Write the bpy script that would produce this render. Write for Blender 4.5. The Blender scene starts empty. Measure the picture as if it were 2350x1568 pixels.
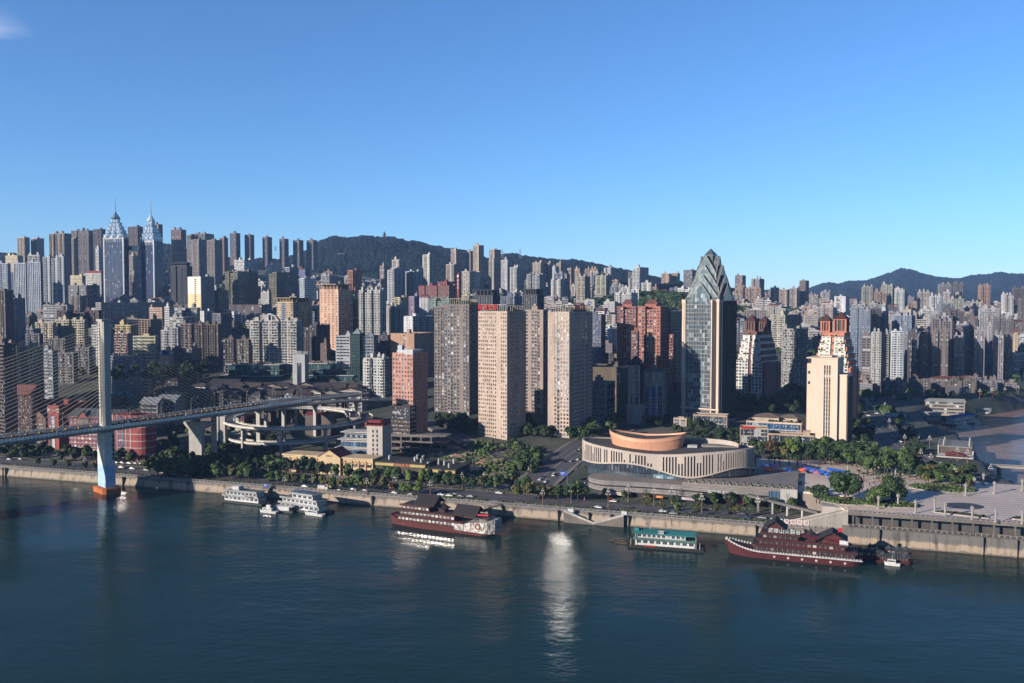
import bpy, math, random
from mathutils import Vector, Matrix
R=math.radians; S=bpy.context.scene; C=S.collection
random.seed(7)
# ---------------- camera, sky, sun, exposure ----------------
F=2035.0; CX=1174.5; CY=784.0; HOR=700.0; H=125.0     # photo measured on a 2349 x 1568 grid
PITCH=math.atan((CY-HOR)/F)
cam=bpy.data.cameras.new('camera'); co=bpy.data.objects.new('camera',cam); C.objects.link(co)
cam.sensor_width=36; cam.lens=36*F/2349; cam.clip_start=1; cam.clip_end=40000
co.location=(0,0,H); co.rotation_euler=(math.pi/2-PITCH,0,0); S.camera=co
SUN_EL=R(17); SUN_AZ=R(57)        # azimuth measured from straight behind the camera towards the left
sun_dir=Vector((-math.sin(SUN_AZ)*math.cos(SUN_EL),-math.cos(SUN_AZ)*math.cos(SUN_EL),math.sin(SUN_EL)))
sl=bpy.data.lights.new('sun','SUN'); sl.energy=5.0; sl.angle=R(0.5); sl.color=(1.0,.885,.76)
so=bpy.data.objects.new('sun',sl); C.objects.link(so); so.rotation_euler=sun_dir.to_track_quat('Z','Y').to_euler()
w=bpy.data.worlds.new('World'); S.world=w; w.use_nodes=True; nt=w.node_tree; nt.nodes.clear()
sky=nt.nodes.new('ShaderNodeTexSky'); sky.sky_type='NISHITA'; sky.sun_disc=False
sky.sun_elevation=SUN_EL; sky.sun_rotation=math.atan2(sun_dir.x,sun_dir.y)
sky.air_density=1.0; sky.dust_density=0.2; sky.ozone_density=7.5; sky.altitude=300
bg=nt.nodes.new('ShaderNodeBackground'); bg.inputs[1].default_value=0.073
wo=nt.nodes.new('ShaderNodeOutputWorld')
# thin wisps of cloud, high in the sky to the left
tc=nt.nodes.new('ShaderNodeTexCoord'); mp=nt.nodes.new('ShaderNodeMapping'); mp.inputs['Scale'].default_value=(6,6,26)
nz=nt.nodes.new('ShaderNodeTexNoise'); nz.inputs['Scale'].default_value=1.3; nz.inputs['Detail'].default_value=7
cr=nt.nodes.new('ShaderNodeValToRGB'); cr.color_ramp.elements[0].position=.5; cr.color_ramp.elements[1].position=.78
def mth(tree,op,a=None,b=None,clamp=False):
    n=tree.nodes.new('ShaderNodeMath'); n.operation=op; n.use_clamp=clamp
    for i,v in ((0,a),(1,b)):
        if v is None: continue
        if isinstance(v,(int,float)): n.inputs[i].default_value=v
        else: tree.links.new(v,n.inputs[i])
    return n.outputs[0]
L=nt.links.new
L(tc.outputs['Generated'],mp.inputs[0]); L(mp.outputs[0],nz.inputs[0]); L(nz.outputs[0],cr.inputs[0])
dst=nt.nodes.new('ShaderNodeVectorMath'); dst.operation='DISTANCE'; L(tc.outputs['Generated'],dst.inputs[0]); dst.inputs[1].default_value=Vector((-.60,.985,.27)).normalized()
mk=mth(nt,'SUBTRACT',1.0,mth(nt,'MULTIPLY',dst.outputs['Value'],15.0),True)
fac=mth(nt,'MULTIPLY',mk,cr.outputs[0]); fac=mth(nt,'MULTIPLY',fac,.8,True)
mx=nt.nodes.new('ShaderNodeMix'); mx.data_type='RGBA'; L(fac,mx.inputs[0]); L(sky.outputs[0],mx.inputs[6]); mx.inputs[7].default_value=(6.5,6.2,6.6,1)
L(mx.outputs[2],bg.inputs[0]); L(bg.outputs[0],wo.inputs[0])
S.view_settings.view_transform='Standard'; S.view_settings.look='None'; S.view_settings.exposure=1.33; S.view_settings.gamma=1
S.render.engine='CYCLES'; S.cycles.max_bounces=5; S.cycles.diffuse_bounces=2; S.cycles.glossy_bounces=3; S.cycles.transmission_bounces=2; S.cycles.volume_bounces=0
S.cycles.caustics_reflective=True; S.cycles.sample_clamp_indirect=30; S.cycles.use_denoising=True; S.cycles.blur_glossy=0.0; S.cycles.sample_clamp_indirect=9; S.cycles.use_adaptive_sampling=False
# ---------------- pixel -> world ----------------
def ray(px,py):
    x=(px-CX)/F; y=-(py-CY)/F; s,c=math.sin(PITCH),math.cos(PITCH)
    return Vector((x, c+y*s, -s+y*c))
def at(px,py,Y):
    d=ray(px,py); return Vector((0,0,H))+d*(Y/d.y)
def gnd(px,py,z):
    d=ray(px,py); return Vector((0,0,H))+d*((z-H)/d.z)
def pix(p):
    v=Vector(p)-Vector((0,0,H)); s,c=math.sin(PITCH),math.cos(PITCH)
    f=v.y*c-v.z*s; u=v.y*s+v.z*c
    if f<1: return (-999,-999)
    return (CX+F*v.x/f, CY-F*u/f)
# shore frame: a along the bank (to the right), s inland
SO=Vector((-372,644,0)); ST=Vector((.9476,-.3194,0)); SN=Vector((.3194,.9476,0)); SROT=-math.atan2(.3194,.9476)
def sh(a,s,z=0): return SO+ST*a+SN*s+Vector((0,0,z))
def ash(X,Y):
    v=Vector((X,Y,0))-SO; return v.dot(ST),v.dot(SN)
def lerp(a,b,t): return a+(b-a)*t
def interp(tab,x):
    if x<=tab[0][0]: return tab[0][1]
    for (x0,y0),(x1,y1) in zip(tab,tab[1:]):
        if x<=x1: return lerp(y0,y1,(x-x0)/(x1-x0))
    return tab[-1][1]
NEAR=[(0,2),(6,5.9),(60,6.4),(110,9),(160,13),(200,18),(300,33),(420,52)]
NEARM=[(0,2),(6,5.9),(60,7.5),(120,13),(200,17.5),(340,21),(460,40)]
NEAR2=[(0,2),(6,5.9),(60,8),(120,12),(200,14),(300,14),(500,18)]
FAR={-300:[(1000,48),(1200,75),(1500,105),(1800,130),(2200,170),(2600,215),(3500,260),(6000,300)],
 200:[(1000,48),(1200,75),(1500,105),(1800,130),(2200,170),(2600,215),(3500,260),(6000,300)],
 650:[(1000,46),(1200,72),(1500,102),(1800,128),(2300,180),(2800,235),(3500,260),(6000,300)],
 1000:[(1000,44),(1250,76),(1600,106),(2000,130),(2600,175),(3500,230),(6000,300)],
 1400:[(1000,42),(1300,78),(1700,112),(2300,150),(3000,165),(4000,150),(6000,120)],
 1800:[(850,24),(1200,58),(1800,104),(2500,116),(3500,112),(6000,95)],
 2100:[(1150,14),(1300,34),(1700,76),(2200,104),(3000,118),(6000,125)],
 2700:[(1150,12),(1300,32),(1700,70),(2200,92),(3000,108),(6000,120)]}
def tz(X,Y):
    a,s=ash(X,Y); px=CX+F*X/max(Y,50)
    rt=max(0,min(1,(px-1780)/160)); rm=max(0,min(1,(px-1190)/160))
    n=lerp(lerp(interp(NEAR,s),interp(NEARM,s),rm),interp(NEAR2,s),rt)
    ks=sorted(FAR); f=None
    if px<=ks[0]: f=interp(FAR[ks[0]],Y)
    elif px>=ks[-1]: f=interp(FAR[ks[-1]],Y)
    else:
        for k0,k1 in zip(ks,ks[1:]):
            if px<=k1: f=lerp(interp(FAR[k0],Y),interp(FAR[k1],Y),(px-k0)/(k1-k0)); break
    t=max(0,min(1,(Y-850)/200)) if rt<1 else max(0,min(1,(Y-1050)/120))
    t=max(0,min(1,(Y-lerp(850+40*rm,1050,rt))/lerp(200,120,rt)))
    t=t*t*(3-2*t)
    z=lerp(n,f,t)
    # knoll with the monument
    d=((X-300)/150)**2+((Y-1750)/120)**2
    if d<4: z+=34*math.exp(-d)
    # muddy river cove to the right of the plaza
    if px>1900:
        r=river2(X,Y)
        if r>0: z=min(z,lerp(z,-6,min(1,r/10)))
    return z
RSH=[(380,400),(440,452),(462,500),(438,560),(455,640),(476,760),(487,850),(510,935),(560,1010),(640,1075),(760,1140),(1200,1250),(3000,1500)]
def river2(X,Y):
    # signed distance-like: positive inside the muddy river (right of RSH polyline)
    best=1e9; sg=-1
    for (x0,y0),(x1,y1) in zip(RSH,RSH[1:]):
        dx,dy=x1-x0,y1-y0; t=max(0,min(1,((X-x0)*dx+(Y-y0)*dy)/(dx*dx+dy*dy)))
        qx,qy=x0+dx*t,y0+dy*t; d=math.hypot(X-qx,Y-qy)
        if d<best: best=d; sg=1 if (dx*(Y-y0)-dy*(X-x0))<0 else -1
    return best*sg
def gt(px,py,off=0):
    p=gnd(px,py,12)
    for _ in range(9): p=gnd(px,py,lerp(p.z,tz(p.x,p.y)+off,.7))
    return p
# ---------------- materials ----------------
def rgb(r,g,b):
    f=lambda v:((v/255+.055)/1.055)**2.4 if v>10 else v/255/12.92
    return (f(r),f(g),f(b),1)
MATS={}
def nodes(m):
    m.use_nodes=True; t=m.node_tree; return t,t.nodes['Principled BSDF']
def wallmat(col,rough=.8,dirt=.35,scale=.12,key=None,spec=.3,metal=0):
    k=key or ('w',tuple(col),rough,dirt,scale,metal)
    if k in MATS: return MATS[k]
    m=bpy.data.materials.new('painted_surface'); t,b=nodes(m); MATS[k]=m
    tc=t.nodes.new('ShaderNodeTexCoord'); mp=t.nodes.new('ShaderNodeMapping'); mp.inputs['Scale'].default_value=(1,1,.22)
    n1=t.nodes.new('ShaderNodeTexNoise'); n1.inputs['Scale'].default_value=scale; n1.inputs['Detail'].default_value=6
    n2=t.nodes.new('ShaderNodeTexNoise'); n2.inputs['Scale'].default_value=scale*7; n2.inputs['Detail'].default_value=4
    t.links.new(tc.outputs['Object'],mp.inputs[0]); t.links.new(mp.outputs[0],n1.inputs[0]); t.links.new(mp.outputs[0],n2.inputs[0])
    s=mth(t,'ADD',mth(t,'MULTIPLY',n1.outputs[0],.6),mth(t,'MULTIPLY',n2.outputs[0],.4))
    mr=t.nodes.new('ShaderNodeMapRange'); mr.inputs[1].default_value=.35; mr.inputs[2].default_value=.65; mr.inputs[3].default_value=1-dirt; mr.inputs[4].default_value=1.08
    t.links.new(s,mr.inputs[0])
    mx=t.nodes.new('ShaderNodeVectorMath'); mx.operation='SCALE'; mx.inputs[0].default_value=col[:3]; t.links.new(mr.outputs[0],mx.inputs['Scale'])
    t.links.new(mx.outputs[0],b.inputs['Base Color']); b.inputs['Roughness'].default_value=rough; b.inputs['Metallic'].default_value=metal
    b.inputs['Specular IOR Level'].default_value=spec
    return m
def W(r,g,b,**k):
    a=(r+g+b)/3; r,g,b=[a+(v-a)*.86 for v in (r,g,b)]; c=rgb(r,g,b); return wallmat((c[0]*.42,c[1]*.42,c[2]*.42,1),**k)
def WW(r,g,b,**k): return wallmat(tuple(v*.9 for v in rgb(r,g,b)),**k)
def glassmat(key,dark,light,thr=.72,rough=.08,spec=.5,lines=True,metal=0,bump=0):
    k=('g',key)
    if k in MATS: return MATS[k]
    m=bpy.data.materials.new('window_glass'); t,b=nodes(m); MATS[k]=m
    uv=t.nodes.new('ShaderNodeUVMap'); uv.uv_map='UVMap'
    fl=t.nodes.new('ShaderNodeVectorMath'); fl.operation='FLOOR'; t.links.new(uv.outputs[0],fl.inputs[0])
    oi=t.nodes.new('ShaderNodeObjectInfo'); ad=t.nodes.new('ShaderNodeVectorMath'); ad.operation='ADD'; t.links.new(fl.outputs[0],ad.inputs[0])
    sc=mth(t,'MULTIPLY',oi.outputs['Random'],97.0); t.links.new(sc,ad.inputs[1])
    wn=t.nodes.new('ShaderNodeTexWhiteNoise'); wn.noise_dimensions='3D'; t.links.new(ad.outputs[0],wn.inputs[0])
    ramp=t.nodes.new('ShaderNodeValToRGB'); e=ramp.color_ramp.elements
    e[0].position=0; e[0].color=dark; e[1].position=1; e[1].color=light
    x=ramp.color_ramp.elements.new(thr); x.color=tuple(min(1,v*2.0) for v in dark[:3])+(1,)
    t.links.new(wn.outputs['Value'],ramp.inputs[0])
    out=ramp.outputs[0]
    if lines:
        fr=t.nodes.new('ShaderNodeVectorMath'); fr.operation='FRACTION'; t.links.new(uv.outputs[0],fr.inputs[0])
        sp=t.nodes.new('ShaderNodeSeparateXYZ'); t.links.new(fr.outputs[0],sp.inputs[0])
        d=mth(t,'ABSOLUTE',mth(t,'SUBTRACT',sp.outputs[0],.5)); ln=mth(t,'LESS_THAN',d,.035)
        mx=t.nodes.new('ShaderNodeMix'); mx.data_type='RGBA'; t.links.new(ln,mx.inputs[0]); t.links.new(out,mx.inputs[6]); mx.inputs[7].default_value=(.16,.17,.18,1); out=mx.outputs[2]
    t.links.new(out,b.inputs['Base Color']); b.inputs['Roughness'].default_value=rough; b.inputs['Specular IOR Level'].default_value=spec; b.inputs['Metallic'].default_value=metal
    if bump:
        nz=t.nodes.new('ShaderNodeTexWhiteNoise'); nz.noise_dimensions='3D'; t.links.new(ad.outputs[0],nz.inputs[0])
        sv=t.nodes.new('ShaderNodeVectorMath'); sv.operation='SUBTRACT'; t.links.new(nz.outputs['Color'],sv.inputs[0]); sv.inputs[1].default_value=(.5,.5,.5)
        sq=t.nodes.new('ShaderNodeVectorMath'); sq.operation='SCALE'; sq.inputs['Scale'].default_value=bump; t.links.new(sv.outputs[0],sq.inputs[0])
        ge=t.nodes.new('ShaderNodeNewGeometry'); aa=t.nodes.new('ShaderNodeVectorMath'); aa.operation='ADD'; t.links.new(ge.outputs['Normal'],aa.inputs[0]); t.links.new(sq.outputs[0],aa.inputs[1])
        nn=t.nodes.new('ShaderNodeVectorMath'); nn.operation='NORMALIZE'; t.links.new(aa.outputs[0],nn.inputs[0]); t.links.new(nn.outputs[0],b.inputs['Normal'])
    return m
GL=glassmat('res',(.012,.016,.022,1),(.32,.33,.32,1),.78,.1,.5,bump=.03)
GLB=glassmat('blue',(.012,.03,.06,1),(.16,.22,.28,1),.85,.06,.9,bump=.03)
GLD=glassmat('dark',(.006,.009,.016,1),(.09,.1,.11,1),.9,.08,.6,bump=.02)
GLG=glassmat('green',(.008,.03,.034,1),(.12,.2,.2,1),.85,.06,.8,bump=.03)
GLS=glassmat('silver',(.07,.10,.14,1),(.46,.5,.54,1),.6,.12,.9,metal=.3,bump=.05)
# ---------------- mesh builder ----------------
class MB:
    def __init__(s): s.v=[]; s.f=[]; s.m=[]; s.uv=None
    def quad(s,a,b,c,d,mi=0,uv=None):
        i=len(s.v); s.v+= [tuple(a),tuple(b),tuple(c),tuple(d)]; s.f.append((i,i+1,i+2,i+3)); s.m.append(mi)
        if s.uv is not None: s.uv+= list(uv or ((0,0),)*4)
    def box(s,x0,x1,y0,y1,z0,z1,mi=0,skip=''):
        i=len(s.v); s.v+=[(x0,y0,z0),(x1,y0,z0),(x1,y1,z0),(x0,y1,z0),(x0,y0,z1),(x1,y0,z1),(x1,y1,z1),(x0,y1,z1)]
        fs={'b':(0,3,2,1),'t':(4,5,6,7),'f':(0,1,5,4),'r':(1,2,6,5),'k':(2,3,7,6),'l':(3,0,4,7)}
        for k,q in fs.items():
            if k not in skip: s.f.append(tuple(i+j for j in q)); s.m.append(mi)
    def obox(s,c,t,n,L0,L1,d0,d1,z0,z1,mi=0):
        # oriented box: centre c, tangent t (L0..L1), normal n (d0..d1)
        i=len(s.v)
        for z in (z0,z1):
            for l,d in ((L0,d0),(L1,d0),(L1,d1),(L0,d1)):
                p=Vector(c)+Vector(t)*l+Vector(n)*d; s.v.append((p.x,p.y,p.z+z))
        for q in ((0,3,2,1),(4,5,6,7),(0,1,5,4),(1,2,6,5),(2,3,7,6),(3,0,4,7)): s.f.append(tuple(i+j for j in q)); s.m.append(mi)
    def prism(s,pts,z0,z1,mi=0,top=True,bot=False):
        n=len(pts); i=len(s.v)
        zs0=z0 if hasattr(z0,'__len__') else [z0]*n; zs1=z1 if hasattr(z1,'__len__') else [z1]*n
        s.v+=[(p[0],p[1],z) for p,z in zip(pts,zs0)]+[(p[0],p[1],z) for p,z in zip(pts,zs1)]
        for k in range(n):
            j=(k+1)%n; s.f.append((i+k,i+j,i+n+j,i+n+k)); s.m.append(mi)
        if top: s.f.append(tuple(range(i+n,i+2*n))); s.m.append(mi)
        if bot: s.f.append(tuple(range(i+n-1,i-1,-1))); s.m.append(mi)
    def frust(s,cx,cy,z0,z1,r0,r1,n=8,mi=0,cap=True,sx=1,sy=1,ph=0):
        i=len(s.v)
        for z,r in ((z0,r0),(z1,r1)):
            for k in range(n):
                a=2*math.pi*(k+.5)/n+ph; s.v.append((cx+r*sx*math.cos(a),cy+r*sy*math.sin(a),z))
        for k in range(n):
            j=(k+1)%n; s.f.append((i+k,i+j,i+n+j,i+n+k)); s.m.append(mi)
        if cap: s.f.append(tuple(range(i+n,i+2*n))); s.m.append(mi)
    def tube(s,p,q,r0,r1=None,n=6,mi=0):
        p=Vector(p); q=Vector(q); d=(q-p)
        if d.length<1e-6: return
        d.normalize(); a=d.orthogonal().normalized(); b=d.cross(a); r1=r0 if r1 is None else r1; i=len(s.v)
        for c,r in ((p,r0),(q,r1)):
            for k in range(n):
                t=2*math.pi*k/n; s.v.append(tuple(c+a*(r*math.cos(t))+b*(r*math.sin(t))))
        for k in range(n):
            j=(k+1)%n; s.f.append((i+k,i+j,i+n+j,i+n+k)); s.m.append(mi)
        s.f.append(tuple(range(i+n-1,i-1,-1))); s.m.append(mi); s.f.append(tuple(range(i+n,i+2*n))); s.m.append(mi)
    def gable(s,x0,x1,y0,y1,z,h,ov=.6,mi=0,axis='x',th=.25):
        # pitched roof with thickness, ridge along x or y
        if axis=='x':
            ym=(y0+y1)/2
            for sgn,ye in ((1,y0-ov),(-1,y1+ov)):
                zl=z-ov*h/(abs(y1-y0)/2)
                A=(x0-ov,ye,zl);B=(x1+ov,ye,zl);D=(x0-ov,ym,z+h);E=(x1+ov,ym,z+h)
                s.slab([A,B,E,D],th,mi)
            s.v+=[(x0,y0,z),(x0,y1,z),(x0,ym,z+h),(x1,y0,z),(x1,y1,z),(x1,ym,z+h)]; i=len(s.v)-6
            s.f+=[(i,i+2,i+1),(i+3,i+4,i+5)]; s.m+=[mi+1,mi+1]
        else:
            xm=(x0+x1)/2
            for xe in (x0-ov,x1+ov):
                zl=z-ov*h/(abs(x1-x0)/2)
                s.slab([(xe,y0-ov,zl),(xe,y1+ov,zl),(xm,y1+ov,z+h),(xm,y0-ov,z+h)],th,mi)
            s.v+=[(x0,y0,z),(x1,y0,z),(xm,y0,z+h),(x0,y1,z),(x1,y1,z),(xm,y1,z+h)]; i=len(s.v)-6
            s.f+=[(i,i+1,i+2),(i+3,i+5,i+4)]; s.m+=[mi+1,mi+1]
    def slab(s,pts,th,mi=0):
        i=len(s.v); n=len(pts)
        s.v+=[tuple(p) for p in pts]+[(p[0],p[1],p[2]+th) for p in pts]
        s.f.append(tuple(range(i+n-1,i-1,-1))); s.m.append(mi); s.f.append(tuple(range(i+n,i+2*n))); s.m.append(mi)
        for k in range(n):
            j=(k+1)%n; s.f.append((i+k,i+j,i+n+j,i+n+k)); s.m.append(mi)
    def hip(s,x0,x1,y0,y1,z,h,ov=.8,mi=0,ridge=.35):
        x0-=ov;x1+=ov;y0-=ov;y1+=ov; xm=(x0+x1)/2; ym=(y0+y1)/2; i=len(s.v)
        if x1-x0>=y1-y0: r=max(0,(x1-x0)/2-(y1-y0)/2); a=(xm-r,ym); b=(xm+r,ym)
        else: r=max(0,(y1-y0)/2-(x1-x0)/2); a=(xm,ym-r); b=(xm,ym+r)
        s.v+=[(x0,y0,z),(x1,y0,z),(x1,y1,z),(x0,y1,z),(a[0],a[1],z+h),(b[0],b[1],z+h)]
        if x1-x0>=y1-y0: fs=[(0,1,5,4),(1,2,5),(2,3,4,5),(3,0,4)]
        else: fs=[(0,1,4),(1,2,5,4),(2,3,5),(3,0,4,5)]
        s.f+=[tuple(i+j for j in q) for q in fs]+[(i+3,i+2,i+1,i)]; s.m+=[mi]*5
    def build(s,name,mats,parent=None,smooth=False,loc=None):
        if not s.f: return None
        me=bpy.data.meshes.new(name); me.from_pydata(s.v,[],s.f)
        if not isinstance(mats,(list,tuple)): mats=[mats]
        for m in mats: me.materials.append(m)
        if len(mats)>1: me.polygons.foreach_set('material_index',[min(i,len(mats)-1) for i in s.m])
        if s.uv is not None:
            u=me.uv_layers.new(name='UVMap'); u.data.foreach_set('uv',[c for p in s.uv for c in p])
        if smooth: me.polygons.foreach_set('use_smooth',[True]*len(me.polygons))
        me.update(); o=bpy.data.objects.new(name,me); C.objects.link(o)
        if parent is not None: o.parent=parent
        if loc is not None: o.location=loc
        return o
def mesh_uv(): m=MB(); m.uv=[]; return m
THINGS=[]
def tag(o,label,cat,group=None,kind=None):
    if label: o['label']=label
    if cat: o['category']=cat
    if group: o['group']=group
    if kind: o['kind']=kind
    return o
def empty(name,loc,rz=0,label=None,cat=None,group=None):
    o=bpy.data.objects.new(name,None); C.objects.link(o); o.location=loc; o.rotation_euler=(0,0,rz); o.empty_display_size=2
    if cat: tag(o,label,cat,group); THINGS.append(o)
    return o
KID={}
def link_child(o,parent):
    o.parent=parent; KID.setdefault(parent.name,[]).append(o); return o
def copy_tree(o,parent=None):
    c=o.copy(); C.objects.link(c); c.parent=parent
    for ch in o.children: copy_tree(ch,c)
    return c
def inst(name,me,parent=None,loc=(0,0,0),rz=0,sc=1):
    o=bpy.data.objects.new(name,me); C.objects.link(o); o.parent=parent; o.location=loc; o.rotation_euler=(0,0,rz)
    o.scale=(sc,sc,sc) if not hasattr(sc,'__len__') else sc; return o
def text(name,s,size,mat,parent,loc,rot,th=.08,spacing=1.0,align='CENTER'):
    cu=bpy.data.curves.new(name,'FONT'); cu.body=s; cu.size=size; cu.extrude=th; cu.align_x=align; cu.align_y='CENTER'; cu.space_character=spacing
    cu.resolution_u=2; o=bpy.data.objects.new(name+'_src',cu); C.objects.link(o); bpy.context.view_layer.update()
    me=bpy.data.meshes.new_from_object(o.evaluated_get(bpy.context.evaluated_depsgraph_get())); bpy.data.objects.remove(o)
    me.materials.clear(); me.materials.append(mat); me.name=name
    t=bpy.data.objects.new(name,me); C.objects.link(t); t.parent=parent; t.location=loc; t.rotation_euler=rot
    return t
# ================= SETTING =================
RSH[:]=[(420,385),(430,450),(400,520),(318,540),(325,600),(345,650),(362,700),(385,760),(390,830),(415,896),(440,940),(466,965),(522,1000),(568,1032),(640,1095),(800,1180),(1300,1300),(3000,1500)]
from mathutils import noise as NZ
def fbm(x,y,z=0,o=4):
    v=0;a=1;t=0
    for i in range(o): v+=a*NZ.noise(Vector((x,y,z))); t+=a; a*=.5; x*=2.03;y*=2.03
    return v/t
def watermat(name,col,deep,bumpd,scale,rough,spec=.4):
    m=bpy.data.materials.new(name); t,b=nodes(m)
    tc=t.nodes.new('ShaderNodeTexCoord'); mp=t.nodes.new('ShaderNodeMapping'); mp.inputs['Rotation'].default_value=(0,0,R(18)); mp.inputs['Scale'].default_value=(.7,1.15,1)
    t.links.new(tc.outputs['Object'],mp.inputs[0])
    n1=t.nodes.new('ShaderNodeTexNoise'); n1.inputs['Scale'].default_value=scale; n1.inputs['Detail'].default_value=5; n1.inputs['Roughness'].default_value=.6
    n2=t.nodes.new('ShaderNodeTexNoise'); n2.inputs['Scale'].default_value=scale*.13; n2.inputs['Detail'].default_value=3
    n3=t.nodes.new('ShaderNodeTexNoise'); n3.inputs['Scale'].default_value=.006; n3.inputs['Detail'].default_value=4
    for n in (n1,n2,n3): t.links.new(mp.outputs[0],n.inputs[0])
    h=mth(t,'ADD',n1.outputs[0],mth(t,'MULTIPLY',n2.outputs[0],3.6))
    # calmer and rougher patches where the wind does or does not reach
    gr=t.nodes.new('ShaderNodeMapRange'); gr.inputs[1].default_value=.4; gr.inputs[2].default_value=.62; gr.inputs[3].default_value=.45; gr.inputs[4].default_value=1.4; t.links.new(n3.outputs[0],gr.inputs[0])
    bp=t.nodes.new('ShaderNodeBump'); bp.inputs['Distance'].default_value=bumpd; t.links.new(gr.outputs[0],bp.inputs['Strength']); bp.inputs['Strength'].default_value=1
    t.links.new(h,bp.inputs['Height']); t.links.new(bp.outputs[0],b.inputs['Normal'])
    mx=t.nodes.new('ShaderNodeMix'); mx.data_type='RGBA'; t.links.new(n3.outputs[0],mx.inputs[0]); mx.inputs[6].default_value=col; mx.inputs[7].default_value=deep
    t.links.new(mx.outputs[2],b.inputs['Base Color']); b.inputs['Roughness'].default_value=rough; b.inputs['IOR'].default_value=1.18; b.inputs['Specular IOR Level'].default_value=spec
    return m
MWAT=watermat('green_river_water',(.009,.028,.025,1),(.003,.013,.015,1),.26,.27,.06,.3)
MMUD=watermat('muddy_river_water',(.20,.135,.10,1),(.13,.09,.07,1),.30,.5,.10,.3)
m=MB(); m.quad((-5000,-900,0),(9000,-900,0),(9000,1400,0),(-5000,1400,0)); o=m.build('river',MWAT); o['kind']='structure'
# the muddy river, a sheet lying just over the green one
m=MB(); pts=[(x,y,.05) for x,y in RSH]; 
ring=[(x-20 if 530<y<1000 else x,y+12 if y>930 else y) for x,y in RSH]+[(3000,385)]
i0=len(m.v); m.v+=[(x,y,.05) for x,y in ring]; m.f.append(tuple(range(len(ring)))); m.m.append(0)
o=m.build('muddy_river',MMUD); o['kind']='structure'
if o.data.polygons[0].normal.z<0: o.data.flip_normals()
# ground
def groundmat():
    m=bpy.data.materials.new('hillside_ground'); t,b=nodes(m)
    tc=t.nodes.new('ShaderNodeTexCoord'); n1=t.nodes.new('ShaderNodeTexNoise'); n1.inputs['Scale'].default_value=.03; n1.inputs['Detail'].default_value=8; t.links.new(tc.outputs['Object'],n1.inputs[0])
    cr=t.nodes.new('ShaderNodeValToRGB'); e=cr.color_ramp.elements; e[0].position=.38; e[0].color=(.006,.011,.006,1); e[1].position=.68; e[1].color=(.055,.045,.038,1)
    x=e.new(.52); x.color=(.013,.02,.011,1); t.links.new(n1.outputs[0],cr.inputs[0]); t.links.new(cr.outputs[0],b.inputs['Base Color']); b.inputs['Roughness'].default_value=.95
    return m
MGR=groundmat()
pxs=[-420+22*i for i in range(int(3200/22)+1)]; Ys=[420]
while Ys[-1]<1150: Ys.append(Ys[-1]+9)
while Ys[-1]<7200: Ys.append(Ys[-1]*1.03)
m=MB(); nx=len(pxs)
for Y in Ys:
    for px in pxs:
        X=(px-CX)/F*Y; a,s=ash(X,Y)
        z=tz(X,Y) if s>15 else -6
        if s>60 and Y>1100: z+=2.5*fbm(X*.02,Y*.02)
        m.v.append((X,Y,z))
for j in range(len(Ys)-1):
    for i in range(nx-1):
        k=j*nx+i; m.f.append((k,k+1,k+nx+1,k+nx)); m.m.append(0)
# skirt so that the one sheet runs out to the horizon
k=len(m.v); m.v+=[(-30000,9000,80),(30000,9000,80),(30000,38000,80),(-30000,38000,80)]; m.f.append((k,k+1,k+2,k+3)); m.m.append(0)
o=m.build('ground',MGR,smooth=True); o['kind']='structure'
# mountains
def forestmat(key,c0,c1):
    m=bpy.data.materials.new(key); t,b=nodes(m)
    tc=t.nodes.new('ShaderNodeTexCoord'); v=t.nodes.new('ShaderNodeTexVoronoi'); v.inputs['Scale'].default_value=.07; t.links.new(tc.outputs['Object'],v.inputs[0])
    n=t.nodes.new('ShaderNodeTexNoise'); n.inputs['Scale'].default_value=.004; n.inputs['Detail'].default_value=9; t.links.new(tc.outputs['Object'],n.inputs[0])
    mx=t.nodes.new('ShaderNodeMix'); mx.data_type='RGBA'; mr=t.nodes.new('ShaderNodeMapRange'); mr.inputs[1].default_value=.35; mr.inputs[2].default_value=.65; t.links.new(n.outputs[0],mr.inputs[0])
    t.links.new(mr.outputs[0],mx.inputs[0]); mx.inputs[6].default_value=c0; mx.inputs[7].default_value=c1
    t.links.new(mx.outputs[2],b.inputs['Base Color']); b.inputs['Roughness'].default_value=1; b.inputs['Specular IOR Level'].default_value=.1
    bp=t.nodes.new('ShaderNodeBump'); bp.inputs['Distance'].default_value=9; bp.inputs['Strength'].default_value=1; bp.invert=True; t.links.new(v.outputs['Distance'],bp.inputs['Height']); t.links.new(bp.outputs[0],b.inputs['Normal'])
    return m
MF=forestmat('forest',(.002,.006,.007,1),(.005,.011,.009,1))
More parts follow.
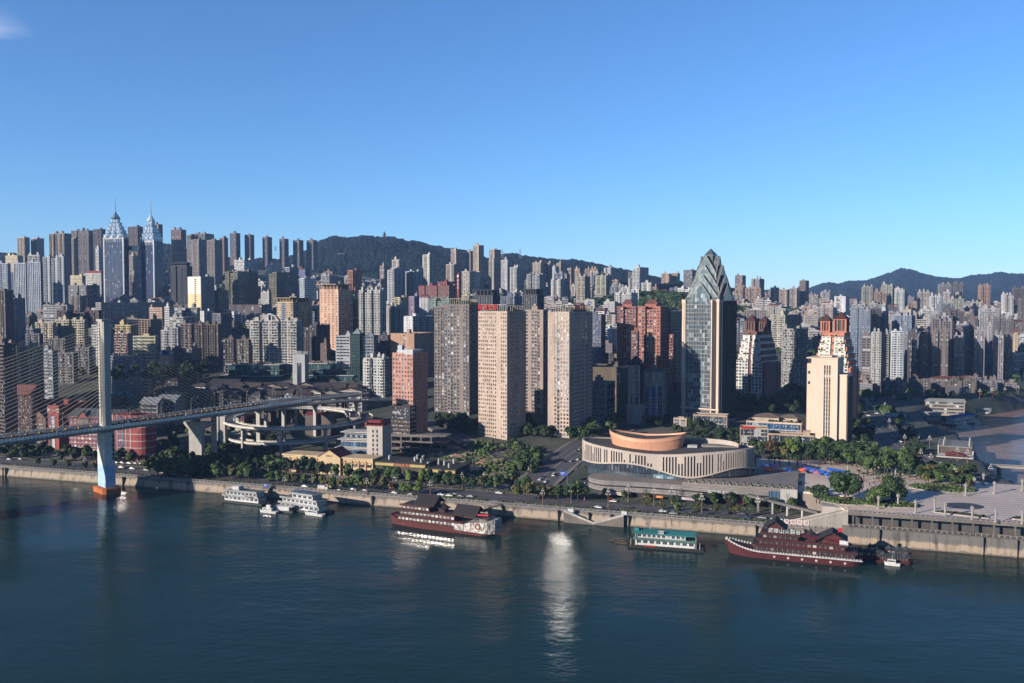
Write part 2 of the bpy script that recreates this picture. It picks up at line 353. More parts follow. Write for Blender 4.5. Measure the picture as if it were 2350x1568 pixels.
def mountain(name,outline,Y0,front,back,base,step,amp,seed):
    xs=[];x=outline[0][0]
    while x<=outline[-1][0]: xs.append(x); x+=step
    rows=[]; nv=46; m=MB()
    for j in range(nv+14):
        v=j/nv   # 0 front foot, 1 ridge, >1 behind
        for x in xs:
            yo=interp(outline,x); top=at(x,yo,Y0).z; X=(x-CX)/F*Y0
            if v<=1:
                Y=Y0-front*(1-v); bz=min(base,top-25)
                q=v**1.25; z=bz+(top-bz)*q
                sp=fbm(X*.0022+seed,Y*.0016,0,4)*(top-bz)*.55*math.sin(math.pi*min(1,v))**1.0
                z+=sp
                lim=H+(top-H)*(Y/Y0)-2   # never rise over the drawn ridge line
                z=min(z,max(lim,bz)) if v<.999 else top
            else:
                Y=Y0+back*(v-1)/.3*.3/ (13/nv) ; z=top-(top-min(base,top-25))*((v-1)/(13/nv))**1.3
            z+=amp*fbm(X*.05,Y*.05,seed,3)*(1 if v>.02 else 0)+amp*.8*abs(NZ.noise(Vector((X*.11,Y*.11,seed))))*(1 if v>.02 else 0)
            m.v.append(((x-CX)/F*Y,Y,z))
    n=len(xs)
    for j in range(nv+13):
        for i in range(n-1):
            k=j*n+i; m.f.append((k,k+1,k+n+1,k+n)); m.m.append(0)
    o=m.build(name,MF,smooth=False); o['kind']='structure'
    return o
mountain('mountain',[(-500,600),(-100,585),(0,580),(110,590),(240,580),(330,566),(372,560),(395,562),(430,572),(560,598),(600,594),(645,596),(700,577),(735,553),(765,543),(800,546),(838,541),(870,545),(905,544),(935,553),(962,555),(1000,566),(1060,573),(1100,586),(1128,596),(1150,584),(1172,581),(1195,586),(1240,592),(1290,598),(1312,596),(1350,602),(1400,613),(1440,621),(1520,640),(1620,658),(1720,668),(1800,690),(1900,705)],3900,1500,1500,180,2.6,9,1.3)
mountain('mountain',[(1500,690),(1600,676),(1760,665),(1830,666),(1855,661),(1880,652),(1900,648),(1920,652),(1945,645),(1985,644),(2015,634),(2045,624),(2064,616),(2085,618),(2110,626),(2140,634),(2175,638),(2200,639),(2225,632),(2260,630),(2292,624),(2312,628),(2349,629),(2450,620),(2600,600),(2800,620)],6600,1700,2000,130,2.6,12,5.1)
# ---------- roads and pavements ----------
def asph(key,c=(.045,.045,.05)):
    k=('asph',key)
    if k in MATS: return MATS[k]
    m=wallmat(c+(1,),rough=.85,dirt=.3,scale=.25,key=k); return m
MAS=asph('a'); MPV=W(150,140,136,dirt=.25); MMK=W(200,200,195,dirt=.2); MKB=W(140,136,130)
def ribbon(name,pts,wd,mat,off=.3,sub=6,marks=True,zf=None):
    P=[]
    for (a,b) in zip(pts,pts[1:]):
        for i in range(sub): P.append(Vector(a).lerp(Vector(b),i/sub))
    P.append(Vector(pts[-1])); m=MB(); mk=MB(); L_=[];Rr=[]
    for p in P: p.z=max(tz(p.x+i*wd/2,p.y+j*wd/2) for i in (-1,0,1) for j in (-1,0,1))*.5+tz(p.x,p.y)*.5+off
    for i,p in enumerate(P):
        d=(P[min(i+1,len(P)-1)]-P[max(i-1,0)]); d.z=0; d.normalize(); n=Vector((d.y,-d.x,0))
        L_.append(p-n*wd/2); Rr.append(p+n*wd/2)
    for i in range(len(P)-1):
        m.quad(L_[i],Rr[i],Rr[i+1],L_[i+1])
        n=(Rr[i]-L_[i]).normalized(); d=(P[i+1]-P[i]); Ln=d.length; d.normalize(); k=0
        if marks:
            s=0
            while s<Ln:
                for q in ((-.25,.25) if wd>12 else (0,)):
                    c=P[i]+d*s+n*q*wd+Vector((0,0,.03)); mk.quad(c-n*.12,c+n*.12,c+n*.12+d*3,c-n*.12+d*3)
                s+=9
            for q in (-.04,.04):
                a=P[i]+n*q*5+Vector((0,0,.03)); b=P[i+1]+n*q*5+Vector((0,0,.03)); mk.quad(a-n*.08,a+n*.08,b+n*.08,b-n*.08)
    o=m.build(name,mat); o['kind']='structure'
    if marks: mk.build('lane_marking',MMK,o)
    # kerbs along both edges
    kb=MB()
    for i in range(len(P)-1):
        for E,sg in ((L_,-1),(Rr,1)):
            n=(Rr[i]-L_[i]).normalized()*sg
            a,b=E[i],E[i+1]
            kb.quad(a+Vector((0,0,-1.5)),b+Vector((0,0,-1.5)),b+Vector((0,0,.14)),a+Vector((0,0,.14)))
            kb.quad(a+Vector((0,0,.14)),b+Vector((0,0,.14)),b+n*3+Vector((0,0,.14)),a+n*3+Vector((0,0,.14)))
            kb.quad(a+n*3+Vector((0,0,.14)),b+n*3+Vector((0,0,.14)),b+n*3+Vector((0,0,-3)),a+n*3+Vector((0,0,-3)))
    kb.build('kerb',MKB,o)
    return o
def gp(px,py,z): v=gnd(px,py,z); return v
# promenade slab and the riverside road
m=MB()
def strip(mb,a0,a1,s0,s1,z,mi=0,thick=0):
    p=[sh(a0,s0,z),sh(a1,s0,z),sh(a1,s1,z),sh(a0,s1,z)]
    mb.quad(*p,mi=mi)
A0,A1=-330,575
m=MB(); strip(m,A0,A1,2,60,6.5); 
o=m.build('riverside_promenade',MPV); o['kind']='structure'
m=MB(); strip(m,A0,A1,10.5,34,6.52); o=m.build('riverside_road',MAS); o['kind']='structure'
mk=MB()
for s in (14.4,18.3,26.2,30.1):
    a=A0
    while a<A1: strip(mk,a,a+4,s-.09,s+.09,6.54); a+=11
for s in (22.1,22.5): strip(mk,A0,A1,s-.08,s+.08,6.54)
mk.build('lane_marking',MMK,o)
kb=MB()
for s in (10.2,34): kb.obox(SO,ST,SN,A0,A1,s,s+.3,6.3,6.66)
kb.build('kerb',MKB,o)
m=MB(); strip(m,A0,560,34.3,41,6.66); o=m.build('pavement',W(120,112,110,dirt=.3)); o['kind']='structure'
# planted verge along the river side
m=MB()
a=A0
while a<545:
    ln=random.uniform(18,40)
    if not(330<a<420): m.obox(SO,ST,SN,a,a+ln,7.2,9.6,6.5,6.9)
    a+=ln+random.uniform(4,8)
o=m.build('planting_bed',W(40,52,30,dirt=.6)); o['kind']='structure'
# embankment wall
def embmat(key,zt,hi,lo,band):
    k=('emb',key)
    m=bpy.data.materials.new('stained_concrete'); t,b=nodes(m); MATS[k]=m
    tc=t.nodes.new('ShaderNodeTexCoord'); sp=t.nodes.new('ShaderNodeSeparateXYZ'); t.links.new(tc.outputs['Object'],sp.inputs[0])
    mp=t.nodes.new('ShaderNodeMapping'); mp.inputs['Scale'].default_value=(.35,.35,.05); t.links.new(tc.outputs['Object'],mp.inputs[0])
    n=t.nodes.new('ShaderNodeTexNoise'); n.inputs['Scale'].default_value=1; n.inputs['Detail'].default_value=6; t.links.new(mp.outputs[0],n.inputs[0])
    zz=mth(t,'ADD',sp.outputs[2],mth(t,'MULTIPLY',mth(t,'SUBTRACT',n.outputs[0],.5),3.0))
    mr=t.nodes.new('ShaderNodeMapRange'); mr.inputs[1].default_value=band-.4; mr.inputs[2].default_value=band+.6; t.links.new(zz,mr.inputs[0])
    mx=t.nodes.new('ShaderNodeMix'); mx.data_type='RGBA'; t.links.new(mr.outputs[0],mx.inputs[0]); mx.inputs[6].default_value=lo; mx.inputs[7].default_value=hi
    cr=t.nodes.new('ShaderNodeMapRange'); cr.inputs[1].default_value=.52; cr.inputs[2].default_value=.72; cr.inputs[3].default_value=1; cr.inputs[4].default_value=.3; t.links.new(n.outputs[0],cr.inputs[0])
    # wet line just over the water
    wl=t.nodes.new('ShaderNodeMapRange'); wl.inputs[1].default_value=.5; wl.inputs[2].default_value=1.0; wl.inputs[3].default_value=.4; wl.inputs[4].default_value=1; t.links.new(zz,wl.inputs[0])
    sc=t.nodes.new('ShaderNodeVectorMath'); sc.operation='SCALE'; t.links.new(mx.outputs[2],sc.inputs[0]); t.links.new(mth(t,'MULTIPLY',cr.outputs[0],wl.outputs[0]),sc.inputs['Scale'])
    t.links.new(sc.outputs[0],b.inputs['Base Color']); b.inputs['Roughness'].default_value=.9
    return m
ME1=embmat('a',6.5,rgb(78,74,70),rgb(116,105,92),4.4); ME2=embmat('b',9,rgb(74,72,70),rgb(118,106,92),3.8)
m=MB()
def wallseg(mb,a0,a1,s0,s1,z0,z1,step=12):
    a=a0
    while a<a1-.1:
        b=min(a+step,a1); j=random.uniform(-.05,.05)
        p=[sh(a,s0+j,z0),sh(b-.12,s0+j,z0),sh(b-.12,s1+j,z1),sh(a,s1+j,z1)]; mb.quad(*p)
        mb.quad(sh(a,s0+j,z0),sh(a,s1+j,z1),sh(a,s1+2,z1),sh(a,s0+2,z0)); mb.quad(sh(b-.12,s0+j,z0),sh(b-.12,s0+2,z0),sh(b-.12,s1+2,z1),sh(b-.12,s1+j,z1))
        a=b
wallseg(m,A0,A1,-.6,1.7,-2,6.2); m.obox(SO,ST,SN,A0,A1,1.6,3,-3,6.15)
for a in [random.uniform(A0,A1) for _ in range(34)]: m.obox(SO,ST,SN,a,a+.8,-1.0,1.2,-2,6.0)
for a in [x for x in range(-330,60,3) if not(-150<x<-95)][90:]: pass
o=m.build('embankment_wall',ME1); tag(o,'long tan concrete embankment wall stained dark, below the riverside road','wall')
cp=MB(); cp.obox(SO,ST,SN,A0,A1,1.2,2.4,6.16,6.75); cp.build('coping',W(150,144,140),o)
o=MB(); 
a=A0
while a<A1:
    o.obox(SO,ST,SN,a,a+.32,1.5,1.8,6.76,7.95); a+=3
o.obox(SO,ST,SN,A0,A1,1.58,1.72,7.75,7.9); o.obox(SO,ST,SN,A0,A1,1.6,1.7,7.2,7.3)
o=o.build('railing',W(175,172,170)); tag(o,'pale grey post railing along the top of the embankment wall','railing')
# ---- right part: high wall, walkway, gallery below the plaza ----
PZ=17.0
m=MB(); wallseg(m,575,860,-.4,1.0,-2,9.2,14); m.obox(SO,ST,SN,575.0,860,.9,8,-3,9.15)
for a in (592,640,655,735,790): m.obox(SO,ST,SN,a,a+1.2,-1.2,.9,-2,9.0)
o=m.build('embankment_wall',ME2); tag(o,'high concrete embankment wall under the plaza gallery, tan at its foot','wall')
g=empty('plaza_gallery',sh(578,0,0),SROT,'long grey gallery with square columns and window bays under the plaza edge','gallery')
m=MB(); m.box(0,282,7.5,14,9.2,15.9)                       # back wall
o=m.build('wall',W(96,90,86),g)
m=MB(); m.box(0,282,1.2,13.9,15.9,16.75); m.box(-.3,282,.9,1.5,15.2,16.9); m.build('fascia',W(128,120,114),g)
m=MB(); m.box(0,282,.2,7.6,8.9,9.25); m.build('walkway',W(112,108,104),g)
m=MB(); x=2
while x<282:
    m.box(x,x+.9,1.6,2.4,9.2,15.9); x+=9.4
m.build('columns',W(108,102,96),g)['kind']='stuff'
m=MB(); x=4
while x<280:
    m.box(x,x+6.2,2.6,2.75,9.3,10.4); m.box(x+.3,x+2.4,7.4,7.5,10.3,14.6,1); m.box(x+4,x+8,7.4,7.5,12,14.6,1); x+=9.4
m.build('infill_panels',[W(112,104,98),GLD],g)['kind']='stuff'
m=MB(); x=0
while x<282:
    m.box(x,x+.4,.5,.9,9.25,10.5); x+=2.6
m.box(0,282,.6,.8,10.2,10.4); m.box(0,282,.6,.8,9.6,9.7); m.build('railing',W(160,155,150),g)
m=MB(); x=0
while x<282:
    m.box(x,x+.5,1.0,1.6,16.9,18.1); x+=2.3
m.box(0,282,1.05,1.5,17.8,18.05); m.box(0,282,1.05,1.5,16.9,17.15); m.build('balustrade',W(150,142,138),g)
# plaza paving with dark stripes
def pavemat():
    m=bpy.data.materials.new('plaza_paving'); t,b=nodes(m)
    tc=t.nodes.new('ShaderNodeTexCoord'); mp=t.nodes.new('ShaderNodeMapping'); mp.inputs['Rotation'].default_value=(0,0,R(8)); t.links.new(tc.outputs['Object'],mp.inputs[0])
    br=t.nodes.new('ShaderNodeTexBrick'); br.inputs['Scale'].default_value=.25; br.inputs['Mortar Size'].default_value=.03; br.inputs['Color1'].default_value=rgb(186,170,152); br.inputs['Color2'].default_value=rgb(172,156,140); br.inputs['Mortar'].default_value=rgb(130,118,116)
    t.links.new(mp.outputs[0],br.inputs[0]); sp=t.nodes.new('ShaderNodeSeparateXYZ'); t.links.new(mp.outputs[0],sp.inputs[0])
    n=t.nodes.new('ShaderNodeTexNoise'); n.inputs['Scale'].default_value=.03; n.inputs['Detail'].default_value=5; t.links.new(tc.outputs['Object'],n.inputs[0])
    wv=mth(t,'SINE',mth(t,'MULTIPLY',sp.outputs[1],1.15)); st=mth(t,'GREATER_THAN',wv,.80)
    msk=mth(t,'GREATER_THAN',mth(t,'SINE',mth(t,'MULTIPLY',sp.outputs[0],.045)),-.2)
    mx=t.nodes.new('ShaderNodeMix'); mx.data_type='RGBA'; t.links.new(mth(t,'MULTIPLY',mth(t,'MULTIPLY',st,msk),.6),mx.inputs[0]); t.links.new(br.outputs[0],mx.inputs[6]); mx.inputs[7].default_value=rgb(90,84,90)
    mr=t.nodes.new('ShaderNodeMapRange'); mr.inputs[1].default_value=.3; mr.inputs[2].default_value=.7; mr.inputs[3].default_value=.75; mr.inputs[4].default_value=1.05; t.links.new(n.outputs[0],mr.inputs[0])
    sc=t.nodes.new('ShaderNodeVectorMath'); sc.operation='SCALE'; t.links.new(mx.outputs[2],sc.inputs[0]); t.links.new(mr.outputs[0],sc.inputs['Scale'])
    t.links.new(sc.outputs[0],b.inputs['Base Color']); b.inputs['Roughness'].default_value=.6
    return m
def poly_sheet(name,pts,z,mat,kind='structure',th=0,parent=None):
    m=MB()
    if th: m.prism([(p[0],p[1]) for p in pts],z-th,z)
    else:
        m.v=[(p[0],p[1],z) for p in pts]; m.f=[tuple(range(len(pts)))]; m.m=[0]
    o=m.build(name,mat,parent)
    me=o.data
    if not th and me.polygons[0].normal.z<0: me.flip_normals()
    if kind: o['kind']=kind
    return o
PLZ=[sh(578,1.6),sh(860,1.6),Vector((400,505,0)),Vector((300,530,0)),Vector((292,532,0)),Vector((262,560,0)),Vector((250,600,0)),Vector((150,625,0)),Vector((122,590,0)),Vector((128,545,0)),Vector((150,520,0)),sh(578,40),sh(566,30)]
PLZ=list(reversed(PLZ)) if False else PLZ
poly_sheet('plaza',[(p.x,p.y) for p in PLZ],PZ,pavemat(),th=.9)
PB=[sh(578,14),sh(860,14)]+PLZ[2:-2]+[sh(579,39)]
poly_sheet('plaza_base',[(p.x*.998,p.y) for p in PB],16.05,W(150,138,128,dirt=.4),th=14)
# round inlay in the plaza floor
c=gp(2210,1161,PZ); m=MB()
m.v=[(c.x+10.5*math.cos(t*math.pi/24),c.y+8*math.sin(t*math.pi/24),PZ+.02) for t in range(48)]; m.f=[tuple(range(48))]; m.m=[0]
o=m.build('round_paving_inlay',W(70,84,100)); o['kind']='structure'
# streets inland
zc=8.0
cr_=ribbon('crossroad',[gt(1205,1128),gt(1245,1098),gt(1288,1062),gt(1330,1030),gt(1375,1003),gt(1420,985)],24,MAS)
m=MB(); a_=gt(1251,1079,.4); b_=gt(1322,1079,.4); d=(b_-a_); Ln=d.length; d.normalize()
for i in range(14):
    c=a_+d*(Ln*(i+.5)/14)+Vector((0,0,.35)); n=Vector((-d.y,d.x,0)); m.quad(c-d*.35,c+d*.35,c+d*.35+n*7,c-d*.35+n*7)
m.build('zebra_crossing',MMK,cr_)
ribbon('side_street',[gt(975,968),gt(1010,985),gt(1060,1010),gt(1130,1040),gt(1190,1062),gt(1250,1075)],13,MAS)
ribbon('waterfront_street',[gt(2135,1085),gt(2070,1035),gt(2020,990),gt(1990,955),gt(1972,930),gt(1960,915)],21,MAS)
# bare building site on the slope
def patch(name,q,mat,off,n=26,amp=0,fr=.1,kind='structure',cat=None,label=None):
    m=MB()
    for j in range(n+1):
        for i in range(n+1):
            u,v=i/n,j/n; p=(Vector(q[0])*(1-u)+Vector(q[1])*u)*(1-v)+(Vector(q[3])*(1-u)+Vector(q[2])*u)*v
            z=tz(p.x,p.y)+off+amp*fbm(p.x*fr,p.y*fr,3.3)+amp*.5*fbm(p.x*fr*4,p.y*fr*4,1)
            if i in(0,n) or j in (0,n): z-=3
            m.v.append((p.x,p.y,z))
    for j in range(n):
        for i in range(n):
            k=j*(n+1)+i; m.f.append((k,k+1,k+n+2,k+n+1)); m.m.append(0)
    o=m.build(name,mat); o['kind']=kind; return o
def soilmat():
    m=bpy.data.materials.new('bare_soil'); t,b=nodes(m)
    tc=t.nodes.new('ShaderNodeTexCoord'); n1=t.nodes.new('ShaderNodeTexNoise'); n1.inputs['Scale'].default_value=.09; n1.inputs['Detail'].default_value=8; t.links.new(tc.outputs['Object'],n1.inputs[0])
    cr=t.nodes.new('ShaderNodeValToRGB'); e=cr.color_ramp.elements; e[0].position=.4; e[0].color=(.03,.045,.022,1); e[1].position=.75; e[1].color=(.3,.25,.2,1)
    x=e.new(.5); x.color=(.15,.075,.045,1); t.links.new(n1.outputs[0],cr.inputs[0]); t.links.new(cr.outputs[0],b.inputs['Base Color']); b.inputs['Roughness'].default_value=.95
    return m
MSO=soilmat()
patch('bare_soil_slope',[gt(962,1100),gt(1185,1102),gt(1160,1058),gt(985,1015)],MSO,2.2,30,3.0,.06)
patch('bare_soil_slope',[gt(262,925),gt(470,925),gt(430,885),gt(262,868)],MSO,1.5,26,4,.05)
# ================= BUILDING GENERATOR =================
FP=[]      # footprints (x,y,r) already used
def face(wall,gl,o,t,n,Ln,z0,z1,bay,fh,pw,sh_,rec,pat,bal=1.0,win=None,sill=0):
    """one facade. o start point, t tangent, n outward normal. wall grid of piers and spandrels in front of a recessed glass core"""
    def wb(s0,s1,za,zb,a,b,mb=wall):
        P=[]
        for z in (za,zb):
            for s,d in ((s0,a),(s1,a),(s1,b),(s0,b)): P.append((o[0]+t[0]*s+n[0]*d,o[1]+t[1]*s+n[1]*d,z))
        i=len(mb.v); mb.v+=P
        for q in ((0,3,2,1),(4,5,6,7),(2,3,7,6),(1,2,6,5),(3,0,4,7)): mb.f.append(tuple(i+j for j in q)); mb.m.append(0)
    nb=max(1,round(Ln/bay)); b=Ln/nb; nf=max(1,round((z1-z0)/fh)); f=(z1-z0)/nf
    # glass plane
    p=lambda s,z:(o[0]+t[0]*s-n[0]*rec,o[1]+t[1]*s-n[1]*rec,z)
    gl.quad(p(0,z0),p(Ln,z0),p(Ln,z1),p(0,z1),uv=((0,0),(nb,0),(nb,nf),(0,nf)))
    if pat=='rib':
        for k in range(nb+1):
            s=min(max(k*b,b*pw/2),Ln-b*pw/2); wb(s-b*pw/2,s+b*pw/2,z0,z1,-rec,.25 if k%3==0 else .05)
        for k in range(nf+1):
            z=z0+k*f; wb(0,Ln,max(z0,z-f*sh_/2),min(z1,z+f*sh_/2),-rec,-.12)
        return
    if pat=='band':
        for k in range(nf):
            z=z0+k*f; wb(0,Ln,z,z+f*sh_,-rec,.12)
        wb(0,.8,z0,z1,-rec,.05); wb(Ln-.8,Ln,z0,z1,-rec,.05)
        for k in range(1,nb): wb(k*b-.15,k*b+.15,z0,z1,-rec,-.08)
        return
    if pat=='blank':
        wb(0,Ln,z0,z1,-rec,0); return
    # grid with a repeating pattern of bays: w window, W wide pier window, b balcony, s solid, g glazed slot
    seq=[pat[k%len(pat)] for k in range(nb)]
    wb(0,.5,z0,z1,-rec,.04); wb(Ln-.5,Ln,z0,z1,-rec,.04)
    k=0
    while k<nb:
        j=k
        while j<nb and seq[j]==seq[k]: j+=1
        s0,s1,c=k*b,j*b,seq[k]
        if c=='s': wb(s0,s1,z0,z1,-rec,.02)
        elif c=='g':
            wb(s0,s0+.3,z0,z1,-rec,0); wb(s1-.3,s1,z0,z1,-rec,0)
            for q in range(nf+1):
                z=z0+q*f; wb(s0,s1,max(z0,z-.3),min(z1,z+.3),-rec,-.15)
        elif c=='b':
            for q in range(nf):
                z=z0+q*f; 
                wb(s0+.15,s1-.15,z,z+f*.36,-rec,bal)
                if NEARB_[0] and random.random()<.3:
                    r=random.uniform(s0,s1-b*.6) if s1-s0>b else s0+.2; wb(r,r+b*.55,z+f*.36,z+f*.95,-rec,bal*.9,gl2)
            for q in range(k,j+1): wb(max(s0,q*b-.12),min(s1,q*b+.12),z0,z1,-rec,bal*.6)
        else:
            pwk=pw if c=='w' else min(.62,pw*1.7)
            for q in range(nf):
                z=z0+q*f; wb(s0,s1,z,z+f*sh_,-rec,0)
            wb(s0,s1,z1-.4,z1,-rec,0)
            for q in range(k,j+1):
                s=q*b; wb(max(s0,s-b*pwk/2),min(s1,s+b*pwk/2),z0,z1,-rec,.03)
            if win is not None:
                for q in range(k,j):
                    for r in range(nf):
                        win.append((o,t,n,q*b+b*pwk/2,(q+1)*b-b*pwk/2,z0+r*f+f*sh_,z0+(r+1)*f,rec))
        k=j
gl2=MB(); NEARB_=[True]
def encl(root):
    if not gl2.f: return
    n=len(gl2.v)//8
    for k in range(n):
        q=MB(); q.v=gl2.v[k*8:k*8+8]; q.f=[(0,3,2,1),(4,5,6,7),(2,3,7,6),(1,2,6,5),(3,0,4,7)]; q.m=[0]*5; q.uv=[(.2,.2)]*20; q.build('enclosed_balcony',BALM,root)
BALM=glassmat('bal',(.05,.07,.08,1),(.2,.24,.25,1),.5,.2)
def put_windows(root,win,frame,glass,most=100):
    if not win: return
    win.sort(key=lambda w:-(w[5]))
    meshes={}
    def wmesh(mb,w,h):
        mb.quad((-w/2,0,0),(w/2,0,0),(w/2,0,h),(-w/2,0,h),1,((0,0),(1,0),(1,1),(0,1)))
    rest=mesh_uv(); n=0
    for (o,t,nn,s0,s1,z0,z1,rec) in win:
        wd,h=s1-s0,z1-z0; c=Vector((o[0]+t[0]*(s0+s1)/2-nn[0]*(rec-.06),o[1]+t[1]*(s0+s1)/2-nn[1]*(rec-.06),z0))
        rz=math.atan2(t[1],t[0])
        if n<most:
            k=(round(wd,1),round(h,1))
            if k not in meshes:
                mb=mesh_uv(); 
                mb.quad((-wd/2+.08,0,.08),(wd/2-.08,0,.08),(wd/2-.08,0,h-.08),(-wd/2+.08,0,h-.08),1,((0,0),(1,0),(1,1),(0,1)))
                for a,b,cc,d in ((-wd/2,wd/2,0,.1),(-wd/2,wd/2,h-.1,h),(-wd/2,-wd/2+.1,.1,h-.1),(wd/2-.1,wd/2,.1,h-.1),(-.04,.04,.1,h-.1)):
                    mb.quad((a,-.03,cc),(b,-.03,cc),(b,-.03,d),(a,-.03,d),0)
                x=mb.build('window',[frame,glass]); meshes[k]=x.data; bpy.data.objects.remove(x)
            inst('window',meshes[k],root,c,rz)
        else:
            tv=Vector((t[0],t[1],0)); a=c-tv*(wd/2-.08); b=c+tv*(wd/2-.08); zz=Vector((0,0,1))
            rest.quad(a+zz*.08,b+zz*.08,b+zz*(h-.08),a+zz*(h-.08),1,((n,0),(n+1,0),(n+1,1),(n,1)))
        n+=1
    if rest.f:
        r=rest.build('window',[frame,glass],root); r['kind']='stuff'
MFRM=W(190,190,188,dirt=.1); 
def block(wall,gl,x0,x1,y0,y1,z0,z1,st,pf=None,ps=None,win=None):
    fr=pf or st['pat']; sd=ps or st.get('side') or st['pat']
    a=dict(bay=st['bay'],fh=st['fh'],pw=st['pw'],sh_=st['sh'],rec=st['rec'],bal=st.get('bal',1.1))
    face(wall,gl,(x0,y0),(1,0),(0,-1),x1-x0,z0,z1,pat=fr,win=win,**a)
    face(wall,gl,(x1,y0),(0,1),(1,0),y1-y0,z0,z1,pat=sd,win=win,**a)
    face(wall,gl,(x0,y1),(0,-1),(-1,0),y1-y0,z0,z1,pat=sd,**a)
    wall.quad((x1,y1,z0),(x0,y1,z0),(x0,y1,z1),(x1,y1,z1))
    wall.quad((x0,y0,z1),(x1,y0,z1),(x1,y1,z1),(x0,y1,z1))
ST_={
 'grid':dict(bay=3.6,fh=3.2,pw=.36,sh=.42,rec=.35,pat='w'),
 'fine':dict(bay=2.4,fh=3.1,pw=.34,sh=.40,rec=.3,pat='w'),
 'res':dict(bay=3.3,fh=3.0,pw=.42,sh=.45,rec=.45,pat='wbbwg',side='wwg',bal=.9),
 'resb':dict(bay=3.3,fh=3.0,pw=.45,sh=.42,rec=.5,pat='Wbbs',side='Wbs',bal=1.2),
 'resg':dict(bay=3.0,fh=3.0,pw=.30,sh=.38,rec=.5,pat='wwgwws',side='wgs',bal=1),
 'old':dict(bay=3.2,fh=3.0,pw=.40,sh=.42,rec=.5,pat='wbw',side='wsWs',bal=1.0),
 'band':dict(bay=6,fh=3.4,pw=.1,sh=.48,rec=.4,pat='band'),
 'rib':dict(bay=2.2,fh=3.4,pw=.34,sh=.24,rec=.4,pat='rib'),
 'ribw':dict(bay=3.4,fh=3.4,pw=.3,sh=.2,rec=.6,pat='rib'),
 'curt':dict(bay=2.0,fh=3.6,pw=.12,sh=.22,rec=.15,pat='rib'),
 'blankw':dict(bay=4,fh=3.1,pw=.6,sh=.5,rec=.3,pat='sWs',side='wbw'),
}
def roof_bits(root,segs,wm,dk,hut,rnd,crown=None,scale=1):
    rm=MB(); pm=MB(); hm=MB(); gm=MB()
    for (x0,x1,y0,y1,zt) in segs:
        rm.quad((x0+.3,y0+.3,zt+.04),(x1-.3,y0+.3,zt+.04),(x1-.3,y1-.3,zt+.04),(x0+.3,y1-.3,zt+.04))
        h=1.2*scale
        for b in ((x0-.05,x1+.05,y0-.05,y0+.3),(x0-.05,x1+.05,y1-.3,y1+.05),(x0-.05,x0+.3,y0+.3,y1-.3),(x1-.3,x1+.05,y0+.3,y1-.3)): pm.box(*b,zt,zt+h)
        if hut:
            w,d=(x1-x0),(y1-y0)
            hw=min(w*.4,rnd.uniform(3.5,7)); hd=min(d*.5,rnd.uniform(3.5,6)); hx=rnd.uniform(x0+1,max(x0+1.1,x1-hw-1)); hy=rnd.uniform(y0+1,max(y0+1.1,y1-hd-1)); hh=rnd.uniform(2.8,5.5)*scale
            hm=MB(); hm.box(hx,hx+hw,hy,hy+hd,zt+.05,zt+hh); hm.box(hx-.4,hx+hw+.4,hy-.4,hy+hd+.4,zt+hh,zt+hh+.3)
            if rnd.random()<.5: hm.box(hx+hw*.2,hx+hw*.7,hy+hd*.2,hy+hd*.8,zt+hh+.3,zt+hh+2.2)
            hm.build('stair_house',wm,root); gm=MB()
            for _ in range(rnd.randint(0,4)):
                gm=MB(); bx=rnd.uniform(x0+.6,x1-1.6); by=rnd.uniform(y0+.6,y1-1.6); gm.box(bx,bx+rnd.uniform(.8,1.8),by,by+1.1,zt+.06,zt+rnd.uniform(1.3,2.6)); gm.build('roof_equipment',W(120,125,130),root)

    if crown=='frame':
        x0=min(s[0] for s in segs);x1=max(s[1] for s in segs);y0=min(s[2] for s in segs);y1=max(s[3] for s in segs);z=max(s[4] for s in segs)
        n=max(3,int((x1-x0)/4))
        for k in range(n+1):
            x=lerp(x0+.3,x1-.3,k/n)
            pm.box(x-.25,x+.25,y0+.35,y0+.85,z+1.2,z+6); pm.box(x-.2,x+.2,y0+.4,y1-.4,z+6,z+6.5)
        pm.box(x0,x1,y0+.3,y0+.9,z+6.5,z+7)
        n=max(3,int((y1-y0)/4))
        for k in range(1,n+1):
            y=lerp(y0,y1,k/n); pm.box(x1-.9,x1-.4,y-.6,y-.1,z+1.2,z+6)
        pm.box(x1-.95,x1-.35,y0+1,y1,z+6.0,z+6.6)
    rm.build('roof',dk,root); pm.build('parapet',wm,root)
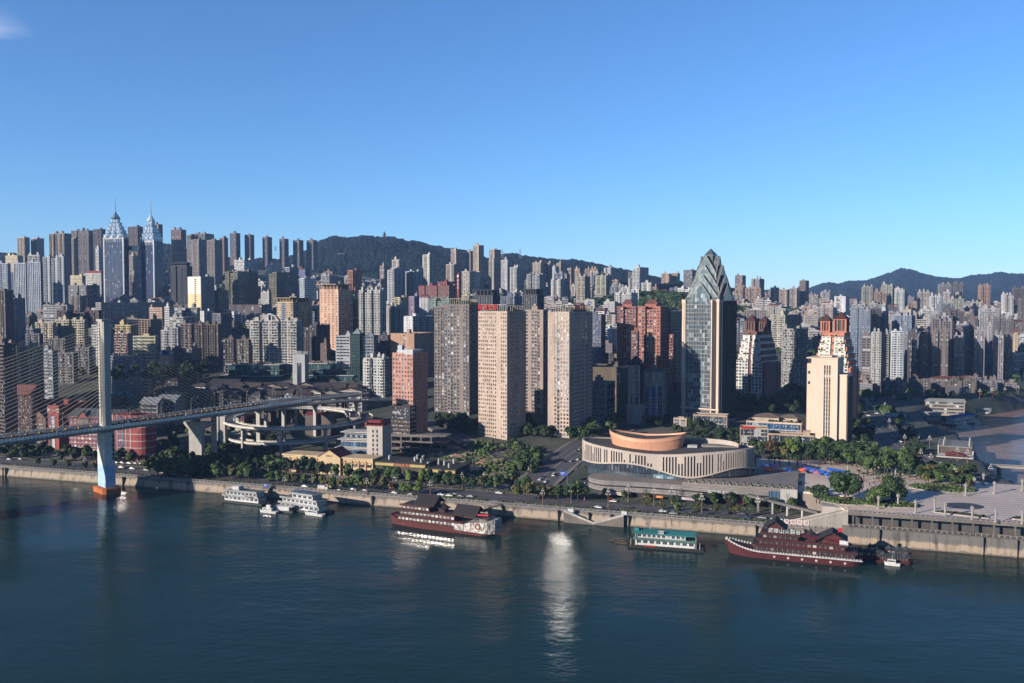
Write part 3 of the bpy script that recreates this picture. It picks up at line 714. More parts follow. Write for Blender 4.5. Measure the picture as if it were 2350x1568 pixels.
def T(name,x0,xc,x1,yt,Y,style,col,label,phi=24,glass=None,d=None,segs=0,crown=None,hut=True,cat=None,group=None,win=False,top=None,dirt=.35,depth0=None,st=None,zbase=None,fixH=None,fh=None,bay=None,pat=None,side=None,ret=False,extra=None):
    rnd=random.Random(int(x0*131+yt*17+Y)); random.seed(int(x0*7+yt*13+Y))
    ph=R(phi); c,s=math.cos(ph),math.sin(ph)
    P=at(xc,yt,Y); u0=at(x0,yt,Y).x/Y; Cx,Cy=P.x,P.y
    w_=(Cx-u0*Cy)/(c+u0*s)
    if x1>xc+1:
        u1=at(x1,yt,Y).x/Y; den=s-u1*c
        d_=(u1*Cy-Cx)/den if den>.05 else 16
        d_=max(6,min(d_,46))
    else: d_=d or min(16,max(9,w_*.7))
    if d: d_=d
    cx=Cx-c*w_/2+s*d_/2; cy=Cy+s*w_/2+c*d_/2
    if zbase is None:
        zb=min(tz(cx,cy),tz(Cx,Cy),tz(cx+c*(-w_/2),cy+s*w_/2))-3
    else: zb=zbase
    top_z=P.z; h=top_z-zb
    if fixH: h=fixH; zb=top_z-h
    root=empty(name,(cx,cy,zb),-ph,label,cat or name.replace('_',' '),group)
    FP.append((cx,cy,math.hypot(w_,d_)/2*.85))
    stl=dict(ST_[style]); 
    if st: stl.update(st)
    if fh: stl['fh']=fh
    if bay: stl['bay']=bay
    if pat: stl['pat']=pat
    if side: stl['side']=side
    if Y>1500: stl['fh']*=1.0; stl['rec']*=1.3
    wm=W(*col,dirt=dirt); wall=MB(); gl=mesh_uv(); gl2.v.clear(); gl2.f.clear(); gl2.m.clear(); NEARB_[0]=Y<1010
    hx,hy=w_/2,d_/2; winl=[] if win else None
    rs=[]
    if segs>1:
        n=segs
        for k in range(n):
            a=-hx+2*hx*k/n; b=-hx+2*hx*(k+1)/n
            off=0 if k%2==(0 if n%2 else n%2) else 1.8
            off=0 if (k%2==0)==(n%2==1) else 1.8
            if n==2: off=0 if k==1 else 1.5
            hh=h-(0 if off==0 else rnd.choice((0,3,0)))
            block(wall,gl,a,b,-hy+off,hy,0,hh,stl,win=winl); rs.append((a,b,-hy+off,hy,hh))
    else:
        block(wall,gl,-hx,hx,-hy,hy,0,h,stl,win=winl); rs.append((-hx,hx,-hy,hy,h))
    wall.build('wall',wm,root)
    g_=glass or GL; gl.build('glazing',g_,root)
    encl(root)
    if winl: put_windows(root,winl,MFRM,g_)
    roof_bits(root,rs,wm,W(90,86,84),hut,rnd,crown,scale=1 if Y<1700 else 1.4)
    if Y<1010 and style not in('curt','rib','ribw','blankw') and name!='hotel_building':
        m=MB()
        for _ in range(130):
            z=rnd.randint(0,int(h/3))*3+.6+rnd.random()*.5
            if z>h-2: continue
            if rnd.random()<.6: x=rnd.uniform(-hx+1,hx-1.5); m.box(x,x+.9,-hy-.5,-hy+1.6,z,z+.6)
            else: y=rnd.uniform(-hy+1,hy-1.5); m.box(hx-.3,hx+.5,y,y+.9,z,z+.6)
        m.build('air_conditioners',W(205,205,202,dirt=.3),root)['kind']='stuff'
    root['_dim']=(w_,d_,h)
    if extra: extra(root,w_,d_,h)
    return root
# colours
WH=(205,203,200); LG=(170,168,168); GR=(140,134,132); BE=(190,176,156); BR=(112,96,86); DB=(82,74,76); BL=(120,132,152); PB=(165,178,196); PK=(190,150,138); MR=(120,62,60); CR=(222,205,170); OG=(128,124,104); NV=(50,58,78)
# ================= BUILDINGS, LEFT HALF =================
AT='apartment_tower'; AB='apartment_block'; OT='office_tower'; OB='office_building'
# skyline row on the left ridge
T(AT,39,57,68,546,2400,'res',BE,'pale beige tower at the far left of the skyline, left one of its pair',phi=35)
T(AT,70,85,101,548,2420,'res',LG,'pale grey tower at the far left of the skyline, right one of its pair',phi=40)
T(AT,112,148,164,537,2150,'resb',(150,140,132),'brown-grey balconied tower with stepped top, left of the tall round-edged pair',phi=25,segs=3)
T(AT,164,170,179,548,2050,'resb',(176,164,150),'slim beige tower with round balconies reaching down beside the green slope',phi=35)
T(AT,163,203,213,530,2400,'resg',(112,104,108),'broad brown-grey tower on the ridge left of the twin spires',phi=20,segs=3)
T(AT,213,232,242,527,2380,'resg',(78,70,78),'dark brown ridge tower just left of the left spired tower',phi=30)
T(AT,219,226,235,570,2000,'band',WH,'narrow white and dark tower left of the left spired tower',phi=35)
T(AT,293,316,328,521,2350,'resg',(92,80,84),'dark brown tower with pale top seen between the twin spires',phi=30)
T(AT,352,363,373,516,2330,'resg',(140,130,126),'beige ridge tower peeping out behind the right spired tower',phi=30)
T(AT,294,306,319,588,1950,'res',(176,172,168),'pale ribbed tower under the sky bridge of the twin towers',phi=30,segs=2)
T(AT,296,308,320,690-60,1700,'old',(150,142,140),'grey block low in the gap between the twin spired towers',phi=30)
T(AT,98,146,155,590,1600,'resb',(172,180,192),'broad pale blue-grey slab tower with rows of small balconies',phi=20,segs=3,hut=True)
T(AT,62,90,98,587,1720,'res',(182,186,192),'pale grey tower behind the navy two-part tower',phi=20,segs=2)
T(AT,31,58,62,605,1420,'ribw',(178,186,200),'left half of the navy glass tower with white vertical piers',phi=15,glass=GLB)
T(AT,62,92,98,603,1400,'ribw',(172,182,198),'right half of the navy glass tower with white vertical piers',phi=15,glass=GLB)
T(AT,-8,18,23,606,1500,'res',(168,182,204),'pale blue tower cut by the left edge of the photo',phi=15)
T(AT,23,34,48,625,1560,'res',(150,164,188),'pale blue-grey tower behind the navy glass tower, near the left edge',phi=35)
def dome(root,w,d,h):
    m=MB(); m.frust(0,0,h,h+5,4,4,10); m.build('drum',W(*CR),root); m=MB()
    for k in range(4):
        a0,a1=k*math.pi/8,(k+1)*math.pi/8; m.frust(0,0,h+5+4*math.sin(a0),h+5+4*math.sin(a1),4.2*math.cos(a0),4.2*math.cos(a1)+.05,12)
    m.build('dome',W(120,110,100),root)
T(AB,12,40,53,620-32,2000,'grid',CR,'cream building with a small brown dome on the far left hill',phi=25,extra=dome)
T(AB,-5,11,13,668,1150,'old',BR,'brown block filling the left edge below the pale blue towers',phi=15,d=14)
T(AB,11,33,58,686,1180,'old',(150,148,158),'weathered grey tower in front of the navy glass tower at the left edge',phi=40,segs=2)
T(AB,161,188,196,634,1800,'grid',CR,'sunlit cream block below the green slope on the left',phi=25)
T(AB,195,232,236,628,1850,'grid',WH,'white block with a red roof left of the left spired tower',phi=20,extra=lambda r,w,d,h:(lambda m:(m.hip(-w/2,w/2,-d/2,d/2,h+1.3,5),m.build('tiled_roof',W(150,60,50),r)))(MB()),hut=False)
T(AB,156,222,229,656,1650,'band',(150,150,158),'grey block with open balcony floors left of the left spired tower',phi=18,segs=3)
T(AB,161,187,196,690-10,1480,'old',GR,'dark old block on the slope left of the foot of the spired tower',phi=18)
T(AB,98,154,160,702,1270,'band',(150,154,160),'grey slab with green-white balconies right of the navy glass tower',phi=18)
T(AB,130,226,232,714,1230,'old',(88,66,72),'long dark red-brown slab on the left slope',phi=15,segs=3)
T(AB,219,232,302,696,1330,'grid',(160,156,158),'long pale slab of many window rows in front of the left spired tower',phi=58,bay=4.2,d=95)
T(AB,80,122,126,742,1120,'old',(196,180,156),'yellowish low slab on the left slope, left half',phi=12)
T(AB,124,194,199,736,1130,'resb',(198,188,160),'long yellow-beige slab with green balconies behind the bridge cables',phi=12,segs=4)
T(AB,61,76,94,757,1080,'old',(130,128,134),'small grey block between the beige slabs on the left slope',phi=35)
T(AB,210,232,258,748,1040,'fine',(205,205,208),'white block with small dark windows just behind the bridge pylon',phi=12,bay=3.6)
T(AB,264,300,318,748,1080,'old',(198,182,120),'yellow low block with red roof edge behind the pylon',phi=22)
T(AB,263,293,305,767,960,'resb',(192,158,150),'pink balconied block right of the pylon with a brown side wall',phi=22,pat='bbb',side='s')
T(AB,305,356,361,774,915,'band',(205,192,160),'sunless beige hotel slab with wide green window bands right of the pylon',phi=10,glass=GLG,bay=5,fh=3.5)
T(AB,342,372,380,708,1230,'grid',(196,160,140),'pink tall block right of the foot of the spired towers',phi=47)
T(AB,377,388,400,706,1210,'fine',(206,206,210),'white end wall of the tiered blocks below the dark pagoda-topped tower',phi=45,side='band')
T(AB,398,452,460,708,1230,'band',(150,152,160),'wide grey block with stacked dark balconies below the yellow and white tower',phi=12)
T(AB,318,345,372,735,1110,'old',(150,128,118),'pink-brown old block above the beige hotel',phi=47)
T(AB,388,420,446,730,1160,'band',(170,172,170),'low white building with long dark ribbon windows on the mid-left slope',phi=18)
T(AB,459,468,492,716,1200,'blankw',(206,206,206),'small building with a bright blank white end wall',phi=45)
T(OB,487,506,532,721,1180,'rib',(128,132,146),'low grey ribbed hall left of the olive towers podium',phi=35,hut=False)
T(AB,367,408,413,754,1020,'old',(176,178,186),'pale block with two bays of balconies right of the beige hotel',phi=14,segs=2,pat='wwbww')
T(AB,413,440,447,746,1060,'old',(120,104,100),'narrow dark brown block beside the wide brown slab',phi=40,segs=1)
T(AB,446,500,508,747,1020,'old',(124,108,100),'wide brown apartment slab crowded with enclosed balconies',phi=10,segs=3,pat='bbw',dirt=.5)
T(AB,513,536,541,780,1000,'old',(120,104,96),'brown weathered block with roof plants, left one of its row',phi=12,pat='bwb',dirt=.5)
T(AB,543,570,576,782,985,'old',(128,112,100),'brown weathered block next to the large white apartment slab',phi=12,pat='wbw',dirt=.5)
def bluesign(root,w,d,h):
    m=MB(); m.box(-w/2,w/2,-d/2-.4,-d/2-.05,h-3.4,h+1.0); m.build('blue_sign',W(20,40,140,dirt=.1),root)
    m=MB(); m.box(-w/2+.3,-w/2+3,-d/2-.5,-d/2-.42,h-2.8,h+.4); m.build('sign_emblem',W(220,225,230,dirt=.05),root)
T(OB,367,388,395,808,900,'band',(190,170,130),'small tan office block with a blue sign band on its top',phi=22,extra=bluesign,bay=6)
T(AB,394,440,463,803,930,'old',(150,132,128),'low pink-grey block with white balcony bands behind the glass lookout',phi=12,segs=3,pat='bbw')
T(AB,36,82,98,798,860,'resb',(196,184,160),'beige apartment tower with curved white balconies behind the left cables',phi=22,segs=3)
T(AB,98,120,132,806,900,'band',(150,160,175),'blue-grey block with slanted balconies right of the beige tower behind the cables',phi=22)
T(AT,-20,10,36.5,792,735,'blankw',(112,98,98),'tall dark brown tower with a column of small windows at the left edge',phi=40,pat='b',side='sWss',win=False,fh=3)
T(AB,134,168,178,812,960,'old',(120,116,124),'dim old block seen through the left fan of cables',phi=14)
T(AB,172,204,212,800,1000,'old',(112,112,122),'dim dark block just left of the pylon',phi=14)
T(AB,58,90,99,768,1010,'old',(104,108,122),'dark block with roof clutter above the beige tower behind the cables',phi=14)
T(AB,110,150,158,780,1040,'old',(110,106,112),'dark low block below the yellow-beige slab',phi=14)
T(AB,254,262,290,822,900,'grid',(150,154,166),'blue-grey open-framed block half hidden right of the pylon',phi=60,d=28)
# ridge towers centre left
T(AT,391,415,427,528,2420,'resg',(132,104,106),'maroon and beige ridge tower right of the right spired tower',phi=25,segs=2)
T(AT,427,470,491,537,2380,'res',(150,140,136),'wide grey-beige ridge block with several roof huts',phi=18,segs=4)
T(AT,429,456,473,551,2250,'resg',(136,128,130),'grey-beige tower in front of the wide ridge block',phi=30,segs=2)
T(AT,473,492,510,552,2200,'resg',(142,132,132),'grey tower with pale top in front of the maroon slab',phi=30,segs=2)
T(AT,503,514,523,547,2360,'resg',(136,100,98),'maroon-sided tower left of the six slim towers',phi=35)
for i,(a,b,c,y,Yd) in enumerate([(527,541,551,536,2800),(561,574,583,540,2820),(602,613,624,545,2840),(641,652,662,549,2860),(672,686,696,552,2880),(703,718,728,552,2900)]):
    o_=['first','second','third','fourth','fifth','sixth'][i]
    T(AT,a,b,c,y,Yd,'ribw',(124,116,124),'slim grey-pink ridge tower, %s from the left in the row of six'%o_,phi=25,group='row of six slim towers on the ridge',cat='tower',fixH=95 if i else 100)
def pagtop(root,w,d,h):
    m=MB(); m.hip(-w/2+2,w/2-2,-d/2+2,d/2-2,h+4.5,4,ov=3); m.box(-w/2+3,w/2-3,-d/2+3,d/2-3,h,h+4.6); m.build('upswept_roof',W(54,58,70),root)
T(OT,390,428,441,612,1500,'rib',(58,62,80),'dark navy tower with an upswept roof crown, right of the spires',phi=22,glass=GLD,extra=pagtop,hut=False,segs=3)
def yellow(root,w,d,h):
    m=MB(); m.box(-w/2-.12,w/2+.1,-d/2-.32,-d/2-.1,0,h*.66); 
    z=2
    o=m.build('painted_lower_wall',W(228,208,158,dirt=.15),root); m=MB()
    while z<h-2:
        m.box(w*.02,w*.16,-d/2-.42,-d/2-.33,z,z+1.7); z+=3
    m.build('window_column',GLD,root)
    m=MB(); m.box(-w/2-.12,w/2+.1,-d/2-.32,-d/2-.1,h*.66,h+.5); m.build('painted_upper_wall',W(236,230,215,dirt=.12),root)
T(AT,431,460,491,636,1400,'resb',(170,176,184),'apartment tower with a sunlit white and yellow end wall',phi=33,pat='s',side='bbw',extra=yellow)
T(AT,491,505,524,668,1440,'res',(140,132,120),'brown-white tower right of the yellow and white tower',phi=38,side='bw')
T(AT,516,545,592,624,1560,'resg',OG,'broad olive-brown gridded tower on a dark podium, left of its pair',phi=45,segs=3,side='wwgww')
T(AT,615,634,671,626,1560,'resg',OG,'olive-brown gridded tower on a dark podium, right of its pair',phi=48,segs=2,side='wwgww')
T('commercial_podium',525,600,635,701,1500,'blankw',(92,84,92),'dark windowless podium under the olive-brown towers',phi=18,pat='sssg',side='s',hut=False,cat='podium',d=30)
T(AB,536,560,590,598,1920,'band',(206,208,210),'white block with green balconies above the olive towers',phi=35,segs=2)
T(AB,612,624,645,607,1880,'grid',(204,204,206),'small white block between the olive towers and the slim ridge towers',phi=40)
T(AT,652,664,684,615,1720,'rib',(150,160,184),'blue-grey ribbed tower behind the right olive tower',phi=45)
T('scaffolded_tower',686,700,712,619,1900,'grid',(110,84,60),'unfinished tower wrapped in blue netting below the slim ridge towers',phi=30,cat='building site',glass=glassmat('net',(.03,.08,.28,1),(.05,.12,.4,1),.5,.8))
T(OT,687,698,726,640,1520,'band',(196,208,216),'white and blue glass office tower left of the peach tower',phi=58,glass=GLB,pat='rib',side='band')
T(AT,735,755,776,634,1850,'res',(160,162,168),'pale grey towers foot of the mountain behind the peach tower',phi=35,segs=2)
def flatcanopy(col,over=3.5,hh=7):
    def f(root,w,d,h):
        m=MB(); m.box(-w/2-over,w/2-1,-d/2-over,d/2+over*.3,h+hh,h+hh+.9)
        n=5
        for k in range(n+1):
            x=lerp(-w/2+.6,w/2-2,k/n); m.box(x-.5,x+.5,-d/2+.3,-d/2+1.3,h,h+hh)
        for k in range(1,5): y=lerp(-d/2,d/2-1,k/4); m.box(w/2-2.4,w/2-1.4,y-.5,y+.5,h,h+hh); m.box(-w/2+.3,-w/2+1.3,y-.5,y+.5,h,h+hh)
        m.build('roof_canopy',W(*col),root)
        m=MB(); m.box(-w/2+3,w/2-4,-d/2+3,d/2-3,h,h+hh-.1); m.build('penthouse',W(col[0]-50,col[1]-50,col[2]-45),root)
    return f
T(OT,733,776,809,652+14,1150,'fine',(222,176,146),'tall peach tower with a flat roof canopy and small square windows',phi=28,extra=flatcanopy((205,165,140)),hut=False,bay=6,pat='W',side='w',win=True,st=dict(sh=.55))
T(OB,635,672,716,695,1200,'fine',(206,176,130),'tan office block with roof canopy and a dark glass strip',phi=38,extra=flatcanopy((190,165,125),3,6),hut=False,bay=5,pat='wwgg',side='wb',glass=GLB,st=dict(sh=.55))
T(OB,716,728,733,690+20,1260,'curt',(170,178,190),'domed pale hall between the tan block and the peach tower',phi=20,glass=GLB,extra=lambda r,w,d,h:(lambda m:([m.frust(0,0,h+6*math.sin(k*.3),h+6*math.sin((k+1)*.3),14*math.cos(k*.3),14*math.cos((k+1)*.3),16) for k in range(5)],m.build('metal_dome',W(175,178,182),r)))(MB()),hut=False)
T(AT,797,809,830,622,1700,'res',(180,110,80),'tower with an orange side wall at the foot of the mountain',phi=38,side='wwg')
T(AT,823,872,886,668,1120,'res',(206,204,198),'white apartment tower with pale curved bays right of the peach tower',phi=18,segs=5,pat='wbw')
T(OT,809,816,823,670,1200,'band',(120,110,110),'narrow dark blue glass slab between peach and white towers',phi=40,glass=GLB)
T(AT,871,881,889,612,1750,'grid',(150,134,130),'narrow brown-grey tower below the mountain, left of the white cluster',phi=35)
T(AT,899,916,930,598,1780,'resb',(200,198,194),'white tower with a round tank on top, tallest of the white cluster',phi=30)
T(AT,888,905,929,617,1620,'resb',(196,200,206),'wide white tower in front of the tallest of the white cluster',phi=35,segs=2)
T(AT,929,950,971,624,1650,'resb',(180,186,196),'pair-topped pale tower right of the white cluster',phi=35,segs=2)
T(AT,970,985,998,586,1800,'resb',(206,204,198),'lone tall white tower in front of the mountain',phi=35)
T(AT,1034,1046,1058,573,2300,'resg',(184,168,154),'beige tower behind the stepped one, left of the tallest beige pair',phi=35)
T(AT,1023,1042,1057,608,2000,'resb',(176,166,158),'stepped beige tower above the brick-red school',phi=35)
T(AT,1071,1079,1086,577,2320,'resg',(186,170,156),'left lower tower of the tallest beige pair below the mountain',phi=35)
T(AT,1085,1098,1110,564,2300,'resg',(190,172,154),'tallest beige tower below the mountain',phi=35)
T(AB,1059,1100,1109,624,2050,'grid',(196,188,176),'long cream slab below the tallest beige tower',phi=18,bay=5)
T(AT,1122,1134,1149,574,2300,'resg',(184,170,156),'beige tower right of the tallest beige pair',phi=35)
T(AT,1121,1133,1145,600,2050,'resb',(170,164,160),'grey-beige tower in front of the rightmost beige one',phi=35)
# brick-red school with clock tower
r_=T('school_building',960,1030,1076,657,1500,'grid',(150,70,66),'brick-red school buildings with green glazed ends on the hill',phi=20,cat='school',hut=True,segs=5,glass=GLG)
T('school_building',1003,1025,1045,648,1560,'fine',(146,66,62),'upper brick-red block behind the school buildings',phi=25,cat='school')
def clock(root,w,d,h):
    m=MB(); m.frust(0,-d/2-.3,0,.1,.1,.1,4); 
    c_=MB(); n=16; c_.v=[(1.9*math.cos(t*2*math.pi/n),-d/2-.35,h-3+1.9*math.sin(t*2*math.pi/n)) for t in range(n)]; c_.f=[tuple(range(n))]; c_.m=[0]; c_.build('clock_face',W(220,220,215,dirt=.05),root)
    for k in range(3): c_=MB(); z=h-8-k*6; c_.box(-.8,.8,-d/2-.4,-d/2-.1,z-4,z); c_.build('window',W(215,215,215),root)
    m=MB(); m.frust(0,0,h,h+4,w*.55,.3,4,ph=math.pi/4-math.pi/4); m.build('cap',W(110,60,55),root)
T('clock_tower',1048,1053,1056,630,1470,'blankw',(146,64,60),'brick-red clock tower with white clock face beside the school',phi=30,cat='clock tower',d=6,pat='s',side='s',hut=False,extra=clock,zbase=80)
T(AT,887,918,930,704,1160,'resb',(206,206,204),'white apartment tower with curved roof pieces, behind the peach low block',phi=20,segs=3)
T(AT,927,946,996,728,1080,'blankw',(208,210,216),'block with a bright white end wall and long dark side of balconies',phi=38,side='bbw',pat='sWWs',segs=1)
T(AB,904,918,940,684,1350,'old',(188,180,140),'pale yellow block with a flat canopy right of the white tower',phi=35)
T(AB,938,950,964,682,1320,'ribw',(168,150,182),'lilac, green and yellow striped block on the slope',phi=30)
T(AT,962,983,985,683,1230,'fine',(206,208,214),'slim white block with a small red pitched roof',phi=12,pat='sW',extra=lambda r,w,d,h:(lambda m:(m.hip(-w/2,w/2,-d/2,d/2,h+.2,4),m.build('tiled_roof',W(120,55,50),r)))(MB()),hut=False)
T(AB,985,1030,1040,688,1180,'band',(150,166,150),'green and orange edged block behind the tall grey tower',phi=15,glass=GLG,segs=3)
T(OT,1084,1130,1147,680,1100,'ribw',(76,80,96),'dark grey tower with a slab-like crown behind the red-signed tower',phi=22,glass=GLD,extra=flatcanopy((66,70,84),0,7),hut=False)
T(OT,1199,1232,1248,678,1100,'ribw',(80,84,98),'dark grey tower with a slab-like crown right of the red-signed tower',phi=22,glass=GLD,extra=flatcanopy((66,70,84),0,7),hut=False)
T(AB,1148,1180,1198,682,1230,'old',(110,118,150),'bluish block between the two dark grey crowned towers',phi=20)
T(OB,1060,1076,1084,680,1250,'old',(190,180,150),'cream block with a yellow roof box left of the dark crowned tower',phi=25)
# large white apartment slab with curved gable
def gable_(root,w,d,h):
    m=MB(); x0=-w*.18; x1=w*.22; n=14
    for k in range(n):
        a,b=k/n,(k+1)/n; za=h+9*math.sin(math.pi*min(max(a*1.0,0),1))**.8; zb=h+9*math.sin(math.pi*b)**.8 if b<1 else h+.1
        xa,xb=lerp(x0-w*.1,x1-w*.1,a),lerp(x0-w*.1,x1-w*.1,b)
        m.v+=[(xa,-d/2+.1,za-1.6),(xb,-d/2+.1,zb-1.6),(xb,-d/2+.1,zb),(xa,-d/2+.1,za),(xa,-d/2+1.2,za-1.6),(xb,-d/2+1.2,zb-1.6),(xb,-d/2+1.2,zb),(xa,-d/2+1.2,za)]; i=len(m.v)-8
        for q in ((0,1,2,3),(3,2,6,7),(0,4,5,1),(4,7,6,5)): m.f.append(tuple(i+j for j in q)); m.m.append(0)
    xm=(x0+x1)/2-w*.1; m.box(xm-3,xm-1.6,-d/2+.1,-d/2+1.2,h,h+8); m.box(xm+1.6,xm+3,-d/2+.1,-d/2+1.2,h,h+8)
    m.build('curved_gable',W(205,205,205),root)
T(AB,574,681,695,738,1000,'resb',(196,194,188),'broad white apartment slab with a curved open gable on its roof',phi=12,segs=5,pat='wbbw',extra=gable_,win=True)
T(OB,770,803,804,773,960,'band',(196,202,212),'left wing of the white banded office with green glass middle',phi=8,bay=8,d=16)
T(OB,826,857,858,773,952,'band',(150,156,172),'right wing of the white banded office with green glass middle',phi=8,bay=8,d=16)
T(OB,803,825,827,769,950,'curt',(20,44,46),'dark green glass middle with a pointed top between the white banded wings',phi=8,glass=glassmat('dg',(.004,.018,.018,1),(.02,.07,.06,1),.9,.07,.6),d=20,hut=False,extra=lambda r,w,d,h:(lambda m:(m.frust(0,0,h,h+7,w*.72,.4,4,ph=0),m.build('pointed_roof',W(150,165,170),r)))(MB()))
T(AB,858,890,896,772,985,'grid',(90,90,104),'dark gridded block right of the banded office',phi=12)
T(AB,695,725,757,748,1060,'old',(84,76,80),'very dark brown apartment block behind the museum slab',phi=25,segs=2,dirt=.5)
T(AB,736,749,751,790,980,'blankw',(112,90,84),'narrow block with a blank brown wall behind the museum slab',phi=30)
T(AB,834,880,899,825,875,'resb',(206,206,202),'white apartment block with blue balcony panels near the spiral ramp',phi=22,segs=3,side='bg',win=True,glass=GL)
T(OB,896,950,996,768,960,'fine',(196,152,124),'peach commercial block with white bands behind the pink office tower',phi=25,pat='sssW',side='sssW',hut=True,bay=5)
# ================= CENTRE LANDMARK BUILDINGS =================
PKO=(214,150,132)
def pink_extra(root,w,d,h):
    # triangular balconies down the right-hand face
    m=MB(); z=22
    while z<h-6:
        y=-d/2+2.2
        for k in range(1):
            i=len(m.v); a=(w/2+.03,y,z); b=(w/2+.03,y+6.0,z); c=(w/2+2.2,y+1,z)
            m.slab([a,c,b],1.1)
        z+=3.3
    m.build('triangular_balconies',W(*PKO),root)['kind']='stuff'
    m=MB(); m.box(-w/2+3,w/2-2,-d/2+2,d/2-4,h,h+3.4); m.box(-w/2+2,-w/2+6,-d/2+5,-d/2+9,h+3.4,h+7); m.build('penthouse',W(200,205,215),root)
    m=MB(); m.box(w*.1,w/2+.1,-d/2-.1,-d/2+.4,h,h+4.2); m.build('roof_billboard',W(215,215,220),root)
r_=T(OT,900,947,981,814,705,'fine',PKO,'pink office tower with triangular side balconies above a dark stone base',phi=24,bay=2.7,pat='w',side='sssw',fh=3.3,hut=False,win=True,extra=pink_extra,st=dict(sh=.5,pw=.5))
def dark_base(root,w,d,h):
    m=MB()
    for k in range(8):
        m.box(-w/2-.3,w/2+.3,-d/2-.3,d/2,k*3.3+1.5,k*3.3+3.0)
    m.build('spandrel_bands',W(96,84,82),root)
T(OB,897,940,949,936,690,'band',(64,52,54),'dark stone lower block with ribbon windows in front of the pink office tower',phi=24,d=10,extra=dark_base,hut=False,bay=7)
TW=(176,158,150)
GLM=glassmat('mir',(.2,.21,.22,1),(.7,.68,.64,1),.8,.04,.9,metal=.9,bump=.024)
def rooftrellis(sign=None,rot=0,mirror=False):
    def f(root,w,d,h):
        m=MB()
        for k in range(int(w/2.2)):
            x=-w/2+2+k*2.2; 
            if x>w/2-1.5: break
            m.box(x,x+.5,-d/2+1.2,-d/2+1.7,h+1.0,h+6.2)
        for k in range(int(d/2.2)):
            y=-d/2+2+k*2.2
            if y>d/2-1.5: break
            m.box(w/2-1.9,w/2-1.4,y,y+.5,h+1.0,h+6.2)
        m.box(-w/2+1.6,w/2-1.4,-d/2+1.2,-d/2+1.75,h+6.2,h+6.7); m.box(w/2-1.95,w/2-1.35,-d/2+1.2,d/2-1,h+6.25,h+6.75)
        m.build('roof_trellis',W(170,158,146),root)
        m=MB(); m.box(-w/2+4,w/2-4,-d/2+4,d/2-4,h,h+4.5); m.build('machine_room',W(96,110,104),root)
    return f
T(AT,996,1026,1028,706,812,'resg',(150,136,132),'left wing of the tall unlit grey-brown tower',phi=14,d=14,segs=1,win=False,extra=None)  # wing walls coloured darker to stand for shade
T(AT,1026,1076,1101,702,795,'grid',(148,134,130),'tall unlit grey-brown tower left of the red-signed tower',phi=20,bay=3.0,pat='wgwws',side='sgwwg',win=True,extra=rooftrellis())  # shade over this tower is put into its darker wall colour
def redsign(root,w,d,h):
    rooftrellis()(root,w,d,h)
    text('red_sign_lettering','御锦江都',5.0,SIGNRED,root,(-w/2+9.5,-d/2+.7,h+4.2),(math.pi/2,0,0),.15,1.12)
SIGNRED=W(235,50,35,dirt=.05)
T(AT,1097,1163,1206,718,712,'fine',(208,184,166),'tall beige tower with red characters on its roof, its left faces sunlit',phi=40,bay=2.2,pat='wwwwwwwwwsswww'[:14],side='sswwwwwsss',fh=3.25,glass=glassmat('mir2',(.04,.045,.05,1),(.4,.4,.38,1),.7,.1,.9,metal=.2,bump=.03),extra=redsign,win=True,hut=True,st=dict(sh=.46,pw=.4))
T(AT,1205,1246,1257,714,800,'resg',(176,156,146),'shaded tower recessed between the two tall beige riverside towers',phi=26,pat='wswwgs',win=True)
def brokensign(root,w,d,h):
    rooftrellis()(root,w,d,h)
    text('red_sign_lettering','御锦江都',4.6,W(150,40,40,dirt=.05),root,(w/2-1.0,0,h+4.4),(math.pi/2,0,math.pi/2),.15,1.12)
T(AT,1257,1306,1352,719,712,'fine',(206,182,166),'tall beige tower by the crossroad with a sunlit left face and dim right face',phi=30,bay=2.6,pat='sswgwwws',side='sgwwwwwwwww',fh=3.25,glass=GLM,extra=brokensign,win=True,hut=True,st=dict(sh=.44,pw=.4),d=44)
m=None
T(AT,1352,1379,1389,724,900,'grid',(108,112,134),'blue-grey tower just right of the tall beige tower by the crossroad',phi=22,bay=3,glass=GLB)
def ccb(root,w,d,h):
    m=MB(); m.box(-w/2-1,w/2+1,-d/2-1,d/2+1,h-9.5,h); m.build('sign_cube',W(196,194,188),root)
    B=W(30,80,170,dirt=.05)
    m=MB(); n=20; 
    for k in range(n):
        a0,a1=2*math.pi*k/n,2*math.pi*(k+1)/n
        if 17<=k<19 : continue
        y=-d/2-1.15
        m.quad((2.1*math.cos(a0),y,h-3.4+2.1*math.sin(a0)),(1.1*math.cos(a0),y,h-3.4+1.1*math.sin(a0)),(1.1*math.cos(a1),y,h-3.4+1.1*math.sin(a1)),(2.1*math.cos(a1),y,h-3.4+2.1*math.sin(a1)))
    m.build('round_emblem',B,root); text('sign_lettering','CCB',3.6,W(40,40,45),root,(0,-d/2-1.2,h-7.9),(math.pi/2,0,0),.05,1.1)
T(OT,1343,1362,1366,689,985,'blankw',(190,186,180),'narrow rooftop sign block reading CCB with a blue round emblem',phi=12,extra=ccb,hut=False)
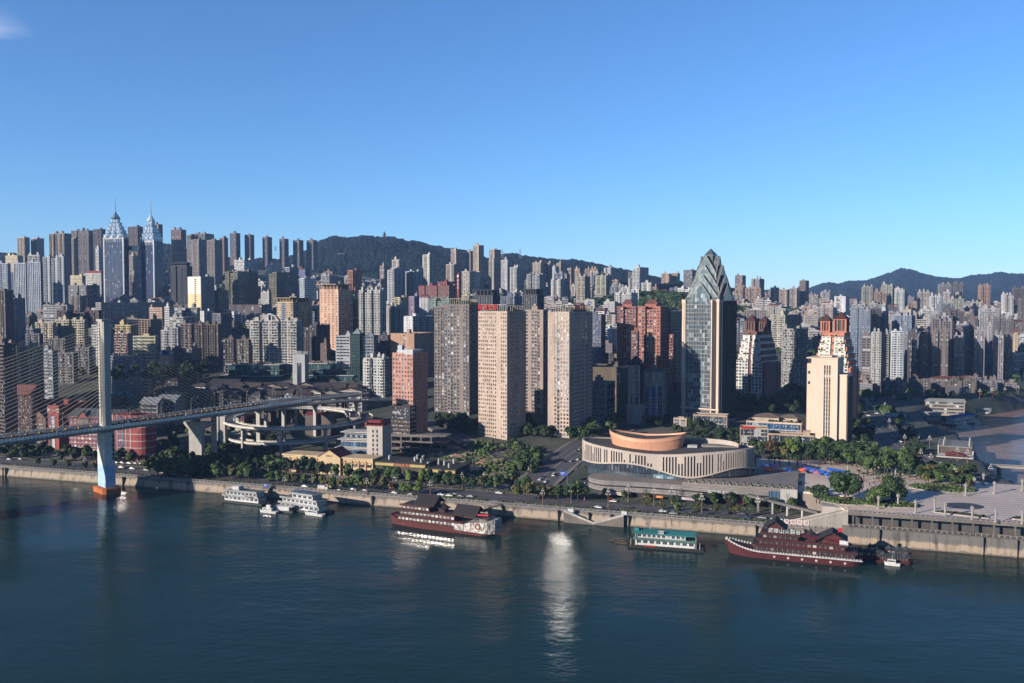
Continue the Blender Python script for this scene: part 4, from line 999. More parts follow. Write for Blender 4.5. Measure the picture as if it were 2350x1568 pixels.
# red twin-roofed apartment pair
RD=(190,112,98)
def mansard(n=1):
    def f(root,w,d,h):
        m=MB(); m.box(-w*.25,w*.25,-d*.3,d*.3,h,h+3.6); m.build('upper_storey',W(*RD),root)
        m=MB(); m.frust(0,0,h+3.6,h+8.4,w*.40,w*.20,4,sy=.9); m.build('mansard_roof',W(120,70,66),root)
    return f
RD2=(172,110,106)
T(AT,1415,1459,1467,706,930,'resg',RD2,'left tower of the brick-red apartment pair with a mansard roof',phi=18,segs=3,extra=mansard(),hut=False,win=True)
T(AT,1463,1515,1532,706,900,'grid',(204,124,104),'right, brighter tower of the brick-red apartment pair with a mansard roof',phi=22,segs=3,extra=mansard(),hut=False,win=True,bay=3.2)
T(AT,1448,1463,1466,762,890,'old',(160,104,98),'lower stepped wing between the brick-red apartment towers',phi=20)
T(AT,1532,1545,1548,770,905,'resb',(170,98,90),'stepped right flank of the brick-red apartment pair',phi=20,hut=False)
T(OT,1514,1539,1567,716,930,'rib',(206,196,176),'tower with a pale cream wall and dark glazed side behind the gold-piered tower',phi=42,glass=GLD,pat='ssg',side='rib')
# mall
def poster(root,w,d,h):
    m=MB(); m.box(w*.18,w*.28,-d/2-.4,-d/2-.1,h-13,h-4.5); m.build('poster',W(215,215,220),root)
    m=MB(); m.box(w*.205,w*.255,-d/2-.5,-d/2-.42,h-12,h-7); m.frust(w*.23,-d/2-.46,h-7,h-5.8,1,.3,6); m.build('poster_figure',W(40,40,45),root)
    m=MB(); m.box(-w*.02,w*.2,-d/2-.4,-d/2-.1,h-25,h-18.5); m.build('pink_billboard',W(222,150,180,dirt=.1),root)
T('shopping_mall',1360,1440,1446,846,820,'blankw',(128,114,94),'brown-grey windowless mall wall with a portrait poster and pink billboard',phi=8,pat='s',side='s',hut=True,extra=poster,d=45,cat='shopping mall')
T('shopping_mall',1350,1392,1411,882,775,'grid',(150,142,142),'mall wing with large square wall panels beside the tall beige tower',phi=24,bay=8,fh=7,pat='W',side='g',glass=GLD,cat='shopping mall')
def malltower(root,w,d,h):
    m=MB(); m.frust(0,0,h,h+3,w*.46,w*.46,8); m.frust(0,0,h+3,h+4.2,w*.56,w*.5,8); m.frust(0,0,h+4.2,h+7,w*.42,w*.15,8); m.frust(0,0,h+7,h+8.5,.5,.1,6); m.build('lantern_roof',W(52,60,74),root)
    m=MB(); m.box(-w/2-.8,w/2+.8,-d/2-.8,d/2,0,20); m.box(-w/2-1.2,w/2+1.2,-d/2-1.2,d/2,19.5,20.5); m.build('stone_base',W(176,168,164),root)
    m=MB(); m.box(-w/2-.1,-w/2+2.2,-d/2-.2,-d/2,20.5,h-.5); m.box(-w*.12,w*.12,-d/2-.2,-d/2,20.5,h-.5); m.box(w/2-1,w/2+.1,-d/2-.2,-d/2,20.5,h-.5); m.build('white_pilasters',W(186,182,180),root)
T('mall_corner_tower',1441,1468,1477,838,780,'curt',(30,34,48),'dark glass corner tower with octagonal lantern roof and stone base at the mall',phi=22,glass=GLD,hut=False,cat='tower',extra=malltower)
def bluepan(root,w,d,h):
    m=MB(); n=max(3,round(w/6.5)); b=w/n
    for k in range(n):
        for z0,z1 in ((h*.18,h*.4),(h*.47,h*.74)): x=-w/2+k*b; m.box(x+b*.36,x+b*.74,-d/2-.12,-d/2+.05,z0,z1)
    m.build('blue_panels',W(28,60,170,dirt=.15),root)['kind']='stuff'
T('shopping_mall',1477,1522,1537,857,790,'grid',(158,148,146),'pale framed mall wing with tall blue panels in its bays',phi=14,bay=6.5,fh=11,pat='W',side='W',glass=GLD,cat='shopping mall',extra=bluepan,st=dict(sh=.12,pw=.22))
T(AB,1385,1410,1418,694,1500,'fine',(206,204,204),'left half of the white hospital block below the monument knoll',phi=22)
T(AB,1410,1448,1463,685-12,1520,'grid',(206,206,208),'right half of the white hospital block with dark window grid below the knoll',phi=22,segs=3)
# ---------- gold-piered tower with the stepped crown ----------
def gold_tower():
    Y=780; ph=R(41); P=at(1650,690,Y); c,s=math.cos(ph),math.sin(ph)
    w=36.0; d=27.0; u0=at(1567,690,Y).x/Y; w=(P.x-u0*P.y)/(c+u0*s); u1=at(1690,690,Y).x/Y; d=(u1*P.y-P.x)/(s-u1*c) if s-u1*c>.05 else 30; d=max(30,min(d,44))
    cx=P.x-c*w/2+s*d/2; cy=P.y+s*w/2+c*d/2; zb=tz(cx,cy)-1; h=P.z-zb
    r=empty('glass_tower',(cx,cy,zb),-ph,'tall glass tower with pale stone piers and a stepped pyramid of glass gables','office tower'); FP.append((cx,cy,22))
    hx,hy=w/2,d/2; ST=W(226,204,182,dirt=.15); GG=glassmat('gt',(.012,.024,.034,1),(.17,.22,.24,1),.7,.13,.9,bump=.03); ROOF=glassmat('gtroof',(.03,.036,.04,1),(.075,.085,.085,1),.5,.2,.6,metal=.2,bump=.01); CG_=glassmat('gtc',(.045,.06,.068,1),(.15,.18,.18,1),.6,.1,.9,metal=.2,bump=.02)
    core=mesh_uv(); core_w=MB()
    # main shaft: front glass with thin mullions
    face(core_w,core,(-hx+3.2,-hy),(1,0),(0,-1),w-6.4,0,h,2.6,3.6,.13,.13,.2,'rib')
    core_w.build('mullions',W(172,166,160),r); core.build('glazing',GG,r)
    g=mesh_uv(); mw=MB()
    face(mw,g,(hx,-hy+3),(0,1),(1,0),d-3,0,h,2.0,3.6,.25,.12,.3,'rib'); face(mw,g,(-hx,hy),(0,-1),(-1,0),d-3,0,h,2.0,3.6,.25,.12,.3,'rib')
    mw.quad((hx,hy,0),(-hx,hy,0),(-hx,hy,h),(hx,hy,h)); mw.quad((-hx,-hy,h),(hx,-hy,h),(hx,hy,h),(-hx,hy,h))
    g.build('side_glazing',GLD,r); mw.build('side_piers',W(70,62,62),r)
    for (x0,x1,y0,y1,zt) in ((-hx-.6,-hx+1.3,-hy-.6,-hy+2.4,h+.5),(-hx+1.9,-hx+3.0,-hy-1.0,-hy+.6,h),(hx-7.4,hx-6.4,-hy-1.0,-hy+.4,h),(hx-2.0,hx+.3,-hy-.9,-hy+2.2,h+.6),(hx-.6,hx+.9,-hy+3.6,-hy+5,h)):
        m=MB(); m.box(x0,x1,y0,y1,0,zt); m.box(x0-.3,x1+.3,y0-.3,y1+.3,zt-2.2,zt+.6); m.build('stone_pier',ST,r)
    m=MB(); m.box(hx-6.2,hx-2.5,-hy-.5,-hy+.2,0,h); m.build('dark_groove',W(52,46,50),r)
    # podium cornice
    m=MB(); m.box(-hx-1,hx+1,-hy-1.6,hy,0,2); m.box(-hx-1.2,hx+1.2,-hy-1.9,-hy-1.2,12,13.2); m.build('podium_cornice',ST,r)
    # crown: stepped nested gables, front and side
    def gab(hw,y0,y1,ze,za,name,wallz,roofm,wm):
        # gable volume with ridge along y: half-width hw, eave ze, apex za
        m=mesh_uv()
        for y,fl in ((y0,0),):
            m.v+=[(-hw,y,wallz),(hw,y,wallz),(hw,y,ze),(0,y,za),(-hw,y,ze)]; i=len(m.v)-5; m.f.append((i,i+1,i+2,i+3,i+4)); m.m.append(1)
            m.uv+=[((p[0])/2,(p[2])/3.6) for p in m.v[-5:]]
        for sx in (-1,1):
            q=[(sx*hw,y0,ze),(sx*hw,y1,ze),(0,y1,za),(0,y0,za)]; L_=math.hypot(hw,za-ze)
            if sx>0: q=[q[0],q[1],q[2],q[3]]
            else: q=[q[1],q[0],q[3],q[2]]
            m.quad(*q,mi=0,uv=((0,0),((y1-y0)/2,0),((y1-y0)/2,L_/3),(0,L_/3)))
            m.quad((sx*hw,y0,wallz),(sx*hw,y1,wallz),(sx*hw,y1,ze),(sx*hw,y0,ze),1,((0,0),((y1-y0)/2,0),((y1-y0)/2,5),(0,5)))
        m.v+=[(-hw,y1,wallz),(hw,y1,wallz),(hw,y1,ze),(0,y1,za),(-hw,y1,ze)]; i=len(m.v)-5; m.f.append((i+4,i+3,i+2,i+1,i)); m.m.append(1); m.uv+=[(0,0)]*5
        m.build(name,[roofm,CG_ if name!='front_gable' else wm],r)
        e=MB(); t=.3
        for sx in (-1,1):
            e.tube((sx*hw,y0-.05,ze),(0,y0-.05,za),t,t,4); e.tube((sx*hw,y0-.05,wallz),(sx*hw,y0-.05,ze),t,t,4); e.tube((sx*hw,y0,ze),(sx*hw,y1,ze),t*.8,t*.8,4)
        e.tube((0,y0,za),(0,y1,za),t,t,4); e.build('edge_trim',W(200,196,190),r)
    k=1.0
    W0=hx
    # front gables get higher and narrower towards the middle
    gab(8.5,-hy-.3,hy*.9,h+4,h+15,'front_gable',h-1,ROOF,GG)
    gab(hx-.8,-hy+2.4,hy-1,h+.6,h+22.5,'second_gable',h,ROOF,GG)
    gab(hx-4,-hy+5.8,hy-3,h+11.5,h+31.5,'third_gable',h,ROOF,GG)
    gab(hx-8.2,-hy+9.0,hy-6,h+24.5,h+40,'fourth_gable',h+10,ROOF,GG)
    # side gables (ridge across)
    def gabx(hw,x1,ze,za,wz,name):
        m=mesh_uv(); x0=-x1
        for x in (x1,x0):
            pts=[(x,-hw,wz),(x,hw,wz),(x,hw,ze),(x,0,za),(x,-hw,ze)]
            if x<0: pts.reverse()
            m.v+=pts; i=len(m.v)-5; m.f.append((i,i+1,i+2,i+3,i+4)); m.m.append(1); m.uv+=[(p[1]/2,p[2]/3.6) for p in pts]
        L_=math.hypot(hw,za-ze)
        m.quad((x0,-hw,ze),(x1,-hw,ze),(x1,0,za),(x0,0,za),0,((0,0),(x1,0),(x1,L_/3),(0,L_/3))); m.quad((x1,hw,ze),(x0,hw,ze),(x0,0,za),(x1,0,za),0,((0,0),(x1,0),(x1,L_/3),(0,L_/3)))
        m.quad((x0,-hw,wz),(x1,-hw,wz),(x1,-hw,ze),(x0,-hw,ze),1,((0,0),(x1,0),(x1,4),(0,4)))
        m.build(name,[ROOF,CG_],r)
        e=MB()
        for sy in (-1,1): e.tube((x1+.05,sy*hw,ze),(x1+.05,0,za),.3,.3,4)
        e.build('edge_trim',W(176,150,138),r)
    gabx(7.5,hx-.3,h+4,h+15.5,h-1,'side_gable')
    gabx(hy-.8,hx-2.2,h+.7,h+22.8,h,'second_side_gable')
    gabx(hy-5,hx-5.4,h+11.7,h+31.8,h+4,'third_side_gable')
    gabx(hy-10.5,hx-8.6,h+24.7,h+40.3,h+10,'top_side_gable')
    m=mesh_uv()
    for (a,b,z0,z1) in ((4.4,4.4,h+34,h+41.5),(4.4,.15,h+41.5,h+47)):
        m.frust(0,1,z0,z1,a*1.35,b*1.35,4); m.uv+=[(.1,.1)]*(4*4+4)
    m.build('lantern',[ROOF],r)
    m=MB(); m.tube((0,1,h+46.5),(0,1,h+49),.15,.05,5); m.build('finial',W(120,120,120),r)
gold_tower()
T('commercial_podium',1545,1575,1580,945+18,765,'grid',(196,176,158),'low stone podium with sign boards left of the gold-piered tower foot',phi=20,bay=5,cat='podium',hut=False,d=10)
T('commercial_podium',1590,1668,1690,957,752,'grid',(190,170,150),'stone-piered podium at the foot of the gold-piered tower',phi=20,bay=5,fh=8,pat='g',side='g',cat='podium',hut=False,d=14)
# ---------- terracotta stepped towers ----------
TC=(196,108,84)
def terracotta(x0,xc,x1,yt,Y,label,phi,cup,white=(244,238,222),terr=(214,132,104),roof=(80,44,40)):
    ph=R(phi);P=at(xc,yt,Y);c,s=math.cos(ph),math.sin(ph)
    u0=at(x0,yt,Y).x/Y; w=(P.x-u0*P.y)/(c+u0*s); u1=at(x1,yt,Y).x/Y; den=s-u1*c; d=(u1*P.y-P.x)/den if den>.06 else 18; d=max(14,min(d,36))
    cx=P.x-c*w/2+s*d/2; cy=P.y+s*w/2+c*d/2; zb=tz(cx,cy)-2; h=P.z-zb
    r=empty(AT,(cx,cy,zb),-ph,label,'apartment tower'); FP.append((cx,cy,20)); random.seed(int(x0))
    st=dict(ST_['grid']); st.update(bay=3.3,fh=3.1,pw=.3,sh=.32,pat='w')
    wh=MB(); gl=mesh_uv(); te=MB(); wins=[]
    hx,hy=w/2,d/2
    body=h-28
    block(wh,gl,-hx,-w*.06,-hy,hy,0,body,st,win=wins); block(wh,gl,w*.06,hx-1.5,-hy,hy,0,body,st,ps='s',win=wins)
    te.box(-w*.06,w*.06,-hy+1.6,hy,0,body+10); te.box(hx-1.5,hx+.6,-hy+.8,hy-.2,0,body-2); te.box(-hx-.3,-hx,-hy+2,hy,0,body)
    # side: terracotta fins with a white strip
    te.box(hx,hx+1.2,-hy+2.0,-hy+d*.42,0,body-1); te.box(hx,hx+1.2,hy-4.5,hy-.3,0,body-4)
    # stepped terraces
    lv=[(0.0,0),(.12,3.1*2),(.2,3.1*4),(.28,3.1*6)]
    for k in range(4):
        ins=[0,.06,.12,.20][k]; z0=body+k*6.2; z1=z0+6.2
        a=hx*(1-ins*1.3); b=hy*(1-ins*.9)
        st2=dict(st); st2.update(bay=5.2,pw=.58,sh=.56)
        block(wh,gl,-a*.82,-w*.05,-b,b,z0,z1,st2); block(wh,gl,w*.05,a*.82,-b,b,z0,z1,st2)
        te.box(-a*.95,-a*.82,-b+1.2,b-1,z0,z1-2.5); te.box(a*.82,a*.95,-b+1.2,b-1,z0,z1-2.5); te.box(-w*.05,w*.05,-b+1.5,b,z0,z1)
        wh.box(-a*.84,a*.84,-b-.3,b+.2,z1,z1+.25)
    te.box(-hx*.62,hx*.62,-hy*.72,hy*.72,body+24.8,body+28.5)
    wh.build('wall',W(*white),r); te.build('terracotta_panels',W(*terr),r); gl.build('glazing',GL,r); put_windows(r,wins,MFRM,GL)
    for (ux,uw,zz) in cup:
        m=MB(); X=ux*w; z0=body+28.5; q=uw*w/2
        for sx in (-1,1):
            for sy in (-1,1): m.box(X+sx*q-.7,X+sx*q+.7,sy*q-.7,sy*q+.7,z0,z0+zz)
        m.box(X-q-.9,X+q+.9,-q-.9,q+.9,z0+zz,z0+zz+1); m.box(X-q*.35-.5,X-q*.35+.2,-q-.6,q+.6,z0,z0+zz); m.box(X+q*.35-.2,X+q*.35+.5,-q-.6,q+.6,z0,z0+zz)
        m.box(X-q-.3,X+q+.3,-q-.3,q+.3,z0,z0+1.5)
        o=m.build('cupola',W(*terr),r); m=MB(); m.box(X-q+.6,X+q-.6,-q+.6,q-.6,z0,z0+zz); m.build('louvre',W(86,80,84),o)
        m=MB(); m.hip(X-q-.6,X+q+.6,-q-.6,q+.6,z0+zz+1,6.5,ov=1.0); m.build('hipped_roof',W(*roof),o)
    # roof garden plants on the terraces
    m=MB()
    for _ in range(90):
        k=random.randint(0,3); a=hx*(1-[0,.10,.18,.27][k]*1.3); b=hy*(1-[0,.10,.18,.27][k]*.9); x=random.uniform(-a,a); z=body+k*6.2+.3+ (6.2 if random.random()<.4 else 0); y=-b-random.uniform(-.1,.6)
        q=random.uniform(.5,1.1); m.frust(x,y,z,z+q*random.uniform(.8,2.2),q,q*.4,5)
    m.build('terrace_plants',W(46,70,28,dirt=.6),r)['kind']='stuff'
terracotta(1689,1752,1790,763,860,'dark-roofed terracotta and white stepped tower right of the gold-piered tower',40,[(-.2,.30,9),(.26,.26,8)],white=(232,230,226),terr=(128,84,80))
terracotta(1867,1950,1969,766,770,'sunlit terracotta and white stepped tower with roof cupolas behind the beige tower',34,[(-.28,.22,9),(.14,.32,11)])
T(AT,1792,1820,1854,757,935,'resb',(160,158,158),'grey-white tower of balcony bands between the two stepped terracotta towers',phi=40,segs=2,win=True,side='bbw')
T(AB,1770,1800,1847,724,1250,'old',(186,180,166),'cream slab with dark balcony columns behind the stepped towers',phi=45,side='bws')
# ---------- beige riverside tower ----------
def beige_tower():
    Y=675; ph=R(30); P=at(1922,820,Y); c,s=math.cos(ph),math.sin(ph); u0=at(1851,820,Y).x/Y; w=(P.x-u0*P.y)/(c+u0*s); d=26
    cx=P.x-c*w/2+s*d/2; cy=P.y+s*w/2+c*d/2; zb=16; h=P.z-zb-1.5; hx,hy=w/2,d/2
    r=empty('office_tower',(cx,cy,zb),-ph,'sunlit beige slab tower with three thin window slots, standing by the plaza','office tower'); FP.append((cx,cy,22))
    B=W(232,206,182,dirt=.12,scale=.05)
    m=MB(); a=-hx+5.5; 
    slots=[hx*.18,hx*.34,hx*.50]
    m.box(-hx+3.4,slots[0]-.6,-hy,hy,0,h); 
    m.box(slots[0]+.6,slots[1]-.55,-hy+.15,hy,0,h-5); m.box(slots[1]+.55,slots[2]-.6,-hy+.15,hy,0,h-5); m.box(slots[2]+.6,hx,-hy,hy,0,h); m.box(slots[0]-.6,slots[2]+.6,-hy+.1,hy,h-5,h)
    m.box(-hx,-hx+3.4,-hy+1.2,hy,0,h-4); m.box(-hx-.3,hx+.3,-hy-.3,hy+.3,h,h+.8)
    m.build('wall',B,r)
    g=mesh_uv()
    for sx in slots: g.quad((sx-.6,-hy+.7,0),(sx+.6,-hy+.7,0),(sx+.6,-hy+.7,h-5),(sx-.6,-hy+.7,h-5),uv=((0,0),(1,0),(1,34),(0,34)))
    g.build('window_slots',GL,r)
    m=MB(); z=3
    while z<h-6:
        for sx in slots: m.box(sx-.6,sx+.6,-hy+.3,-hy+.68,z,z+.7)
        z+=3.3
    m.build('slot_spandrels',W(150,130,118),r)['kind']='stuff'
    m=MB()
    for z in (h-12,h-20): m.box(-hx+.9,-hx+2.4,-hy+1.05,-hy+1.25,z,z+2.2)
    m.build('small_windows',GLD,r)['kind']='stuff'
    # right-hand lower mass and its dark glazed side
    q=MB(); z1=h-13; q.box(hx+.1,hx+6.3,-hy+2.5,hy,0,z1); q.box(hx+0,hx+6.6,-hy+2.2,hy,z1,z1+1.2); q.build('right_wing',B,r)
    wl=MB(); gg=mesh_uv(); face(wl,gg,(hx+6.9,-hy+2.6),(0,1),(1,0),d-2.8,0,z1-1,3.6,3.4,.34,.14,.5,'rib'); wl.build('side_ribs',W(112,96,92),r); gg.build('side_glazing',GLD,r)
    m=MB(); m.box(-hx+8,hx-6,-hy+9,hy-4,h+.8,h+2); m.build('stair_house',B,r)
beige_tower()
def podplants(root,w,d,h):
    m=MB()
    for _ in range(40): x=random.uniform(-w*.1,w*.35); y=random.uniform(-d*.4,-d*.1); q=random.uniform(.6,1.4); m.frust(x,y,h,h+q*2,q,q*.3,6)
    m.build('roof_garden',W(40,66,30,dirt=.5),root)['kind']='stuff'
    m=MB(); m.hip(-w*.38,w*.1,-d*.3,d*.4,h+4.2,2.6); m.hip(w*.1,w*.42,-d*.1,d*.4,h+4,2.4); m.build('hipped_roof',W(128,112,98),root)
    m=MB(); m.box(-w*.36,w*.08,-d*.26,d*.36,h,h+4.3); m.box(w*.12,w*.4,-d*.06,d*.36,h,h+4.1); m.build('upper_storey',W(205,184,160),root)
T('hotel_podium',1712,1838,1850,975,700,'grid',(226,200,174),'sunlit beige three-storey podium with hipped roofs left of the slab tower',phi=24,bay=5,fh=5.6,pat='g',side='g',glass=GLB,cat='podium',hut=False,d=22,extra=podplants,zbase=15)
T('hotel_podium',1762,1868,1876,1003,655,'grid',(190,164,140),'low front arcade with white lettering below the beige podium',phi=22,bay=6,fh=7,pat='g',side='g',cat='podium',hut=True,d=12,zbase=15)
T('hotel_podium',1698,1762,1772,986,668,'grid',(196,172,150),'low colonnaded pavilion with a red sign between trees and podium',phi=14,bay=5.5,fh=6,pat='g',side='g',cat='podium',hut=False,d=14,zbase=15,extra=lambda r,w,d,h:(lambda m:(m.box(-w*.45,w*.02,-d/2-.5,-d/2-.2,h+.2,h+2),m.build('red_sign',W(200,30,30),r)))(MB()))
def gatef(root,w,d,h):
    pass
g=empty('gateway',gp(1990,1045,16.8),-R(12),'beige stone gateway roof by the street right of the slab tower','gateway')
m=MB(); m.box(-9,6,-3,5,7,8.6); m.box(-9.4,6.4,-3.4,5.4,8.6,9.3); m.build('roof',W(205,180,160),g); m=MB(); m.box(3,5,-2.5,-.5,0,7); m.build('column',W(205,180,160),g); m=MB(); m.box(-8,-6,-2.5,-.5,0,7); m.build('column',W(205,180,160),g)
# ================= RIGHT SIDE AND CENTRE BACKGROUND =================
T(AT,1149,1164,1176,598,2200,'resg',(190,190,196),'pale towers at the right end of the hillside row, tallest one',phi=35)
T(AT,1169,1186,1203,615,2050,'resb',(196,196,198),'white tower in front of the hillside row left of centre',phi=35,segs=2)
T(AT,1221,1240,1250,604,2300,'resg',(192,176,156),'beige tower on the hillside, left of three under the ridge',phi=30,segs=2)
T(AT,1249,1260,1268,606,2320,'resg',(180,160,142),'beige tower on the hillside, middle of three under the ridge',phi=35)
T(AT,1267,1274,1282,613,2250,'blankw',(170,176,190),'blue-grey tower with a blank pale end wall on the hillside',phi=40)
T(AT,1277,1286,1294,605,2380,'resb',(176,162,150),'beige-grey tower on the hillside, right of three under the ridge',phi=35)
T(AT,1208,1238,1252,631,1980,'resb',(176,176,182),'broad pale blue-grey tower below the three hillside towers',phi=22,segs=3)
T(AT,1265,1286,1295,642,1820,'resb',(204,204,206),'bright white tower with round-arched balconies on the mid hillside',phi=22,segs=3)
T(AT,1321,1342,1354,636,1720,'resb',(178,168,154),'cream tower with curved balconies left of the monument knoll',phi=30,segs=2)
T(AT,1366,1390,1402,634,2000,'resb',(170,172,150),'greenish cream tower behind the monument knoll',phi=30,segs=2)
T(AT,1300,1310,1318,618,2350,'resg',(186,160,144),'short pinkish hillside tower right of the three beige ones',phi=30)
T(AT,1318,1330,1337,618,2300,'resg',(182,158,140),'short beige hillside tower left of the cupola building',phi=30)
T(AT,1342,1370,1384,618,2450,'resb',(180,150,134),'stepped pinkish slab high on the hillside under the ridge',phi=20,segs=3)
def cup(root,w,d,h):
    m=MB(); m.frust(0,0,h,h+7,4,4,8); m.frust(0,0,h+7,h+8,6,5,8); m.frust(0,0,h+8,h+12,3,.3,8); m.build('cupola',W(190,194,200),root)
T(AT,1386,1402,1413,616,2400,'resb',(196,200,206),'white tower with a central cupola under the ridge end',phi=35,segs=3,extra=cup,hut=False)
T(AT,1450,1468,1488,615,1850,'res',(196,202,210),'tall white-blue tower right of the monument',phi=40,segs=2)
T(AT,1517,1535,1541,629,2600,'resg',(196,162,138),'peach skyline tower left of the gold-piered tower, left one',phi=20)
T(AT,1541,1554,1560,628,2650,'resg',(196,160,134),'peach skyline tower left of the gold-piered tower, right one',phi=20)
T(OT,1568,1588,1598,621,2300,'grid',(120,118,128),'grey gridded skyline tower touching the crown of the gold-piered tower',phi=28)
T(AT,1686,1703,1711,633,2500,'resg',(150,134,132),'brown-grey skyline tower right of the gold-piered tower crown',phi=28)
T(AT,1724,1743,1757,641,2450,'resb',(160,152,150),'stepped grey skyline tower with roof frames right of the crown',phi=30,segs=3)
T(AT,1685,1705,1717,660,2250,'resb',(172,138,120),'peach terraced tower below the brown-grey skyline tower',phi=25,segs=2)
T(AT,1709,1745,1758,663,2200,'old',(176,142,124),'wide peach terraced block right of the crown',phi=20,segs=3)
T(AT,1768,1778,1789,661,2500,'resb',(190,184,176),'pale tower in the row left of the tall brown skyline tower',phi=30)
T(AT,1787,1806,1812,666,2450,'resg',(170,150,136),'pinkish tower in the row left of the tall brown skyline tower',phi=25)
T(AT,1811,1828,1834,663,2400,'resg',(168,152,144),'beige-grey tower touching the tall brown skyline tower',phi=25)
T(AT,1834,1848,1856,645,2450,'resg',(136,112,106),'tall brown skyline tower left of the right-hand mountain',phi=30)
T(AT,1914,1940,1955,682,1750,'res',(208,208,214),'white tower with two bright end piers right of the cupola roofs',phi=30,pat='sggws',side='s')
T(AT,1955,1985,1995,700,1850,'resb',(176,172,174),'grey-white block right of the white tower with bright end piers',phi=25,segs=2)
T(AT,2013,2034,2044,686,2350,'resg',(186,160,150),'pinkish tower with orange roofs at the mountain foot',phi=25,segs=2)
T(AT,2047,2066,2076,663,2550,'res',(200,196,196),'tall white-grey tower in front of the mountain saddle',phi=28)
T(AT,2077,2097,2105,683,2400,'rib',(140,132,140),'dark-striped tower right of the tall white-grey one',phi=28,glass=GLB)
T(AT,2106,2134,2143,672,2150,'resg',(190,182,174),'broad beige tower with roof hut, left of the tall pale cluster',phi=20,segs=3)
T(AT,2134,2160,2168,681,1950,'resb',(206,208,214),'white tower with round-cornered bays in the pale cluster',phi=20,segs=3)
T(AT,2163,2180,2189,672,2050,'resg',(186,182,178),'beige tower with a box on top, left of the twin-topped pair',phi=28)
T(AT,2188,2200,2210,672,2080,'resg',(172,168,168),'beige-grey tower right of the twin-topped pair',phi=35)
T(AT,2228,2255,2271,695,1950,'resb',(178,170,162),'large grey-beige balconied tower behind the spired riverside row',phi=28,segs=3)
T(AT,2271,2280,2286,704,2250,'resg',(190,166,140),'narrow tan tower behind the riverside row',phi=30)
T(AT,2286,2306,2318,700,2200,'resg',(180,140,126),'orange-beige tower with a box on top near the right edge',phi=28,segs=2)
T(AT,2298,2320,2330,726,1750,'resb',(186,190,200),'pale blue-white tower near the right edge',phi=25,segs=2)
T(AT,2330,2356,2372,722,1800,'resb',(200,204,212),'white tower cut by the right edge of the photo',phi=22,segs=2)
T(AB,2090,2130,2145,735,1500,'band',(190,182,168),'wide cream slab with dark window bands behind the riverside towers',phi=20,bay=7)
T(AB,2147,2180,2187,737,1480,'fine',(200,190,176),'stepped cream block right of the wide cream slab',phi=18,pat='sW')
T(AB,1948,1990,1999,742,1560,'grid',(176,180,188),'low grey-blue slab, left one of the pair behind the riverside towers',phi=15)
T(AB,2002,2038,2043,741,1540,'grid',(186,190,196),'low grey-blue slab, right one of the pair behind the riverside towers',phi=15)
T(AT,2041,2063,2073,723,1600,'res',(166,168,178),'grey-blue tower with roof plants behind the riverside towers',phi=28)
T(AT,2072,2090,2097,712,1750,'blankw',(176,166,156),'tower with a blank beige wall on the right',phi=28,pat='s')
T(AT,1977,1998,2003,772,1150,'band',(136,122,122),'brown banded tower left of the white riverside towers',phi=20,bay=8)
T(AT,2001,2022,2028,764,1130,'resb',(190,192,192),'white riverside tower of balcony bays, left one',phi=20,segs=2,win=False)
T(AT,2026,2040,2047,768,1135,'resb',(172,172,172),'grey riverside tower of balcony bays, middle one',phi=25)
T(AT,2045,2072,2083,762,1110,'res',(204,212,218),'bright white riverside tower, right one of its row',phi=24,segs=2,side='bb')
T(AT,2083,2104,2114,757,1150,'ribw',(96,88,98),'dark tower with golden vertical stripes right of the white riverside towers',phi=24,segs=2)
T(AT,2113,2136,2142,764,1170,'resb',(100,98,114),'very dark brown slab right of the golden-striped tower',phi=15)
T(AT,2140,2176,2190,762,1150,'resb',(134,120,118),'dark brown tower with beige balcony column and roof plants',phi=24,segs=3)
def spire(root,w,d,h):
    m=MB(); zz=h
    for k in range(5):
        q=w*.46*(1-k*.19); m.box(-q,q,-min(q,d/2-.5),min(q,d/2-.5),zz,zz+5.5); 
        for sx in (-1,0,1): m.box(sx*q-.3,sx*q+.3,-min(q,d/2-.5)-.4,-min(q,d/2-.5),zz,zz+7)
        zz+=5.5
    m.build('stepped_crown',W(120,110,116),root)
for i,(a,b,c,y,l,cr) in enumerate([(2189,2213,2224,772,'left',1),(2236,2259,2269,760,'middle',1),(2280,2302,2312,770,'right',1)]):
    T(AT,a,b,c,y,1180+i*15,'ribw',(160,152,160),'dark riverside tower with pale vertical stripes, %s of three'%l,phi=27,bay=2.6,extra=None,segs=2)
for i,(a,b,c,y,l) in enumerate([(2168,2180,2190,775,'left'),(2222,2238,2247,755,'middle'),(2264,2276,2284,768,'right')]):
    T(AT,a,b,c,y,1290+i*10,'ribw',(96,84,94),'dark tower with a stepped spire crown, %s of three'%l,phi=25,extra=spire,hut=False)
T(AB,2311,2335,2352,764,1330,'resb',(200,176,150),'beige block with red hipped roofs at the right edge',phi=25,segs=3,hut=False,extra=lambda r,w,d,h:(lambda m:(m.hip(-w/2,0,-d/2,d/2,h+1,4),m.hip(0,w/2,-d/2,d/2,h+1,5),m.build('tiled_roof',W(150,62,48),r)))(MB()))
T(AT,2312,2340,2360,812,1240,'band',(150,170,200),'pale blue-white tower with balcony bands at the right edge',phi=30,bay=9)
T(OB,2079,2136,2168,886,1070,'grid',(70,66,84),'low dark commercial block with a flat roof on the far waterfront',phi=30,bay=3,hut=False)
T(OB,1984,2040,2084,912,1085,'curt',(60,64,84),'dark glass podium with a white sign under the white riverside towers',phi=30,glass=GLD,hut=False,d=26)
T(OB,2186,2300,2316,900,1165,'curt',(70,66,80),'dark shop podium under the striped riverside towers',phi=16,glass=GLD,hut=False,d=24)
